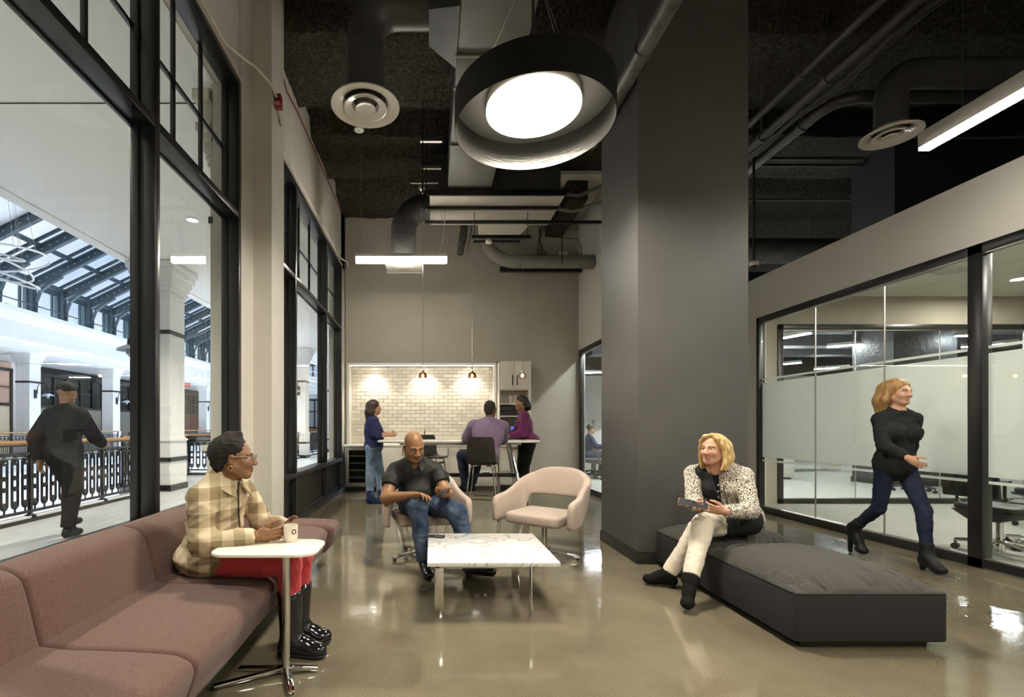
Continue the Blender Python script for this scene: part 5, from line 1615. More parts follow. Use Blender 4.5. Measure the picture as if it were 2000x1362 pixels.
for sx in (-.17, .17):
    q = MB(); q.box(sx - .02, sx + .02, -.2, .2, 0, .05); q.build('foot', M['steel'], fcab)
office_chair((9.6, 13.4, .002), R(40), 'black office chair far behind the inner glass, left one', 'open office chairs', M['plastic_black'], M['plastic_black'])
office_chair((9.35, 9.35, .002), R(200), 'black office chair close behind the inner glass', 'open office chairs', M['plastic_black'], M['plastic_black'])
desk(11.0, 14.2, R(0), 'white office desk behind the inner glass')
# ================================================================ PEOPLE
class SDF:
    """a figure as a smooth union of tapered limbs and ellipsoids, meshed in one continuous surface"""
    def __init__(s): s.ops = []
    def cap(s, a, b, ra, rb=None, k=.02, op='add'):
        s.ops.append(('cap', op, k, np.array(a, float), np.array(b, float), ra, ra if rb is None else rb)); return s
    def cyl(s, a, b, ra, rb=None, k=.015, op='add'):
        s.ops.append(('cyl', op, k, np.array(a, float), np.array(b, float), ra, ra if rb is None else rb)); return s
    def ell(s, c, r, ax=None, k=.03, op='add'):
        ax = np.eye(3) if ax is None else np.array([list(v) for v in ax], float)
        s.ops.append(('ell', op, k, np.array(c, float), np.array(r, float), ax)); return s
    def plane(s, p, n):
        s.ops.append(('plane', 'cut', 0, np.array(p, float), np.array(n, float))); return s
    def chain(s, pts, rs, k=.02, op='add'):
        for i in range(len(pts) - 1): s.cap(pts[i], pts[i + 1], rs[i], rs[i + 1], k, op)
        return s
    def bounds(s):
        lo, hi = np.full(3, 1e9), np.full(3, -1e9)
        for o in s.ops:
            if o[1] != 'add': continue
            a, b = s.obb(o)
            lo = np.minimum(lo, a); hi = np.maximum(hi, b)
        return lo, hi
    def obb(s, o):
        if o[0] in ('cap', 'cyl'):
            m = max(o[5], o[6]) * (1.0 if o[0] == 'cap' else 1.45)
            return np.minimum(o[3], o[4]) - m, np.maximum(o[3], o[4]) + m
        m = np.abs(o[5].T) @ o[4]
        return o[3] - m, o[3] + m
    def mesh(s, h=.008, fine=(), hf=.0035):
        lo, hi = s.bounds(); lo -= 3 * h; hi += 3 * h
        ax = []
        for i in range(3):
            iv = sorted((max(lo[i], f[0][i]), min(hi[i], f[1][i])) for f in fine if f[1][i] > lo[i] and f[0][i] < hi[i])
            mg = []
            for a, b in iv:
                if mg and a <= mg[-1][1] + h: mg[-1] = (mg[-1][0], max(b, mg[-1][1]))
                else: mg.append((a, b))
            t, out = lo[i], []
            for a, b in mg + [(hi[i], hi[i])]:
                n = max(1, int(round((a - t) / h)))
                if a > t: out += list(np.linspace(t, a, n, endpoint=False))
                if b > a:
                    m = max(1, int(round((b - a) / hf))); out += list(np.linspace(a, b, m, endpoint=False))
                t = b
            out.append(hi[i] + h * .01)
            ax.append(np.array(out, np.float32))
        X, Y, Z = ax
        Fd = np.full((len(X), len(Y), len(Z)), .5, np.float32)
        for o in s.ops:
            kind, op, k = o[:3]
            if kind == 'plane':
                p, n = o[3], o[4]
                d = ((X - p[0]) * n[0])[:, None, None] + ((Y - p[1]) * n[1])[None, :, None] + ((Z - p[2]) * n[2])[None, None, :]
                np.maximum(Fd, d.astype(np.float32), out=Fd); continue
            a, b = s.obb(o); mg = k + 3 * h
            sl = tuple(slice(max(0, np.searchsorted(A, a[i] - mg) - 1), np.searchsorted(A, b[i] + mg) + 1) for i, A in enumerate(ax))
            x, y, z = X[sl[0]][:, None, None], Y[sl[1]][None, :, None], Z[sl[2]][None, None, :]
            if kind in ('cap', 'cyl'):
                A, B, ra, rb = o[3:7]
                ab = B - A; L2 = float(ab @ ab) + 1e-12
                t0 = ((x - A[0]) * ab[0] + (y - A[1]) * ab[1] + (z - A[2]) * ab[2]) / L2
                t = np.clip(t0, 0, 1)
                dx, dy, dz = x - A[0] - t * ab[0], y - A[1] - t * ab[1], z - A[2] - t * ab[2]
                if kind == 'cap':
                    d = np.sqrt(dx * dx + dy * dy + dz * dz) - (ra + (rb - ra) * t)
                else:
                    dx, dy, dz = x - A[0] - t0 * ab[0], y - A[1] - t0 * ab[1], z - A[2] - t0 * ab[2]
                    d = np.sqrt(dx * dx + dy * dy + dz * dz) - (ra + (rb - ra) * t)
                    d = np.maximum(d, (np.abs(t0 - .5) - .5) * math.sqrt(L2))
            else:
                C, r, axs = o[3:6]
                dx, dy, dz = x - C[0], y - C[1], z - C[2]
                q = [(dx * v[0] + dy * v[1] + dz * v[2]) for v in axs]
                k0 = np.sqrt((q[0] / r[0]) ** 2 + (q[1] / r[1]) ** 2 + (q[2] / r[2]) ** 2)
                k1 = np.sqrt((q[0] / r[0] ** 2) ** 2 + (q[1] / r[1] ** 2) ** 2 + (q[2] / r[2] ** 2) ** 2) + 1e-9
                d = k0 * (k0 - 1) / k1
            f = Fd[sl]
            if op == 'add':
                hh = np.clip(.5 + .5 * (f - d) / max(k, 1e-5), 0, 1)
                Fd[sl] = f + (d - f) * hh - k * hh * (1 - hh)
            else:
                d = -d
                hh = np.clip(.5 - .5 * (f - d) / max(k, 1e-5), 0, 1)
                Fd[sl] = f + (d - f) * hh + k * hh * (1 - hh)
        return nets(Fd, X, Y, Z)

def nets(Fd, X, Y, Z):
    sg = Fd < 0
    nx, ny, nz = Fd.shape
    cnt = np.zeros((nx - 1, ny - 1, nz - 1), np.uint8)
    for a in (0, 1):
        for b in (0, 1):
            for c in (0, 1):
                cnt += sg[a:nx - 1 + a, b:ny - 1 + b, c:nz - 1 + c]
    act = (cnt > 0) & (cnt < 8)
    I, J, K = np.nonzero(act)
    idx = np.full(act.shape, -1, np.int32); idx[I, J, K] = np.arange(len(I))
    corn = [(a, b, c) for a in (0, 1) for b in (0, 1) for c in (0, 1)]
    val = [Fd[I + a, J + b, K + c] for a, b, c in corn]
    pos = np.zeros((len(I), 3)); n = np.zeros(len(I))
    for i in range(8):
        for ax_ in range(3):
            if corn[i][ax_] == 0:
                j = i + (4, 2, 1)[ax_]
                va, vb = val[i], val[j]
                cr = (va < 0) != (vb < 0)
                t = np.where(cr, va / np.where(cr, va - vb, 1), 0)
                a, b, c = corn[i]
                p = np.stack([X[I + a], Y[J + b], Z[K + c]], 1).astype(float)
                q = np.stack([X[I + corn[j][0]], Y[J + corn[j][1]], Z[K + corn[j][2]]], 1)
                pos += np.where(cr[:, None], p + (q - p) * t[:, None], 0); n += cr
    pos /= n[:, None]
    fs = []
    # edges along each axis
    e = sg[:-1, 1:-1, 1:-1] != sg[1:, 1:-1, 1:-1]
    i, j, k = np.nonzero(e); fl = sg[i, j + 1, k + 1]
    qd = np.stack([idx[i, j, k], idx[i, j + 1, k], idx[i, j + 1, k + 1], idx[i, j, k + 1]], 1); qd[~fl] = qd[~fl][:, ::-1]; fs.append(qd)
    e = sg[1:-1, :-1, 1:-1] != sg[1:-1, 1:, 1:-1]
    i, j, k = np.nonzero(e); fl = sg[i + 1, j, k + 1]
    qd = np.stack([idx[i, j, k], idx[i, j, k + 1], idx[i + 1, j, k + 1], idx[i + 1, j, k]], 1); qd[~fl] = qd[~fl][:, ::-1]; fs.append(qd)
    e = sg[1:-1, 1:-1, :-1] != sg[1:-1, 1:-1, 1:]
    i, j, k = np.nonzero(e); fl = sg[i + 1, j + 1, k]
    qd = np.stack([idx[i, j, k], idx[i + 1, j, k], idx[i + 1, j + 1, k], idx[i, j + 1, k]], 1); qd[~fl] = qd[~fl][:, ::-1]; fs.append(qd)
    return pos, np.concatenate(fs)

def to_mesh(name, pos, quads, mats, region=None, wr=0, wf=30, seed=0, aniso=(1, 1, 1), relax=2):
    pos = np.array(pos)
    # relax the stair steps a little
    for _ in range(relax):
        acc = np.zeros_like(pos); c = np.zeros(len(pos))
        for a, b in ((0, 1), (1, 2), (2, 3), (3, 0)):
            np.add.at(acc, quads[:, a], pos[quads[:, b]]); np.add.at(acc, quads[:, b], pos[quads[:, a]])
            np.add.at(c, quads[:, a], 1); np.add.at(c, quads[:, b], 1)
        pos = pos * .5 + .5 * acc / np.maximum(c, 1)[:, None]
    if wr:
        nrm = np.zeros_like(pos)
        fn = np.cross(pos[quads[:, 2]] - pos[quads[:, 0]], pos[quads[:, 3]] - pos[quads[:, 1]])
        for a in range(4): np.add.at(nrm, quads[:, a], fn)
        nrm /= np.linalg.norm(nrm, axis=1)[:, None] + 1e-9
        rng = np.random.RandomState(seed)
        p = pos * np.array(aniso)
        d = np.zeros(len(pos))
        for o in range(4):
            f = wf * (1, 1.6, 2.3, .5)[o]
            v1, v2 = rng.normal(size=3), rng.normal(size=3)
            v1 /= np.linalg.norm(v1); v2 /= np.linalg.norm(v2)
            d += (1 - np.abs(np.sin(p @ v1 * f + 1.7 * np.sin(p @ v2 * f * .45 + o) + rng.uniform(0, 6)))) ** 1.5 * (1, .6, .4, 1.2)[o]
        pos = pos + nrm * ((d - d.mean()) * wr)[:, None]
    me = bpy.data.meshes.new(name)
    nq = len(quads)
    me.vertices.add(len(pos)); me.vertices.foreach_set('co', pos.astype(np.float32).ravel())
    me.loops.add(nq * 4); me.loops.foreach_set('vertex_index', quads.astype(np.int32).ravel())
    me.polygons.add(nq); me.polygons.foreach_set('loop_start', np.arange(0, nq * 4, 4, dtype=np.int32)); me.polygons.foreach_set('loop_total', np.full(nq, 4, np.int32))
    for m in (mats if isinstance(mats, (list, tuple)) else [mats]): me.materials.append(m)
    if region is not None:
        fc = pos[quads].mean(1)
        me.polygons.foreach_set('material_index', np.asarray(region(fc), np.int32))
    me.polygons.foreach_set('use_smooth', np.ones(nq, bool))
    me.update(calc_edges=True)
    return me

def nv(v):
    v = np.array(v, float); return v / (np.linalg.norm(v) + 1e-12)

def hand(S, wrist, d, n, th, curl=(.3, .4, .3), sc=1.0, thumb=(.55, .65, .35), tcurl=.35, k=.006, spread=.06, fing=None):
    """d wrist->knuckles, n direction the palm faces, th towards the thumb"""
    w = np.array(wrist, float); d = nv(d); n = nv(np.array(n) - d * np.dot(n, d)); th = nv(np.array(th) - d * np.dot(th, d) - n * np.dot(th, n))
    S.cap(w - d * .01, w + d * .03 * sc, .024 * sc, .026 * sc, .012)
    S.ell(w + d * .050 * sc, (.050 * sc, .040 * sc, .0165 * sc), (d, th, n), .012)
    S.ell(w + d * .035 * sc + th * .022 * sc + n * .008 * sc, (.030 * sc, .018 * sc, .015 * sc), (d, th, n), .01)
    for i, (o, L) in enumerate(((.029, .072), (.0095, .080), (-.0105, .074), (-.029, .058))):
        p = w + d * (.090 - .006 * (i == 3) - .004 * (i == 0)) * sc + th * o * sc
        c = curl if fing is None else fing[i]
        a = 0
        dd = nv(d + th * spread * (1.5 - i))
        r = (.0098, .0098, .0094, .0084)[i] * sc
        for j, fr in enumerate((.46, .30, .24)):
            a += c[j]
            v = dd * math.cos(a) + n * math.sin(a)
            q = p + v * L * fr * sc
            S.cap(p, q, r * (1 - .1 * j), r * (.92 - .1 * j), k)
            p = q
    p = w + d * .028 * sc + th * .026 * sc + n * .004
    v = nv(th * thumb[0] + d * thumb[1] + n * thumb[2])
    for j, L in enumerate((.042, .034, .028)):
        q = p + v * L * sc
        S.cap(p, q, (.0135 - .0018 * j) * sc, (.012 - .0018 * j) * sc, k + .002)
        p = q
        v = nv(v + d * tcurl + n * tcurl * .3 - th * tcurl * .7)

class Head:
    def __init__(s, c, f, u=(0, 0, 1), sc=1.0):
        s.c = np.array(c, float); s.f = nv(f); u = np.array(u, float); s.u = nv(u - s.f * np.dot(u, s.f)); s.r = np.cross(s.f, s.u); s.s = sc
    def p(s, x, y, z): return s.c + (s.r * x + s.f * y + s.u * z) * s.s
    def ax(s): return (s.r, s.f, s.u)
    def loc(s, P):
        q = (P - s.c) / s.s
        return np.stack([q @ s.r, q @ s.f, q @ s.u], 1)

def head_ops(S, H, smile=.0, broad=1.0, nose=1.0):
    s = H.s
    e = lambda c, r, k=.02, op='add', ax=None: S.ell(H.p(*c), [v * s for v in r], ax or H.ax(), k * s, op)
    c = lambda a, b, ra, rb, k=.012, op='add': S.cap(H.p(*a), H.p(*b), ra * s, rb * s, k * s, op)
    e((0, -.020, .036), (.074, .094, .082), .02)
    e((0, .022, -.020), (.063 * broad, .070, .088), .03)
    for x in (-1, 1):
        c((x * .050 * broad, -.005, -.050), (x * .020, .058, -.092), .024, .020, .03)
        e((x * .038 * broad, .060, -.028), (.024, .022, .022), .02)
        e((x * .082, -.012, -.008), (.007, .019, .032), .008)
        e((x * .084, -.010, .010), (.009, .016, .015), .006)
        e((x * .086, -.004, -.006), (.006, .009, .015), .004, 'sub')
        e((x * .031, .092, .006), (.019, .014, .0105), .012, 'sub')
        c((x * .012, .086, .024), (x * .048, .074, .022), .0085, .007, .012)
        e((x * .0125 * nose, .100, -.032), (.0095 * nose, .011, .009), .008)
    e((0, .066, -.094), (.021, .018, .016), .02)
    c((0, .088, .010), (0, .106, -.024), .0085, .0125 * nose, .012)
    e((0, .108, -.029), (.0125 * nose, .011, .0105), .008)
    c((-.024, .080, -.058 + smile * .6), (0, .0895, -.0575), .0045, .0065, .008); c((.024, .080, -.058 + smile * .6), (0, .0895, -.0575), .0045, .0065, .008)
    c((-.020, .080, -.068 + smile * .5), (0, .0885, -.0700), .0050, .0070, .008); c((.020, .080, -.068 + smile * .5), (0, .0885, -.0700), .0050, .0070, .008)
    S.chain([H.p(-.031, .080, -.062 + smile * 1.1), H.p(-.013, .0945, -.0638), H.p(.013, .0945, -.0638), H.p(.031, .080, -.062 + smile * 1.1)], [.0022 * s, .0024 * s, .0024 * s, .0022 * s], .003 * s, 'sub')

def lip_region(H, lip=True, brow=True, smile=0):
    def f(P):
        q = H.loc(P); m = np.zeros(len(P), int)
        z = q[:, 2] - smile * (np.abs(q[:, 0]) / .026) ** 2 * .8
        if lip: m[(q[:, 1] > .074) & ((np.abs(q[:, 0]) / .029) ** 2 + ((z + .0640) / .0100) ** 2 < 1)] = 1
        if brow: m[(np.abs(np.abs(q[:, 0]) - .031) < .0185) & (np.abs(q[:, 2] - .0265 + (np.abs(q[:, 0]) - .03) ** 2 * 9) < .0038) & (q[:, 1] > .05)] = 2
        return m
    return f

def eyes(root, H, closed=False, iris=(.05, .03, .02)):
    wm = mat('eye_white', (.75, .72, .68), .2) if 'eye_white' not in bpy.data.materials else bpy.data.materials['eye_white']
    im = mat('iris_%02x' % int(iris[0] * 255), iris, .15)
    for x in (-1, 1):
        q = MB(); p = H.p(x * .031, .0735, .005)
        seg, rg = 16, 10
        R_ = np.array([H.r, H.f, H.u])
        base = len(q.v)
        for i in range(rg + 1):
            t = PI * i / rg
            for k in range(seg):
                a = 2 * PI * k / seg
                v = (H.f * math.cos(t) + (H.r * math.cos(a) + H.u * math.sin(a)) * math.sin(t)) * .0125 * H.s
                q.v.append(tuple(p + v))
        for i in range(rg):
            for k in range(seg):
                q.f.append((i * seg + k, i * seg + (k + 1) % seg, (i + 1) * seg + (k + 1) % seg, (i + 1) * seg + k)); q.m.append(0 if i >= 2 else 1)
        o = q.build('eye', [wm, im], root, smooth=True)
        # lids
        S = SDF()
        S.ell(H.p(x * .031, .0735, .005), [.0136 * H.s] * 3, None, .001)
        lo = .002 if not closed else -.004
        S.plane(H.p(x * .031, .0735, .005 + lo), -H.u - H.f * .12)
        yield S

def limb_ops(S, J, t, off=0, legs=True, arms=True, torso=True, ta=1.0, belly=0, bust=0):
    r = nv(np.array(J['shR']) - np.array(J['shL'])); up = nv(np.array(J['neck']) - np.array(J['pelvis'])); f = nv(np.cross(up, r)); r = nv(np.cross(f, up))
    hr = nv(np.array(J['hipR']) - np.array(J['hipL'])); hf = nv(np.cross(up, hr))
    ax = (r, f, up); hax = (nv(np.cross(hf, up)), hf, up)
    pel, che, nk = [np.array(J[k], float) for k in ('pelvis', 'chest', 'neck')]
    if torso:
        S.ell(che + up * .02, (.150 * t + off, .100 * t + off, .165 + off), ax, .05)
        S.ell((pel + che) / 2, (.132 * t + off, .094 * t + off, .15 + off), ax, .06)
        S.ell(pel, (.158 * t + off, .112 * t + off, .115 + off), hax, .05)
        if belly: S.ell((pel * .55 + che * .45) + f * .04, (.135 * t + off, .075 * t + belly + off, .125 + off), ax, .05)
        if bust:
            for s in (-1, 1): S.ell(che + r * s * .075 + f * .075 + up * .01, (.066 + off, bust + .03 + off, .062 + off), ax, .03)
        for k in ('R', 'L'):
            sh_ = np.array(J['sh' + k], float) - up * .012
            S.cap(nk - up * .012, sh_ - (sh_ - nk) * .12, .048 + off * .8, .040 * t + off * .8, .035)
            S.cap(che + up * .05, sh_ - (sh_ - che) * .08, .07 * t + off, .046 * t + off * .7, .035)
    if legs:
        for k in ('R', 'L'):
            S.cap(J['hip' + k], J['kn' + k], .090 * t + off, .060 * t + off, .035)
            S.cap(J['kn' + k], J['an' + k], .057 * t + off, .037 * t + off, .02)
            kn, an = np.array(J['kn' + k]), np.array(J['an' + k])
            bk = nv(np.array(J['to' + k]) - an) * .010
            S.cap(kn * .82 + an * .18 - bk, kn * .5 + an * .5 - bk, .050 * t + off, .044 * t + off, .03)
    return r, f, up

def add_part(root, name, S, m, h=.008, fine=(), hf=.0035, region=None, wr=0, wf=30, seed=0, aniso=(1, 1, 1), relax=2):
    pos, qd = S.mesh(h, fine, hf)
    return link(name, to_mesh(name, pos, qd, m, region, wr, wf, seed, aniso, relax), root)

def shoe_ops(S, J, k, off=0, zf=0.0, heel=0, boot=None, toe_up=0, sole=.012):
    an, to = np.array(J['an' + k], float), np.array(J['to' + k], float)
    d = to - an; d[2] = 0; d = nv(d)
    hz = an[2] - .085
    heelp = an - d * .035 + np.array([0, 0, -.045])
    S.cap(heelp, to + np.array([0, 0, .006]), .036 + off, .032 + off, .02)
    S.cap(an, to * .6 + heelp * .4 + np.array([0, 0, .03]), .043 + off, .036 + off, .03)
    S.ell(to - d * .03 + np.array([0, 0, .004]), (.052 + off, .043 + off, .030 + off), (d, nv(np.cross((0, 0, 1), d)), (0, 0, 1)), .02)
    if heel: S.cyl(heelp - np.array([0, 0, .01]), np.array([heelp[0] - d[0] * .008, heelp[1] - d[1] * .008, zf]), .026, .018, .01)
    if boot:
        kn = np.array(J['kn' + k], float)
        S.cyl(an - (kn - an) * .05, an + (kn - an) * boot[0], boot[1], boot[2], .03)

def person(label, J, t, skin, H, body_fine, h=.009, hf=.0035, smile=0, lipc=None, browc=(.02, .014, .01), hands=(), closed=False, iris=(.05, .03, .02), ta=1.0, neckr=.052, broad=1.0, nose=1.0, belly=0, group=None, with_eyes=True, arm_r=1.0):
    S = SDF()
    limb_ops(S, J, t * .93, 0)
    for k in ('R', 'L'):
        S.cap(np.array(J['sh' + k]) - [0, 0, .012], J['el' + k], .047 * t * arm_r, .043 * t * arm_r, .03)
        S.cap(J['el' + k], J['wr' + k], .044 * t * arm_r, .027 * (1 + (t - 1) * .5), .02)
        an, to = np.array(J['an' + k]), np.array(J['to' + k])
        S.cap(an, to - [0, 0, .004], .028, .018, .02)
    head_ops(S, H, smile, broad, nose)
    S.cap(np.array(J['neck']) - np.array([0, 0, .03]), H.p(0, -.022, -.055), neckr + .006, neckr, .03)
    for hd in hands: hand(S, **hd)
    if with_eyes:
        lids = []
    lipc = lipc or (skin[0] * .75, skin[1] * .55, skin[2] * .55)
    sm = mat('skin_%d' % len(bpy.data.materials), skin, .45, var=tuple(c * .88 for c in skin), vscale=25, vr=(.4, .7), spec=.4)
    lm = mat('lip_%d' % len(bpy.data.materials), lipc, .35)
    bm_ = mat('brow_%d' % len(bpy.data.materials), browc, .7)
    root = add_part(None, 'person', S, [sm, lm, bm_], h, body_fine, hf, lip_region(H, True, True, smile))
    tag(root, label, 'person', group)
    if with_eyes:
        for i, ls in enumerate(eyes(root, H, closed, iris)):
            add_part(root, 'eyelid', ls, sm, .0025, (), .002, relax=1)
    return root

def box_around(*pts, m=.02):
    P = np.array([np.array(p, float) for p in pts])
    return (P.min(0) - m, P.max(0) + m)

def hair_mat(name, c1, c2, sc=60, st=(1, 1, .12), rough=.42):
    return mat(name, c1, rough, var=c2, vscale=sc, vdet=4, vstretch=st, vr=(.35, .65), bump=.5, bscale=sc * 1.6, bstretch=st, bdist=.006, spec=.4)

def fabric(name, c, c2=None, rough=.85, vs=200, sheen=.1, bump=.25):
    return mat(name, c, rough, var=c2 or tuple(v * 1.15 for v in c), vscale=vs, vdet=2, bump=bump, bscale=vs * 2, bdist=.002, sheen=sheen if sum(c) > .15 else 0, spec=.2)

def denim(name, c, c2):
    return mat(name, c, .8, var=c2, vscale=7, vdet=5, vr=(.38, .68), bump=.2, bscale=500, bdist=.002, spec=.2)

def sleeve(S, J, k, r0, r1, r2, upto=1.0, half=None):
    """from the shoulder over the elbow to a fraction of the forearm (or of the upper arm when half is set)"""
    sh, el, wr = [np.array(J[q + k], float) for q in ('sh', 'el', 'wr')]
    if half:
        S.cap(sh - [0, 0, .012], sh + (el - sh) * half * .6, r0 * .74, r0 + (r1 - r0) * .6, .025)
        S.cyl(sh + (el - sh) * .35, sh + (el - sh) * half, r0, r1, .02)
    else:
        S.cap(sh - [0, 0, .012], el, r0 * .80, r1, .025)
        S.cyl(el + (el - wr) * .0, el + (wr - el) * upto, r1, r2, .02)

def collar(root, nk, f, r, m, rad, sc):
    """folded shirt collar: a stand around the neck that turns over into two pointed flaps"""
    q = MB(); n = 12
    up = np.array([0, 0, 1.0])
    for sd in (-1, 1):
        rows = []
        for i in range(n + 1):
            s_ = i / n
            th = math.radians(180 - 158 * s_)
            d = f * math.cos(th) + r * math.sin(th) * sd
            c = nk + f * .012
            ins = c + d * rad + up * (.052 - .050 * s_ ** 1.5)
            fold = c + d * (rad + .012) + up * (.060 - .052 * s_ ** 1.5)
            mid = c + d * (rad + .030 * sc) + up * (.036 - .060 * s_ ** 1.6)
            out = c + d * (rad + (.036 + .030 * max(0, s_ - .55) / .45) * sc) + r * sd * .018 * s_ + up * (.016 - .092 * s_ ** 2)
            rows.append((ins, fold, mid, out, out - d * .006 - up * .004, mid - d * .010 - up * .003))
        b0 = len(q.v)
        for rw in rows: q.v += [tuple(p) for p in rw]
        for i in range(n):
            for k in range(6):
                k2 = (k + 1) % 6
                q.f.append((b0 + i * 6 + k, b0 + i * 6 + k2, b0 + (i + 1) * 6 + k2, b0 + (i + 1) * 6 + k)); q.m.append(0)
        q.f.append(tuple(b0 + k for k in range(6))); q.m.append(0)
        q.f.append(tuple(b0 + n * 6 + k for k in reversed(range(6)))); q.m.append(0)
    return q.build('collar', m, root, smooth=True, angle=70)

# ---------------------------------------------------------------- 1 woman in plaid on the sofa
def plaid_mat():
    m, t, o = new_mat('plaid_flannel')
    p = t.nodes.new('ShaderNodeBsdfPrincipled'); p.inputs['Roughness'].default_value = .9; p.inputs['Specular IOR Level'].default_value = .15
    tcn = t.nodes.new('ShaderNodeTexCoord')
    sx = t.nodes.new('ShaderNodeSeparateXYZ'); t.links.new(tcn.outputs['Object'], sx.inputs[0])
    def band(src, period, duty, ph):
        a = node(t, 'ShaderNodeMath', operation='MULTIPLY'); a.inputs[1].default_value = 1 / period; t.links.new(src, a.inputs[0])
        b_ = node(t, 'ShaderNodeMath', operation='ADD'); b_.inputs[1].default_value = ph; t.links.new(a.outputs[0], b_.inputs[0])
        c = node(t, 'ShaderNodeMath', operation='FRACT'); t.links.new(b_.outputs[0], c.inputs[0])
        d = node(t, 'ShaderNodeMath', operation='LESS_THAN'); d.inputs[1].default_value = duty; t.links.new(c.outputs[0], d.inputs[0])
        return d.outputs[0]
    xa = node(t, 'ShaderNodeMath', operation='ADD'); t.links.new(sx.outputs['X'], xa.inputs[0])
    ym = node(t, 'ShaderNodeMath', operation='MULTIPLY'); ym.inputs[1].default_value = .5; t.links.new(sx.outputs['Y'], ym.inputs[0]); t.links.new(ym.outputs[0], xa.inputs[1])
    h = band(sx.outputs['Z'], .13, .5, .35); v = band(xa.outputs[0], .12, .5, .1); h2 = band(sx.outputs['Z'], .13, .08, .72)
    s1 = node(t, 'ShaderNodeMath', operation='ADD'); t.links.new(h, s1.inputs[0]); t.links.new(v, s1.inputs[1])
    s2 = node(t, 'ShaderNodeMath', operation='MULTIPLY'); s2.inputs[1].default_value = .5; t.links.new(s1.outputs[0], s2.inputs[0])
    r = t.nodes.new('ShaderNodeValToRGB')
    r.color_ramp.elements[0].color = (.52, .435, .30, 1); r.color_ramp.elements[1].color = (.215, .165, .095, 1)
    k = r.color_ramp.elements.new(.5); k.color = (.365, .295, .185, 1)
    t.links.new(s2.outputs[0], r.inputs['Fac'])
    n = noise_tex(t, 300, 2, .5); b2 = t.nodes.new('ShaderNodeBump'); b2.inputs['Strength'].default_value = .3; b2.inputs['Distance'].default_value = .002
    t.links.new(n.outputs['Fac'], b2.inputs['Height']); t.links.new(b2.outputs[0], p.inputs['Normal'])
    t.links.new(r.outputs['Color'], p.inputs['Base Color']); t.links.new(p.outputs[0], o.inputs[0])
    return m

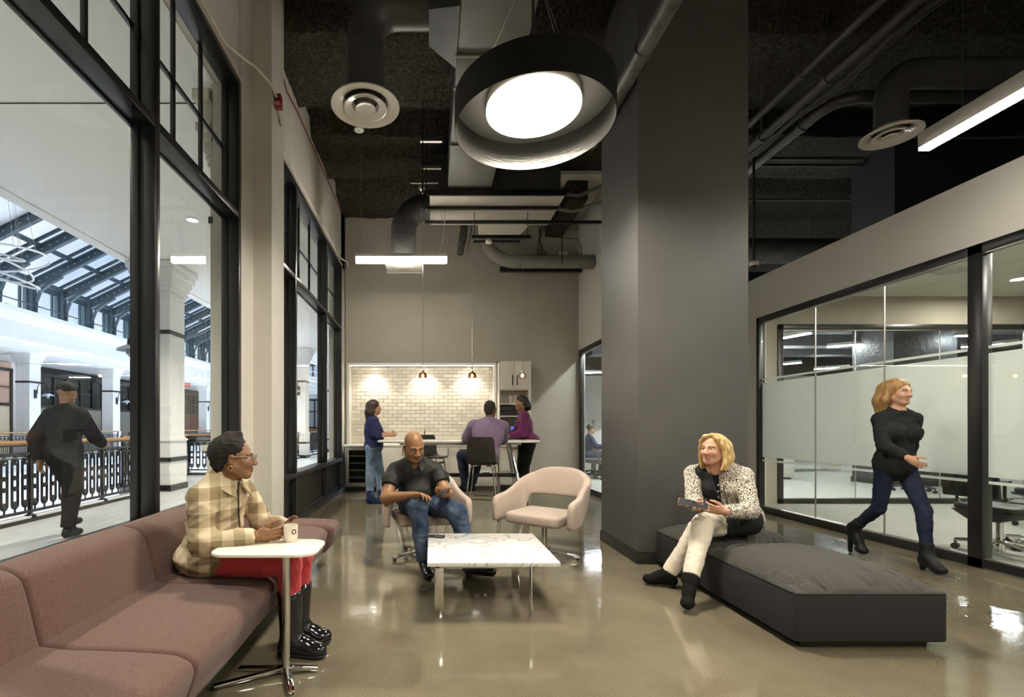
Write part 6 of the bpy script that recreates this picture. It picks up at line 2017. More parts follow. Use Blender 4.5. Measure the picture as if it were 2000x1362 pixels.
def woman_plaid():
    J = dict(pelvis=(-1.235, 2.74, .545), chest=(-1.215, 2.74, .79), neck=(-1.165, 2.74, .955),
             shR=(-1.225, 2.575, .885), shL=(-1.13, 2.905, .885), elR=(-1.185, 2.50, .645), elL=(-1.03, 2.96, .655),
             wrR=(-.925, 2.555, .672), wrL=(-.83, 2.79, .675), hipR=(-1.18, 2.645, .535), hipL=(-1.18, 2.83, .535),
             knR=(-.775, 2.635, .505), knL=(-.755, 2.80, .505), anR=(-.765, 2.64, .09), anL=(-.765, 2.80, .09), toR=(-.605, 2.625, .035), toL=(-.615, 2.80, .035))
    H = Head((-1.105, 2.73, 1.075), (.965, .24, -.02), (-.04, 0, 1), 1.0)
    mug = np.array([-.757, 2.605, .70])
    hands = [dict(wrist=J['wrR'], d=(.95, .22, .06), n=(.15, .9, .25), th=(.1, -.2, .95), fing=[(.25, .5, .4), (.3, .6, .5), (.35, .65, .5), (.4, .7, .5)], thumb=(.6, .7, .3)),
             dict(wrist=J['wrL'], d=(.35, -.85, .05), n=(.9, .3, .1), th=(.1, .1, .95), curl=(.4, .6, .5))]
    skin = (.22, .105, .05)
    root = person('woman in a tan plaid shirt and red trousers sitting on the sofa', J, .95, skin, H,
                  [box_around(H.c, m=.13), box_around(J['wrR'], mug, J['wrL'], m=.07)], .010, .004, smile=.006, hands=hands, iris=(.03, .02, .015), lipc=(.22, .07, .055), neckr=.048)
    # turtleneck
    S = SDF(); limb_ops(S, J, .95, .004, legs=False)
    S.cyl(np.array(J['neck']) - [0, 0, .05], np.array(J['neck']) + [.018, 0, .048], .066, .060, .02)
    add_part(root, 'turtleneck', S, fabric('cream_knit', (.62, .54, .40)), .008)
    # plaid overshirt
    S = SDF(); r, f, up = limb_ops(S, J, 1.0, .028, legs=False)
    S.ell(np.array(J['pelvis']) + [-.01, 0, -.01], (.185, .215, .10), None, .06)
    S.ell(np.array(J['pelvis']) + [.10, 0, -.005], (.16, .19, .085), None, .05)
    for k in ('R', 'L'): sleeve(S, J, k, .082, .068, .048, .98)
    S.cap(np.array(J['neck']) + [.012, 0, .06], np.array(J['neck']) + [.035, -.02, -.01], .062, .050, .02, 'sub')
    S.chain([np.array(J['neck']) + f * .05 + [.02, 0, .0], np.array(J['chest']) + f * .125 + [0, 0, .06]], [.03, .012], .015, 'sub')
    pl = plaid_mat()
    add_part(root, 'overshirt', S, pl, .009, wr=.0065, wf=46, seed=4, aniso=(1, 1, .7))
    nk = np.array(J['neck'])
    collar(root, nk, f, r, pl, .064, 1.0)
    S = SDF()
    S.chain([nk + f * .085 + [0, 0, .0], np.array(J['chest']) + f * .148 + [.0, 0, -.01], np.array(J['pelvis']) + f * .19 + [.0, 0, .12]], [.005, .005, .005], .004)
    S.cap(np.array(J['pelvis']) + f * .185 + r * .03 + [0, 0, .11], np.array(J['pelvis']) + f * .185 - r * .03 + [0, 0, .105], .006, .006, .004)
    add_part(root, 'lanyard', S, M['plastic_black'], .003)
    # trousers
    S = SDF()
    for k in ('R', 'L'):
        S.cap(J['hip' + k], J['kn' + k], .098, .070, .03); S.cap(J['kn' + k], np.array(J['kn' + k]) * .55 + np.array(J['an' + k]) * .45, .068, .056, .02)
    S.ell(J['pelvis'], (.16, .19, .10), None, .04)
    add_part(root, 'trousers', S, fabric('red_twill', (.47, .050, .060), (.56, .065, .075), .7, bump=.15), .008, wr=.0030, wf=62, seed=8, aniso=(1, 1, .8))
    # rubber boots
    for k in ('R', 'L'):
        S = SDF(); shoe_ops(S, J, k, .008, 0, boot=(.66, .056, .068)); S.plane((0, 0, .022), (0, 0, -1))
        top = np.array(J['an' + k]) + (np.array(J['kn' + k]) - np.array(J['an' + k])) * .66
        S.cyl(top - [0, 0, .03], top + [0, 0, .03], .060, .062, .002, 'sub')
        bt_ = add_part(root, 'rubber_boot', S, mat('wet_black_rubber', (.008, .008, .009), .10, spec=.6) if 'wet_black_rubber' not in bpy.data.materials else bpy.data.materials['wet_black_rubber'], .007, relax=8)
        S = SDF(); shoe_ops(S, J, k, .012, 0); S.plane((0, 0, .024), (0, 0, 1)); S.plane((0, 0, 0.0), (0, 0, -1))
        add_part(bt_, 'sole', S, M['rubber'], .006)
    # hair: short natural, swept back
    S = SDF()
    S.ell(H.p(0, -.035, .052), (.090, .098, .085), H.ax(), .02); S.ell(H.p(0, -.075, .03), (.080, .072, .075), H.ax(), .03)
    S.cap(H.p(0, -.03, .115), H.p(0, .015, .135), .035, .02, .03)
    S.ell(H.p(0, -.085, -.03), (.06, .04, .045), H.ax(), .03)
    S.ell(H.p(0, .11, -.03), (.11, .085, .115), H.ax(), .015, 'sub')
    for x in (-1, 1): S.ell(H.p(x * .09, .01, -.03), (.035, .035, .05), H.ax(), .01, 'sub')
    add_part(root, 'hair', S, hair_mat('black_coily_hair', (.007, .005, .0045), (.020, .014, .011), 120, (1, 1, 1), .85), .006, wr=.003, wf=120, seed=2)
    # glasses and earrings
    S = SDF(); gz = .008
    for x in (-1, 1):
        c = H.p(x * .033, .108, gz - .002)
        n = 14
        S.chain([c + (H.r * math.cos(a) * .024 + H.u * math.sin(a) * .018) * 1 for a in np.linspace(0, 2 * PI, n)], [.0022] * n, .001)
        S.chain([H.p(x * .057, .104, gz + .004), H.p(x * .080, .03, gz + .004), H.p(x * .084, -.01, gz)], [.0028] * 3, .001)
    S.cap(H.p(-.010, .112, gz), H.p(.010, .112, gz), .002, .002, .001)
    add_part(root, 'glasses', S, mat('grey_frame', (.25, .24, .22), .3), .0025, relax=1)
    for x in (-1, 1):
        q = MB(); q.tube([H.p(x * .088, -.012 + .012 * math.cos(a), -.050 + .012 * math.sin(a)) for a in np.linspace(0, 2 * PI, 16, endpoint=False)], .0028, 6, closed=True)
        q.build('earring', mat('gold', (.75, .5, .2), .2, 1.0) if 'gold' not in bpy.data.materials else bpy.data.materials['gold'], root, smooth=True)
    # mug
    r_ = empty('coffee_mug', (mug[0], mug[1], .6375), 0, 'white mug with a small brown mark in the hands of the plaid woman', 'mug')
    q = MB(); q.lathe([(.001, .0), (.034, .0), (.037, .006), (.039, .088), (.0365, .088), (.034, .01), (.001, .008)], seg=28); q.build('cup', mat('mug_white', (.72, .66, .56), .25), r_, smooth=True, angle=50)
    q = MB(); q.tube([(-.037 - .024 * math.sin(a), .006, .046 + .028 * math.cos(a)) for a in np.linspace(.1, PI - .1, 9)], .0055, 8)
    q.build('handle', bpy.data.materials['mug_white'], r_, smooth=True)
    q = MB(); q.lathe([(.012, -.001), (.014, .0), (.008, .0)], seg=16)
    mk = q.build('mark', mat('brown_mark', (.12, .05, .02), .5), r_, loc=(.026, -.0295, .055), rot=(R(90), 0, R(42)))
    return root

# ---------------------------------------------------------------- 2 man in black on the swivel chair
def man_black():
    J = dict(pelvis=(-.105, 4.60, .545), chest=(-.14, 4.56, .79), neck=(-.15, 4.50, .945),
             shR=(-.345, 4.52, .865), shL=(.045, 4.53, .865), elR=(-.40, 4.33, .615), elL=(.135, 4.34, .655),
             wrR=(-.155, 4.13, .672), wrL=(.125, 4.10, .685), hipR=(-.20, 4.54, .53), hipL=(-.005, 4.54, .53),
             knR=(-.115, 4.14, .575), knL=(.225, 4.15, .525), anR=(-.055, 4.11, .10), anL=(.33, 4.06, .105), toR=(-.02, 3.94, .04), toL=(.49, 3.92, .075))
    H = Head((-.155, 4.40, 1.075), (.34, -.84, -.42), (.06, -.35, 1), 1.12)
    skin = (.235, .115, .052)
    phone = np.array([.105, 3.985, .712])
    hands = [dict(wrist=J['wrR'], d=(.85, -.42, .10), n=(.1, -.35, -.9), th=(.35, .6, .1), fing=[(.35, .3, .2), (.45, .4, .3), (.6, .5, .3), (.7, .6, .4)], sc=1.08, thumb=(.5, .8, .4)),
             dict(wrist=J['wrL'], d=(-.45, -.75, .12), n=(.05, -.1, .98), th=(.75, -.45, .1), fing=[(.35, .7, .5), (.4, .75, .5), (.45, .8, .5), (.5, .85, .5)], sc=1.08, thumb=(.6, .6, .5), tcurl=.25)]
    root = person('bald man in a black polo shirt and jeans looking at his phone', J, 1.14, skin, H,
                  [box_around(H.c, m=.14), box_around(J['wrR'], J['wrL'], (-.02, 4.0, .68), m=.06)], .010, .004, smile=.010, hands=hands, closed=True, iris=(.03, .02, .015), lipc=(.19, .080, .048), neckr=.066, broad=1.08, nose=1.25, arm_r=1.16)
    S = SDF(); r, f, up = limb_ops(S, J, 1.16, .020, legs=False, belly=.06)
    for k in ('R', 'L'): sleeve(S, J, k, .088, .080, 0, half=.62)
    nk = np.array(J['neck'])
    S.ell(nk + [0, -.02, .075], (.075, .075, .075), None, .02, 'sub')
    S.chain([nk + f * .06 + [0, 0, .0], nk + f * .11 + [0, 0, -.085]], [.040, .010], .015, 'sub')
    polo = mat('black_pique', (.011, .011, .0105), .62, var=(.015, .015, .014), vscale=300, bump=.15, bscale=500, bdist=.002, spec=.25)
    add_part(root, 'polo_shirt', S, polo, .009, wr=.0032, wf=42, seed=11, aniso=(.5, 1, 1.4))
    collar(root, nk, f, r, polo, .074, .62)
    S = SDF()
    for k in ('R', 'L'):
        S.cap(J['hip' + k], J['kn' + k], .110, .082, .03)
        S.cyl(J['kn' + k], np.array(J['an' + k]) - (np.array(J['kn' + k]) - np.array(J['an' + k])) * -.03, .080, .066, .03); S.cap(J['kn' + k], np.array(J['kn' + k]) + [0, 0, -.05], .082, .078, .02)
    S.ell(J['pelvis'], (.19, .16, .11), None, .04)
    add_part(root, 'jeans', S, denim('worn_blue_denim', (.017, .028, .055), (.075, .105, .16)), .009, wr=.0034, wf=58, seed=5, aniso=(1, .7, .8))
    for k in ('R', 'L'):
        S = SDF(); shoe_ops(S, J, k, .008)
        if k == 'R': S.plane((0, 0, .012), (0, 0, -1))
        sh = add_part(root, 'dress_shoe', S, mat('black_polished_leather', (.008, .008, .008), .16, spec=.6) if 'black_polished_leather' not in bpy.data.materials else bpy.data.materials['black_polished_leather'], .007, relax=6)
        S = SDF(); an, to = np.array(J['an' + k]), np.array(J['to' + k]); d = nv((to - an) * [1, 1, 0])
        zb = .0 if k == 'R' else None
        a_ = an - d * .04 - [0, 0, .082]; b_ = to + d * .02 - [0, 0, .030]
        S.ell((a_ + b_) / 2 + [0, 0, .004], (np.linalg.norm(b_ - a_) / 2 + .012, .042, .012), (nv(b_ - a_), nv(np.cross((0, 0, 1), d)), nv(np.cross(nv(b_ - a_), nv(np.cross((0, 0, 1), d))))), .01)
        S.ell(a_ + d * .03 - [0, 0, .004], (.04, .036, .016), (d, nv(np.cross((0, 0, 1), d)), (0, 0, 1)), .01); S.plane((0, 0, .0005), (0, 0, -1))
        add_part(sh, 'sole', S, M['rubber'], .006)
    r_ = empty('held_phone', (phone[0], phone[1], phone[2]), 0, 'dark phone held in both hands by the man in black', 'phone')
    r_.rotation_euler = (R(16), R(-12), R(-35))
    q = MB(); q.prism(rrect(-.038, .038, -.075, .075, .012, 4), 0, .009); q.build('case', M['plastic_black'], r_, bevel=.002)
    q = MB(); q.prism(rrect(-.034, .034, -.071, .071, .010, 4), .009, .0098); q.build('screen', bpy.data.materials['phone_glass'], r_)
    return root

# ---------------------------------------------------------------- 3 blonde woman on the ottoman
def tweed():
    m, t, o = new_mat('black_white_boucle')
    p = t.nodes.new('ShaderNodeBsdfPrincipled'); p.inputs['Roughness'].default_value = .9; p.inputs['Specular IOR Level'].default_value = .15
    n = noise_tex(t, 95, 2, .6, (1, 1, 1.9)); r = t.nodes.new('ShaderNodeValToRGB')
    r.color_ramp.elements[0].position = .455; r.color_ramp.elements[0].color = (.015, .015, .016, 1)
    r.color_ramp.elements[1].position = .50; r.color_ramp.elements[1].color = (.68, .62, .52, 1)
    t.links.new(n.outputs['Fac'], r.inputs['Fac']); t.links.new(r.outputs['Color'], p.inputs['Base Color'])
    b_ = t.nodes.new('ShaderNodeBump'); b_.inputs['Strength'].default_value = .8; b_.inputs['Distance'].default_value = .006
    t.links.new(n.outputs['Fac'], b_.inputs['Height']); t.links.new(b_.outputs[0], p.inputs['Normal'])
    t.links.new(p.outputs[0], o.inputs[0])
    return m

def woman_blonde():
    J = dict(pelvis=(2.40, 3.86, .545), chest=(2.325, 3.855, .785), neck=(2.265, 3.83, .945),
             shR=(2.135, 3.95, .885), shL=(2.405, 3.705, .885), elR=(2.085, 3.83, .655), elL=(2.365, 3.58, .63),
             wrR=(1.985, 3.60, .660), wrL=(2.115, 3.475, .645), hipR=(2.32, 3.86, .53), hipL=(2.44, 3.74, .53),
             knR=(2.00, 3.55, .545), knL=(2.04, 3.68, .475), anR=(1.80, 3.36, .19), anL=(1.85, 3.78, .10), toR=(1.715, 3.24, .058), toL=(1.715, 3.835, .045))
    H = Head((2.205, 3.775, 1.080), (-.86, -.50, .0), (-.02, -.03, 1), 1.02)
    skin = (.56, .30, .20)
    hands = [dict(wrist=J['wrR'], d=(-.55, -.75, .12), n=(.75, -.55, .2), th=(.1, .05, .98), fing=[(.4, .6, .5)] * 4, sc=.93, thumb=(.5, .7, .5)),
             dict(wrist=J['wrL'], d=(-.80, .05, .12), n=(-.05, .85, .35), th=(.1, -.3, .92), fing=[(.3, .5, .5)] * 4, sc=.93, thumb=(.55, .75, .2))]
    root = person('blonde woman in a black and white knit jacket holding a tablet on the ottoman', J, .98, skin, H,
                  [box_around(H.c, m=.13), box_around(J['wrR'], J['wrL'], (1.86, 3.48, .64), m=.06)], .010, .004, smile=.009, hands=hands, iris=(.06, .09, .10), lipc=(.46, .20, .15), browc=(.22, .13, .06), neckr=.049)
    S = SDF(); r, f, up = limb_ops(S, J, .98, .012, legs=False, bust=.035)
    nk = np.array(J['neck'])
    S.ell(nk + f * .045 + [0, 0, .03], (.085, .085, .085), None, .01, 'sub')
    S.ell(np.array(J['pelvis']) + [-.05, -.06, -.02], (.17, .17, .092), None, .05)
    S.cap(J['hipL'], np.array(J['hipL']) * .55 + np.array(J['knL']) * .45, .112, .095, .03)
    blk = fabric('black_jersey', (.012, .012, .013), (.016, .016, .016))
    add_part(root, 'black_top', S, blk, .009, wr=.003, wf=26, seed=3)
    S = SDF(); limb_ops(S, J, 1.0, .026, legs=False, bust=.035)
    S.ell(np.array(J['pelvis']) + [.02, .0, .02], (.185, .185, .12), None, .06)
    S.ell(np.array(J['pelvis']) + [.07, -.04, -.02], (.13, .15, .11), None, .05)
    S.ell(nk + f * .05 + [0, 0, .045], (.088, .088, .10), None, .01, 'sub')
    S.chain([nk + f * .10 + r * .075 + [0, 0, .06], np.array(J['chest']) + f * .16 + r * .095, np.array(J['pelvis']) + f * .20 + r * .09 + [0, 0, .04]], [.095, .105, .09], .01, 'sub')
    S.ell(np.array(J['pelvis']) + f * .21 - r * .02 + [0, 0, -.08], (.13, .13, .14), None, .015, 'sub')
    for k in ('R', 'L'): sleeve(S, J, k, .074, .064, .046, .97)
    tw = tweed()
    add_part(root, 'jacket', S, tw, .009, wr=.0035, wf=50, seed=6)
    S = SDF()
    for k in ('R', 'L'):
        S.cap(J['hip' + k], J['kn' + k], .093, .070, .03); S.cap(J['kn' + k], np.array(J['kn' + k]) * .7 + np.array(J['an' + k]) * .3, .070, .066, .02)
        S.cyl(J['kn' + k], np.array(J['kn' + k]) * .06 + np.array(J['an' + k]) * .94, .070, .056, .02)
    S.ell(J['pelvis'], (.17, .17, .09), None, .04)
    add_part(root, 'trousers', S, fabric('ivory_denim', (.62, .55, .45), (.68, .61, .50), .8, 250, .05, .15), .008, wr=.0028, wf=60, seed=9, aniso=(1, 1, .6))
    for k in ('R', 'L'):
        S = SDF(); shoe_ops(S, J, k, .002, boot=(.30, .050, .050))
        S.plane((0, 0, .012), (0, 0, -1))
        bo = add_part(root, 'ankle_boot', S, mat('black_suede', (.009, .0085, .008), .9, spec=.1) if 'black_suede' not in bpy.data.materials else bpy.data.materials['black_suede'], .007)
        an, to = np.array(J['an' + k]), np.array(J['to' + k]); d = nv((to - an) * [1, 1, 0])
        S = SDF(); S.cyl(an - d * .03 - [0, 0, .04], [an[0] - d[0] * .035, an[1] - d[1] * .035, .002 + max(0, an[2] - .11)], .028, .023, .005)
        add_part(bo, 'heel', S, M['rubber'], .006)
    S = SDF()                                                       # neck-length bob parted on one side
    S.ell(H.p(.0, -.026, .040), (.084, .102, .084), H.ax(), .01)
    S.ell(H.p(.0, -.075, -.02), (.082, .055, .11), H.ax(), .04)
    for x in (-1, 1):
        S.chain([H.p(x * .070, -.01, .065), H.p(x * .089, -.02, .0), H.p(x * .092, -.025, -.08), H.p(x * .086, -.01, -.145)], [.022, .022, .026, .020], .03)
        S.chain([H.p(x * .055, -.085, .02), H.p(x * .062, -.085, -.06), H.p(x * .058, -.075, -.15)], [.036, .038, .028], .04)
    S.chain([H.p(-.02, .055, .112), H.p(.03, .068, .098), H.p(.066, .055, .06), H.p(.082, .035, .01), H.p(.088, .02, -.05), H.p(.085, .02, -.12)], [.012, .014, .013, .013, .015, .012], .015)
    S.chain([H.p(-.02, .055, .112), H.p(-.055, .055, .082), H.p(-.076, .035, .035), H.p(-.088, .012, -.03), H.p(-.092, .01, -.10), H.p(-.082, .035, -.15)], [.012, .014, .013, .013, .016, .010], .015)
    S.ell(H.p(0, .115, -.025), (.066, .085, .108), H.ax(), .01, 'sub')
    S.ell(H.p(0, .045, -.12), (.055, .09, .07), H.ax(), .02, 'sub')
    add_part(root, 'hair', S, hair_mat('blonde_hair', (.36, .22, .075), (.66, .48, .21), 55, (1, 1, .10)), .005, relax=8)
    S = SDF()
    S.chain([nk + [-.0, 0, .045] + r * math.cos(a) * .056 + f * (math.sin(a) * .056 - .0) + [0, 0, -.012 * math.sin(a)] for a in np.linspace(0, 2 * PI, 20)], [.007] * 20, .004)
    for i in range(7):
        a = PI * (.15 + .7 * i / 6)
        b0 = nk + [0, 0, .04] + r * math.cos(a) * .058 + f * math.sin(a) * .058
        S.cap(b0, b0 + [0, 0, -.022], .006, .003, .003)
    add_part(root, 'lace_choker', S, M['plastic_black'], .0035, relax=1)
    S = SDF()
    S.chain([nk + r * .055 + f * .03 + [0, 0, .03], np.array(J['chest']) + f * .165 + r * .02 + [0, 0, .03], np.array(J['pelvis']) + f * .225 - r * .02 + [0, 0, .10]], [.004] * 3, .003)
    S.chain([nk - r * .06 + f * .04 + [0, 0, .01], np.array(J['chest']) + f * .17 - r * .04 + [0, 0, .03], np.array(J['pelvis']) + f * .225 - r * .03 + [0, 0, .10]], [.004] * 3, .003)
    ln = add_part(root, 'lanyard', S, M['plastic_black'], .003, relax=1)
    bp = np.array(J['pelvis']) + f * .245 - r * .045 + [0, 0, .055]
    q = MB(); u = nv(r); v = np.array([0, 0, 1.0]); wv = nv(f)
    def card(c, hw, hh, th):
        q.hexa([tuple(c + u * a * hw + v * b * hh + wv * cc * th) for cc in (-1, 1) for b, a in ((-1, -1), (-1, 1), (1, 1), (1, -1))])
    card(bp, .050, .034, .003); q.build('badge_holder', M['plastic_black'], root)
    q = MB(); card(bp + wv * .004 + u * .005, .030, .022, .001); q.build('badge_card', M['white'], root)
    for i in range(4):
        q = MB(); q.ball(np.array(J['chest']) + f * (.158 - .008 * i) - r * .0 + [0, 0, .06 - .05 * i], .006, 8, 6); q.build('button', mat('pearl', (.7, .68, .64), .2) if 'pearl' not in bpy.data.materials else bpy.data.materials['pearl'], root, smooth=True)
    for x in (-1, 1):
        q = MB()
        for i in range(4): q.ball(H.p(x * .092, .012, -.048 - .013 * i), .0068, 8, 6)
        q.build('earring', bpy.data.materials['pearl'], root, smooth=True)
    r_ = empty('tablet', (1.885, 3.475, .695), 0, 'tablet in a patterned case held by the blonde woman', 'tablet')
    r_.rotation_euler = (R(14), R(9), R(-28))
    q = MB(); q.prism(rrect(-.10, .10, -.07, .07, .012, 4), -.004, .005); q.build('case', mat('patterned_case', (.06, .02, .012), .35, var=(.35, .22, .12), vscale=30, vr=(.45, .55)), r_, bevel=.002)
    q = MB(); q.prism(rrect(-.092, .092, -.062, .062, .008, 4), .005, .006); q.build('screen', bpy.data.materials['phone_glass'], r_)
    return root

# ---------------------------------------------------------------- standing and distant people (simpler)
def simple_person(label, J, t, skin, H, top, bottom, shoe, hair_f, hairm, hands, top_kw={}, sleeve_kw=None, boot=None, heel=0, h=.010, pants_r=(.098, .068, .052), bust=0, belly=0, off=.020, extra=None, neck_cut=True, zf=0, smile=0, seed=1, pants_to=.95):
    root = person(label, J, t, skin, H, [box_around(H.c, m=.13)], h, .006, smile=smile, hands=hands)
    S = SDF(); r, f, up = limb_ops(S, J, t, off, legs=False, bust=bust, belly=belly)
    sk = dict(r0=.074 * t, r1=.062 * t, r2=.048 * t, upto=.96); sk.update(sleeve_kw or {})
    for k in ('R', 'L'): sleeve(S, J, k, **sk)
    nk = np.array(J['neck'])
    if neck_cut: S.ell(nk + f * .03 + [0, 0, .06], (.068, .068, .075), None, .01, 'sub')
    if extra: extra(S, J, r, f, up)
    add_part(root, 'top', S, top, h, wr=.0035, wf=46, seed=seed, aniso=(1, 1, .8))
    S = SDF()
    for k in ('R', 'L'):
        S.cap(J['hip' + k], J['kn' + k], pants_r[0] * t, pants_r[1] * t, .035)
        kn, an = np.array(J['kn' + k]), np.array(J['an' + k])
        S.cap(kn, kn * .6 + an * .4, pants_r[1] * t, (pants_r[1] * .6 + pants_r[2] * .4) * t, .02)
        S.cyl(kn, kn + (an - kn) * pants_to, pants_r[1] * t, pants_r[2] * t, .02)
    hr = nv(np.array(J['hipR']) - np.array(J['hipL'])); hf_ = nv(np.cross((0, 0, 1), hr))
    S.ell(J['pelvis'], (.168 * t, .128 * t, .115), (hr, hf_, (0, 0, 1)), .04)
    add_part(root, 'trousers', S, bottom, h, wr=.0028, wf=55, seed=seed + 1)
    for k in ('R', 'L'):
        S = SDF(); shoe_ops(S, J, k, .004, zf, heel=heel, boot=boot)
        S.plane((0, 0, zf + .002), (0, 0, -1))
        add_part(root, 'shoe', S, shoe, h * .9)
    if hair_f:
        S = SDF(); hair_f(S, H)
        add_part(root, 'hair', S, hairm, .008, wr=.003, wf=80, seed=seed, aniso=(1, 1, .2))
    return root

def long_hair(S, H, length=.30, wide=1.0):
    S.ell(H.p(0, -.025, .045), (.088 * wide, .105, .088), H.ax(), .02)
    for x in (-.7, 0, .7):
        S.chain([H.p(x * .07, -.085, .04), H.p(x * .09, -.10, -.08), H.p(x * .08, -.105, -length)], [.055, .055, .03], .04)
    for x in (-1, 1):
        S.chain([H.p(x * .075, -.01, .05), H.p(x * .088, -.035, -.06), H.p(x * .082, -.05, -length * .85)], [.032, .032, .02], .03)
    S.ell(H.p(0, .11, -.02), (.068, .085, .10), H.ax(), .012, 'sub')

def woman_navy():
    x, y = -.955, 8.0
    J = dict(pelvis=(x, y, .93), chest=(x - .01, y, 1.20), neck=(x - .005, y, 1.425), shR=(x - .01, y - .165, 1.36), shL=(x + .0, y + .165, 1.36),
             elR=(x + .05, y - .20, 1.13), elL=(x + .06, y + .16, 1.13), wrR=(x + .28, y - .13, 1.125), wrL=(x + .28, y + .05, 1.125),
             hipR=(x, y - .09, .90), hipL=(x, y + .09, .90), knR=(x - .04, y - .085, .48), knL=(x + .10, y + .085, .48), anR=(x - .05, y - .08, .09), anL=(x + .13, y + .085, .09), toR=(x + .10, y - .085, .035), toL=(x + .28, y + .09, .035))
    H = Head((x + .02, y, 1.575), (.96, .22, .0), (0, 0, 1), 1.0)
    hands = [dict(wrist=J['wrR'], d=(.8, .45, .05), n=(-.2, .8, -.2), th=(.1, .1, .95), curl=(.5, .7, .5), sc=.92), dict(wrist=J['wrL'], d=(.85, -.3, .1), n=(-.2, -.9, -.1), th=(.1, 0, .95), curl=(.5, .7, .5), sc=.92)]
    return simple_person('woman with long dark hair in a navy top and light jeans at the standing table', J, 1.22, (.46, .25, .15), H, fabric('navy_knit', (.018, .022, .075), (.028, .032, .10)), denim('light_denim', (.16, .24, .36), (.30, .40, .52)),
                  fabric('navy_suede', (.018, .035, .11)), lambda S, H_: long_hair(S, H_, .34, 1.08), hair_mat('dark_brown_hair', (.018, .011, .007), (.06, .035, .02)), hands, sleeve_kw=dict(upto=.45, r2=.054), boot=(.36, .062, .064), bust=.03, belly=.02, pants_r=(.094, .060, .049), seed=21)

def man_lilac():
    J = dict(pelvis=(.73, 6.73, .865), chest=(.80, 6.80, 1.13), neck=(.83, 6.86, 1.355), shR=(1.015, 6.83, 1.28), shL=(.60, 6.87, 1.285),
             elR=(1.04, 7.05, 1.08), elL=(.53, 7.03, 1.10), wrR=(.95, 7.28, 1.085), wrL=(.70, 7.27, 1.085),
             hipR=(.82, 6.76, .85), hipL=(.64, 6.76, .85), knR=(.69, 7.16, .80), knL=(.455, 7.10, .83), anR=(.60, 7.10, .40), anL=(.50, 6.99, .40), toR=(.53, 7.24, .345), toL=(.43, 7.14, .345))
    H = Head((.845, 6.88, 1.505), (.42, .90, -.05), (0, .05, 1), 1.04)
    hands = [dict(wrist=J['wrR'], d=(-.4, .9, 0), n=(0, 0, -1), th=(-.9, -.3, 0)), dict(wrist=J['wrL'], d=(.4, .9, 0), n=(0, 0, -1), th=(.9, -.3, 0))]
    def hf(S, H_):
        S.ell(H_.p(0, -.026, .042), (.080, .098, .084), H_.ax(), .01); S.ell(H_.p(0, -.07, -.02), (.062, .048, .06), H_.ax(), .03); S.ell(H_.p(0, .12, -.03), (.10, .10, .12), H_.ax(), .01, 'sub')
        for x in (-1, 1): S.ell(H_.p(x * .09, -.0, -.02), (.03, .03, .045), H_.ax(), .01, 'sub')
    def ex(S, J_, r, f, up):
        S.ell(np.array(J_['pelvis']) + [0, 0, .03], (.21, .19, .13), None, .06)
        S.ell(np.array(J_['chest']) - f * .03, (.215, .14, .2), (r, f, up), .06)
    return simple_person('man in a lilac sweater seen from behind on the bar stool', J, 1.15, (.16, .08, .042), H, fabric('lilac_knit', (.17, .115, .19), (.215, .15, .235), .95, 120, .2, .4), denim('dark_denim', (.010, .015, .034), (.022, .03, .06)),
                  fabric('black_canvas', (.012, .012, .012)), hf, hair_mat('cropped_hair', (.02, .013, .01), (.035, .025, .018), 200, (1, 1, 1), .8), hands, extra=ex, off=.026, sleeve_kw=dict(r0=.10, r1=.09, r2=.06), neck_cut=False, zf=.30, seed=31, belly=.03)

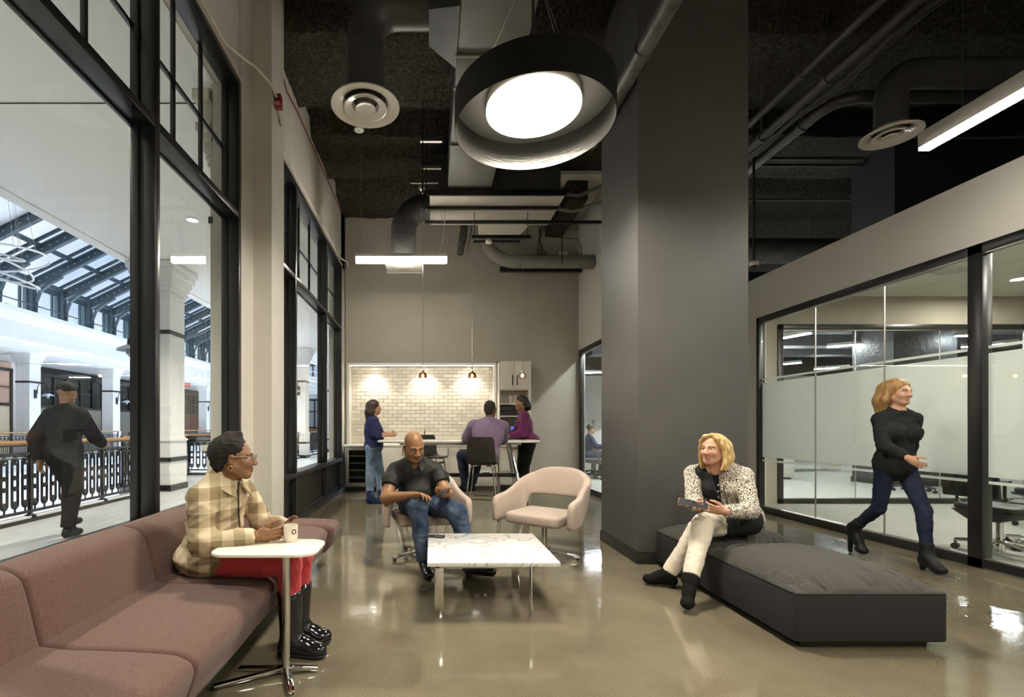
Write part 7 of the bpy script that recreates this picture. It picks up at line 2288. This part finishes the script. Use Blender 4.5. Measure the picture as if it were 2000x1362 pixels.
def woman_plum():
    x, y = 1.52, 8.12
    J = dict(pelvis=(x + .09, y + .02, .98), chest=(x + .05, y, 1.27), neck=(x + .0, y - .02, 1.50), shR=(x + .10, y + .15, 1.44), shL=(x + .02, y - .19, 1.43),
             elR=(x - .02, y + .16, 1.19), elL=(x - .03, y - .27, 1.17), wrR=(x - .25, y - .02, 1.10), wrL=(x - .22, y - .20, 1.10),
             hipR=(x + .10, y + .11, .95), hipL=(x + .07, y - .08, .95), knR=(x + .05, y + .10, .51), knL=(x + .0, y - .08, .51), anR=(x + .06, y + .10, .10), anL=(x - .03, y - .09, .10), toR=(x - .08, y + .08, .04), toL=(x - .17, y - .13, .04))
    H = Head((x - .025, y - .04, 1.655), (-.93, -.30, -.08), (-.05, 0, 1), 1.03)
    hands = [dict(wrist=J['wrR'], d=(-.9, -.3, -.15), n=(0, 0, -1), th=(.2, -.9, 0), sc=.95), dict(wrist=J['wrL'], d=(-.95, .1, -.15), n=(0, 0, -1), th=(.1, .9, 0), sc=.95)]
    def hf(S, H_):
        S.ell(H_.p(0, -.025, .045), (.088, .104, .088), H_.ax(), .02)
        for xx in (-.8, 0, .8): S.chain([H_.p(xx * .075, -.07, .03), H_.p(xx * .085, -.10, -.06), H_.p(xx * .08, -.125, -.115)], [.05, .045, .022], .04)
        for xx in (-1, 1): S.chain([H_.p(xx * .07, .0, .06), H_.p(xx * .09, -.03, -.01)], [.03, .022], .03)
        S.ell(H_.p(0, .11, -.02), (.075, .085, .10), H_.ax(), .012, 'sub')
    def ex(S, J_, r, f, up):
        S.ell(np.array(J_['pelvis']) + [.02, 0, .06], (.205, .215, .12), None, .05); S.plane((0, 0, .985), (0, 0, -1))
        S.chain([np.array(J_['neck']) + f * .07 + [0, 0, .03], np.array(J_['chest']) + f * .14 + [0, 0, .03]], [.05, .012], .015, 'sub')
    root = simple_person('woman in a plum jacket and black trousers standing at the right end of the table', J, 1.22, (.26, .13, .07), H, fabric('plum_wool', (.095, .012, .062), (.125, .018, .082)), fabric('black_wool', (.010, .010, .010)),
                  fabric('black_leather', (.01, .01, .01), rough=.4), hf, hair_mat('black_hair', (.010, .008, .008), (.035, .028, .026)), hands, extra=ex, bust=.05, belly=.03, off=.022, sleeve_kw=dict(r0=.088, r1=.076, r2=.056), seed=41, pants_r=(.115, .080, .062), heel=0)
    S = SDF()
    for s in (-1, 1):
        c = H.p(s * .033, .106, .005); n = 12
        S.chain([c + H.r * math.cos(a) * .024 + H.u * math.sin(a) * .017 for a in np.linspace(0, 2 * PI, n)], [.003] * n, .001)
        S.cap(H.p(s * .057, .10, .008), H.p(s * .085, -.01, .006), .003, .003, .001)
    add_part(root, 'glasses', S, M['white'], .003, relax=1)
    for s in (-1, 1):
        q = MB(); q.tube([H.p(s * .09, -.012 + .015 * math.cos(a), -.055 + .015 * math.sin(a)) for a in np.linspace(0, 2 * PI, 14, endpoint=False)], .003, 5, closed=True); q.build('earring', bpy.data.materials['gold'], root, smooth=True)
    return root

def woman_walking():
    x, y = 4.24, 4.42
    J = dict(pelvis=(x, y, .93), chest=(x, y - .01, 1.19), neck=(x, y - .02, 1.41), shR=(x - .155, y - .01, 1.335), shL=(x + .155, y - .03, 1.335),
             elR=(x - .20, y - .10, 1.09), elL=(x + .21, y + .07, 1.08), wrR=(x - .17, y - .29, .99), wrL=(x + .19, y + .10, .85),
             hipR=(x - .085, y, .90), hipL=(x + .085, y, .90), knR=(x - .07, y + .08, .50), knL=(x + .07, y - .19, .52), anR=(x - .06, y + .36, .26), anL=(x + .05, y - .24, .13), toR=(x - .06, y + .25, .055), toL=(x + .04, y - .37, .045))
    H = Head((x, y - .035, 1.565), (.1, -.99, -.05), (0, 0, 1), .98)
    hands = [dict(wrist=J['wrR'], d=(.1, -.8, -.5), n=(.9, 0, 0), th=(0, -.6, .6), sc=.92), dict(wrist=J['wrL'], d=(0, -.1, -1), n=(-.9, 0, 0), th=(0, -.9, 0), sc=.92)]
    def ex(S, J_, r, f, up): S.ell(np.array(J_['pelvis']) + [0, 0, -.02], (.165, .13, .15), None, .05)
    return simple_person('woman in black walking past the frosted glass in heeled boots', J, .88, (.50, .28, .18), H, fabric('black_tunic', (.012, .012, .013)), denim('navy_denim', (.010, .014, .034), (.018, .024, .05)),
                  fabric('black_boot_leather', (.010, .010, .010), rough=.45), lambda S, H_: long_hair(S, H_, .24), hair_mat('honey_hair', (.20, .10, .035), (.42, .25, .10)), hands, extra=ex, bust=.018, boot=(.30, .050, .052), heel=1, seed=51, pants_r=(.092, .060, .045))

def man_walking():
    x, y = -4.18, 5.5
    J = dict(pelvis=(x, y, .97), chest=(x, y + .02, 1.25), neck=(x, y + .03, 1.48), shR=(x + .19, y + .02, 1.41), shL=(x - .19, y + .04, 1.41),
             elR=(x + .24, y + .16, 1.14), elL=(x - .24, y - .10, 1.14), wrR=(x + .20, y + .36, 1.05), wrL=(x - .22, y - .08, .88),
             hipR=(x + .095, y, .94), hipL=(x - .095, y, .94), knR=(x + .09, y + .02, .52), knL=(x - .08, y + .22, .55), anR=(x + .09, y - .06, .10), anL=(x - .08, y + .18, .16), toR=(x + .09, y + .12, .04), toL=(x - .08, y + .35, .12))
    H = Head((x, y + .05, 1.64), (.15, .97, -.1), (0, .05, 1), 1.04)
    hands = [dict(wrist=J['wrR'], d=(0, .9, -.1), n=(-.9, 0, -.2), th=(0, .2, .9)), dict(wrist=J['wrL'], d=(0, .1, -1), n=(.9, 0, 0), th=(0, .9, 0))]
    def hf(S, H_):
        S.ell(H_.p(0, -.02, .05), (.084, .104, .082), H_.ax(), .01); S.ell(H_.p(0, .115, -.03), (.10, .095, .12), H_.ax(), .01, 'sub'); S.cap(H_.p(-.04, .09, .065), H_.p(.04, .09, .065), .02, .02, .02)
        for xx in (-1, 1): S.ell(H_.p(xx * .09, .0, -.03), (.03, .03, .05), H_.ax(), .01, 'sub')
    def ex(S, J_, r, f, up): S.ell(np.array(J_['pelvis']) + [0, 0, .05], (.185, .145, .13), None, .05)
    root = simple_person('man in black walking outside between the window and the railing', J, 1.08, (.30, .16, .09), H, fabric('black_jacket', (.012, .012, .013)), fabric('black_cargo', (.012, .012, .013)),
                  fabric('black_work_shoe', (.02, .02, .022), rough=.5), hf, hair_mat('black_cap', (.012, .010, .009), (.02, .018, .016), 200, (1, 1, 1), .8), hands, extra=ex, off=.03, sleeve_kw=dict(r0=.092, r1=.08, r2=.06), seed=61, pants_r=(.10, .078, .068))
    S = SDF(); S.ell(np.array(J['pelvis']) + [0, 0, .05], (.192, .152, .135), None, .05); S.plane((0, 0, .985), (0, 0, 1)); S.plane((0, 0, .965), (0, 0, -1))
    add_part(root, 'hem_stripe', S, mat('amber_stripe', (.45, .22, .03), .6), .010)
    return root

def office_worker():
    x, y = 4.02, 12.45
    J = dict(pelvis=(x, y, .56), chest=(x + .04, y, .83), neck=(x + .06, y, 1.05), shR=(x + .05, y - .18, .98), shL=(x + .05, y + .18, .98),
             elR=(x + .16, y - .22, .76), elL=(x + .16, y + .2, .76), wrR=(x + .42, y - .15, .775), wrL=(x + .42, y + .15, .775),
             hipR=(x, y - .1, .55), hipL=(x, y + .1, .55), knR=(x + .43, y - .1, .53), knL=(x + .43, y + .1, .53), anR=(x + .36, y - .1, .10), anL=(x + .36, y + .1, .10), toR=(x + .52, y - .1, .04), toL=(x + .52, y + .1, .04))
    H = Head((x + .10, y, 1.20), (.97, .1, -.12), (0, 0, 1), 1.0)
    hands = [dict(wrist=J['wrR'], d=(1, 0, 0), n=(0, 0, -1), th=(0, .9, 0)), dict(wrist=J['wrL'], d=(1, 0, 0), n=(0, 0, -1), th=(0, -.9, 0))]
    def hf(S, H_):
        S.ell(H_.p(0, -.025, .05), (.084, .102, .084), H_.ax(), .01); S.ell(H_.p(0, .115, -.035), (.10, .095, .12), H_.ax(), .01, 'sub')
    simple_person('office worker in a navy shirt seated at a desk behind the narrow glass', J, 1.02, (.42, .24, .16), H, fabric('navy_shirt', (.03, .045, .10)), denim('mid_denim', (.05, .08, .15), (.09, .13, .22)),
                  fabric('tan_shoe', (.2, .1, .05)), hf, hair_mat('brown_hair', (.02, .013, .01), (.05, .03, .02)), hands, h=.016, seed=71)

woman_plaid()
man_black()
woman_blonde()
woman_navy()
man_lilac()
woman_plum()
woman_walking()
man_walking()
office_worker()
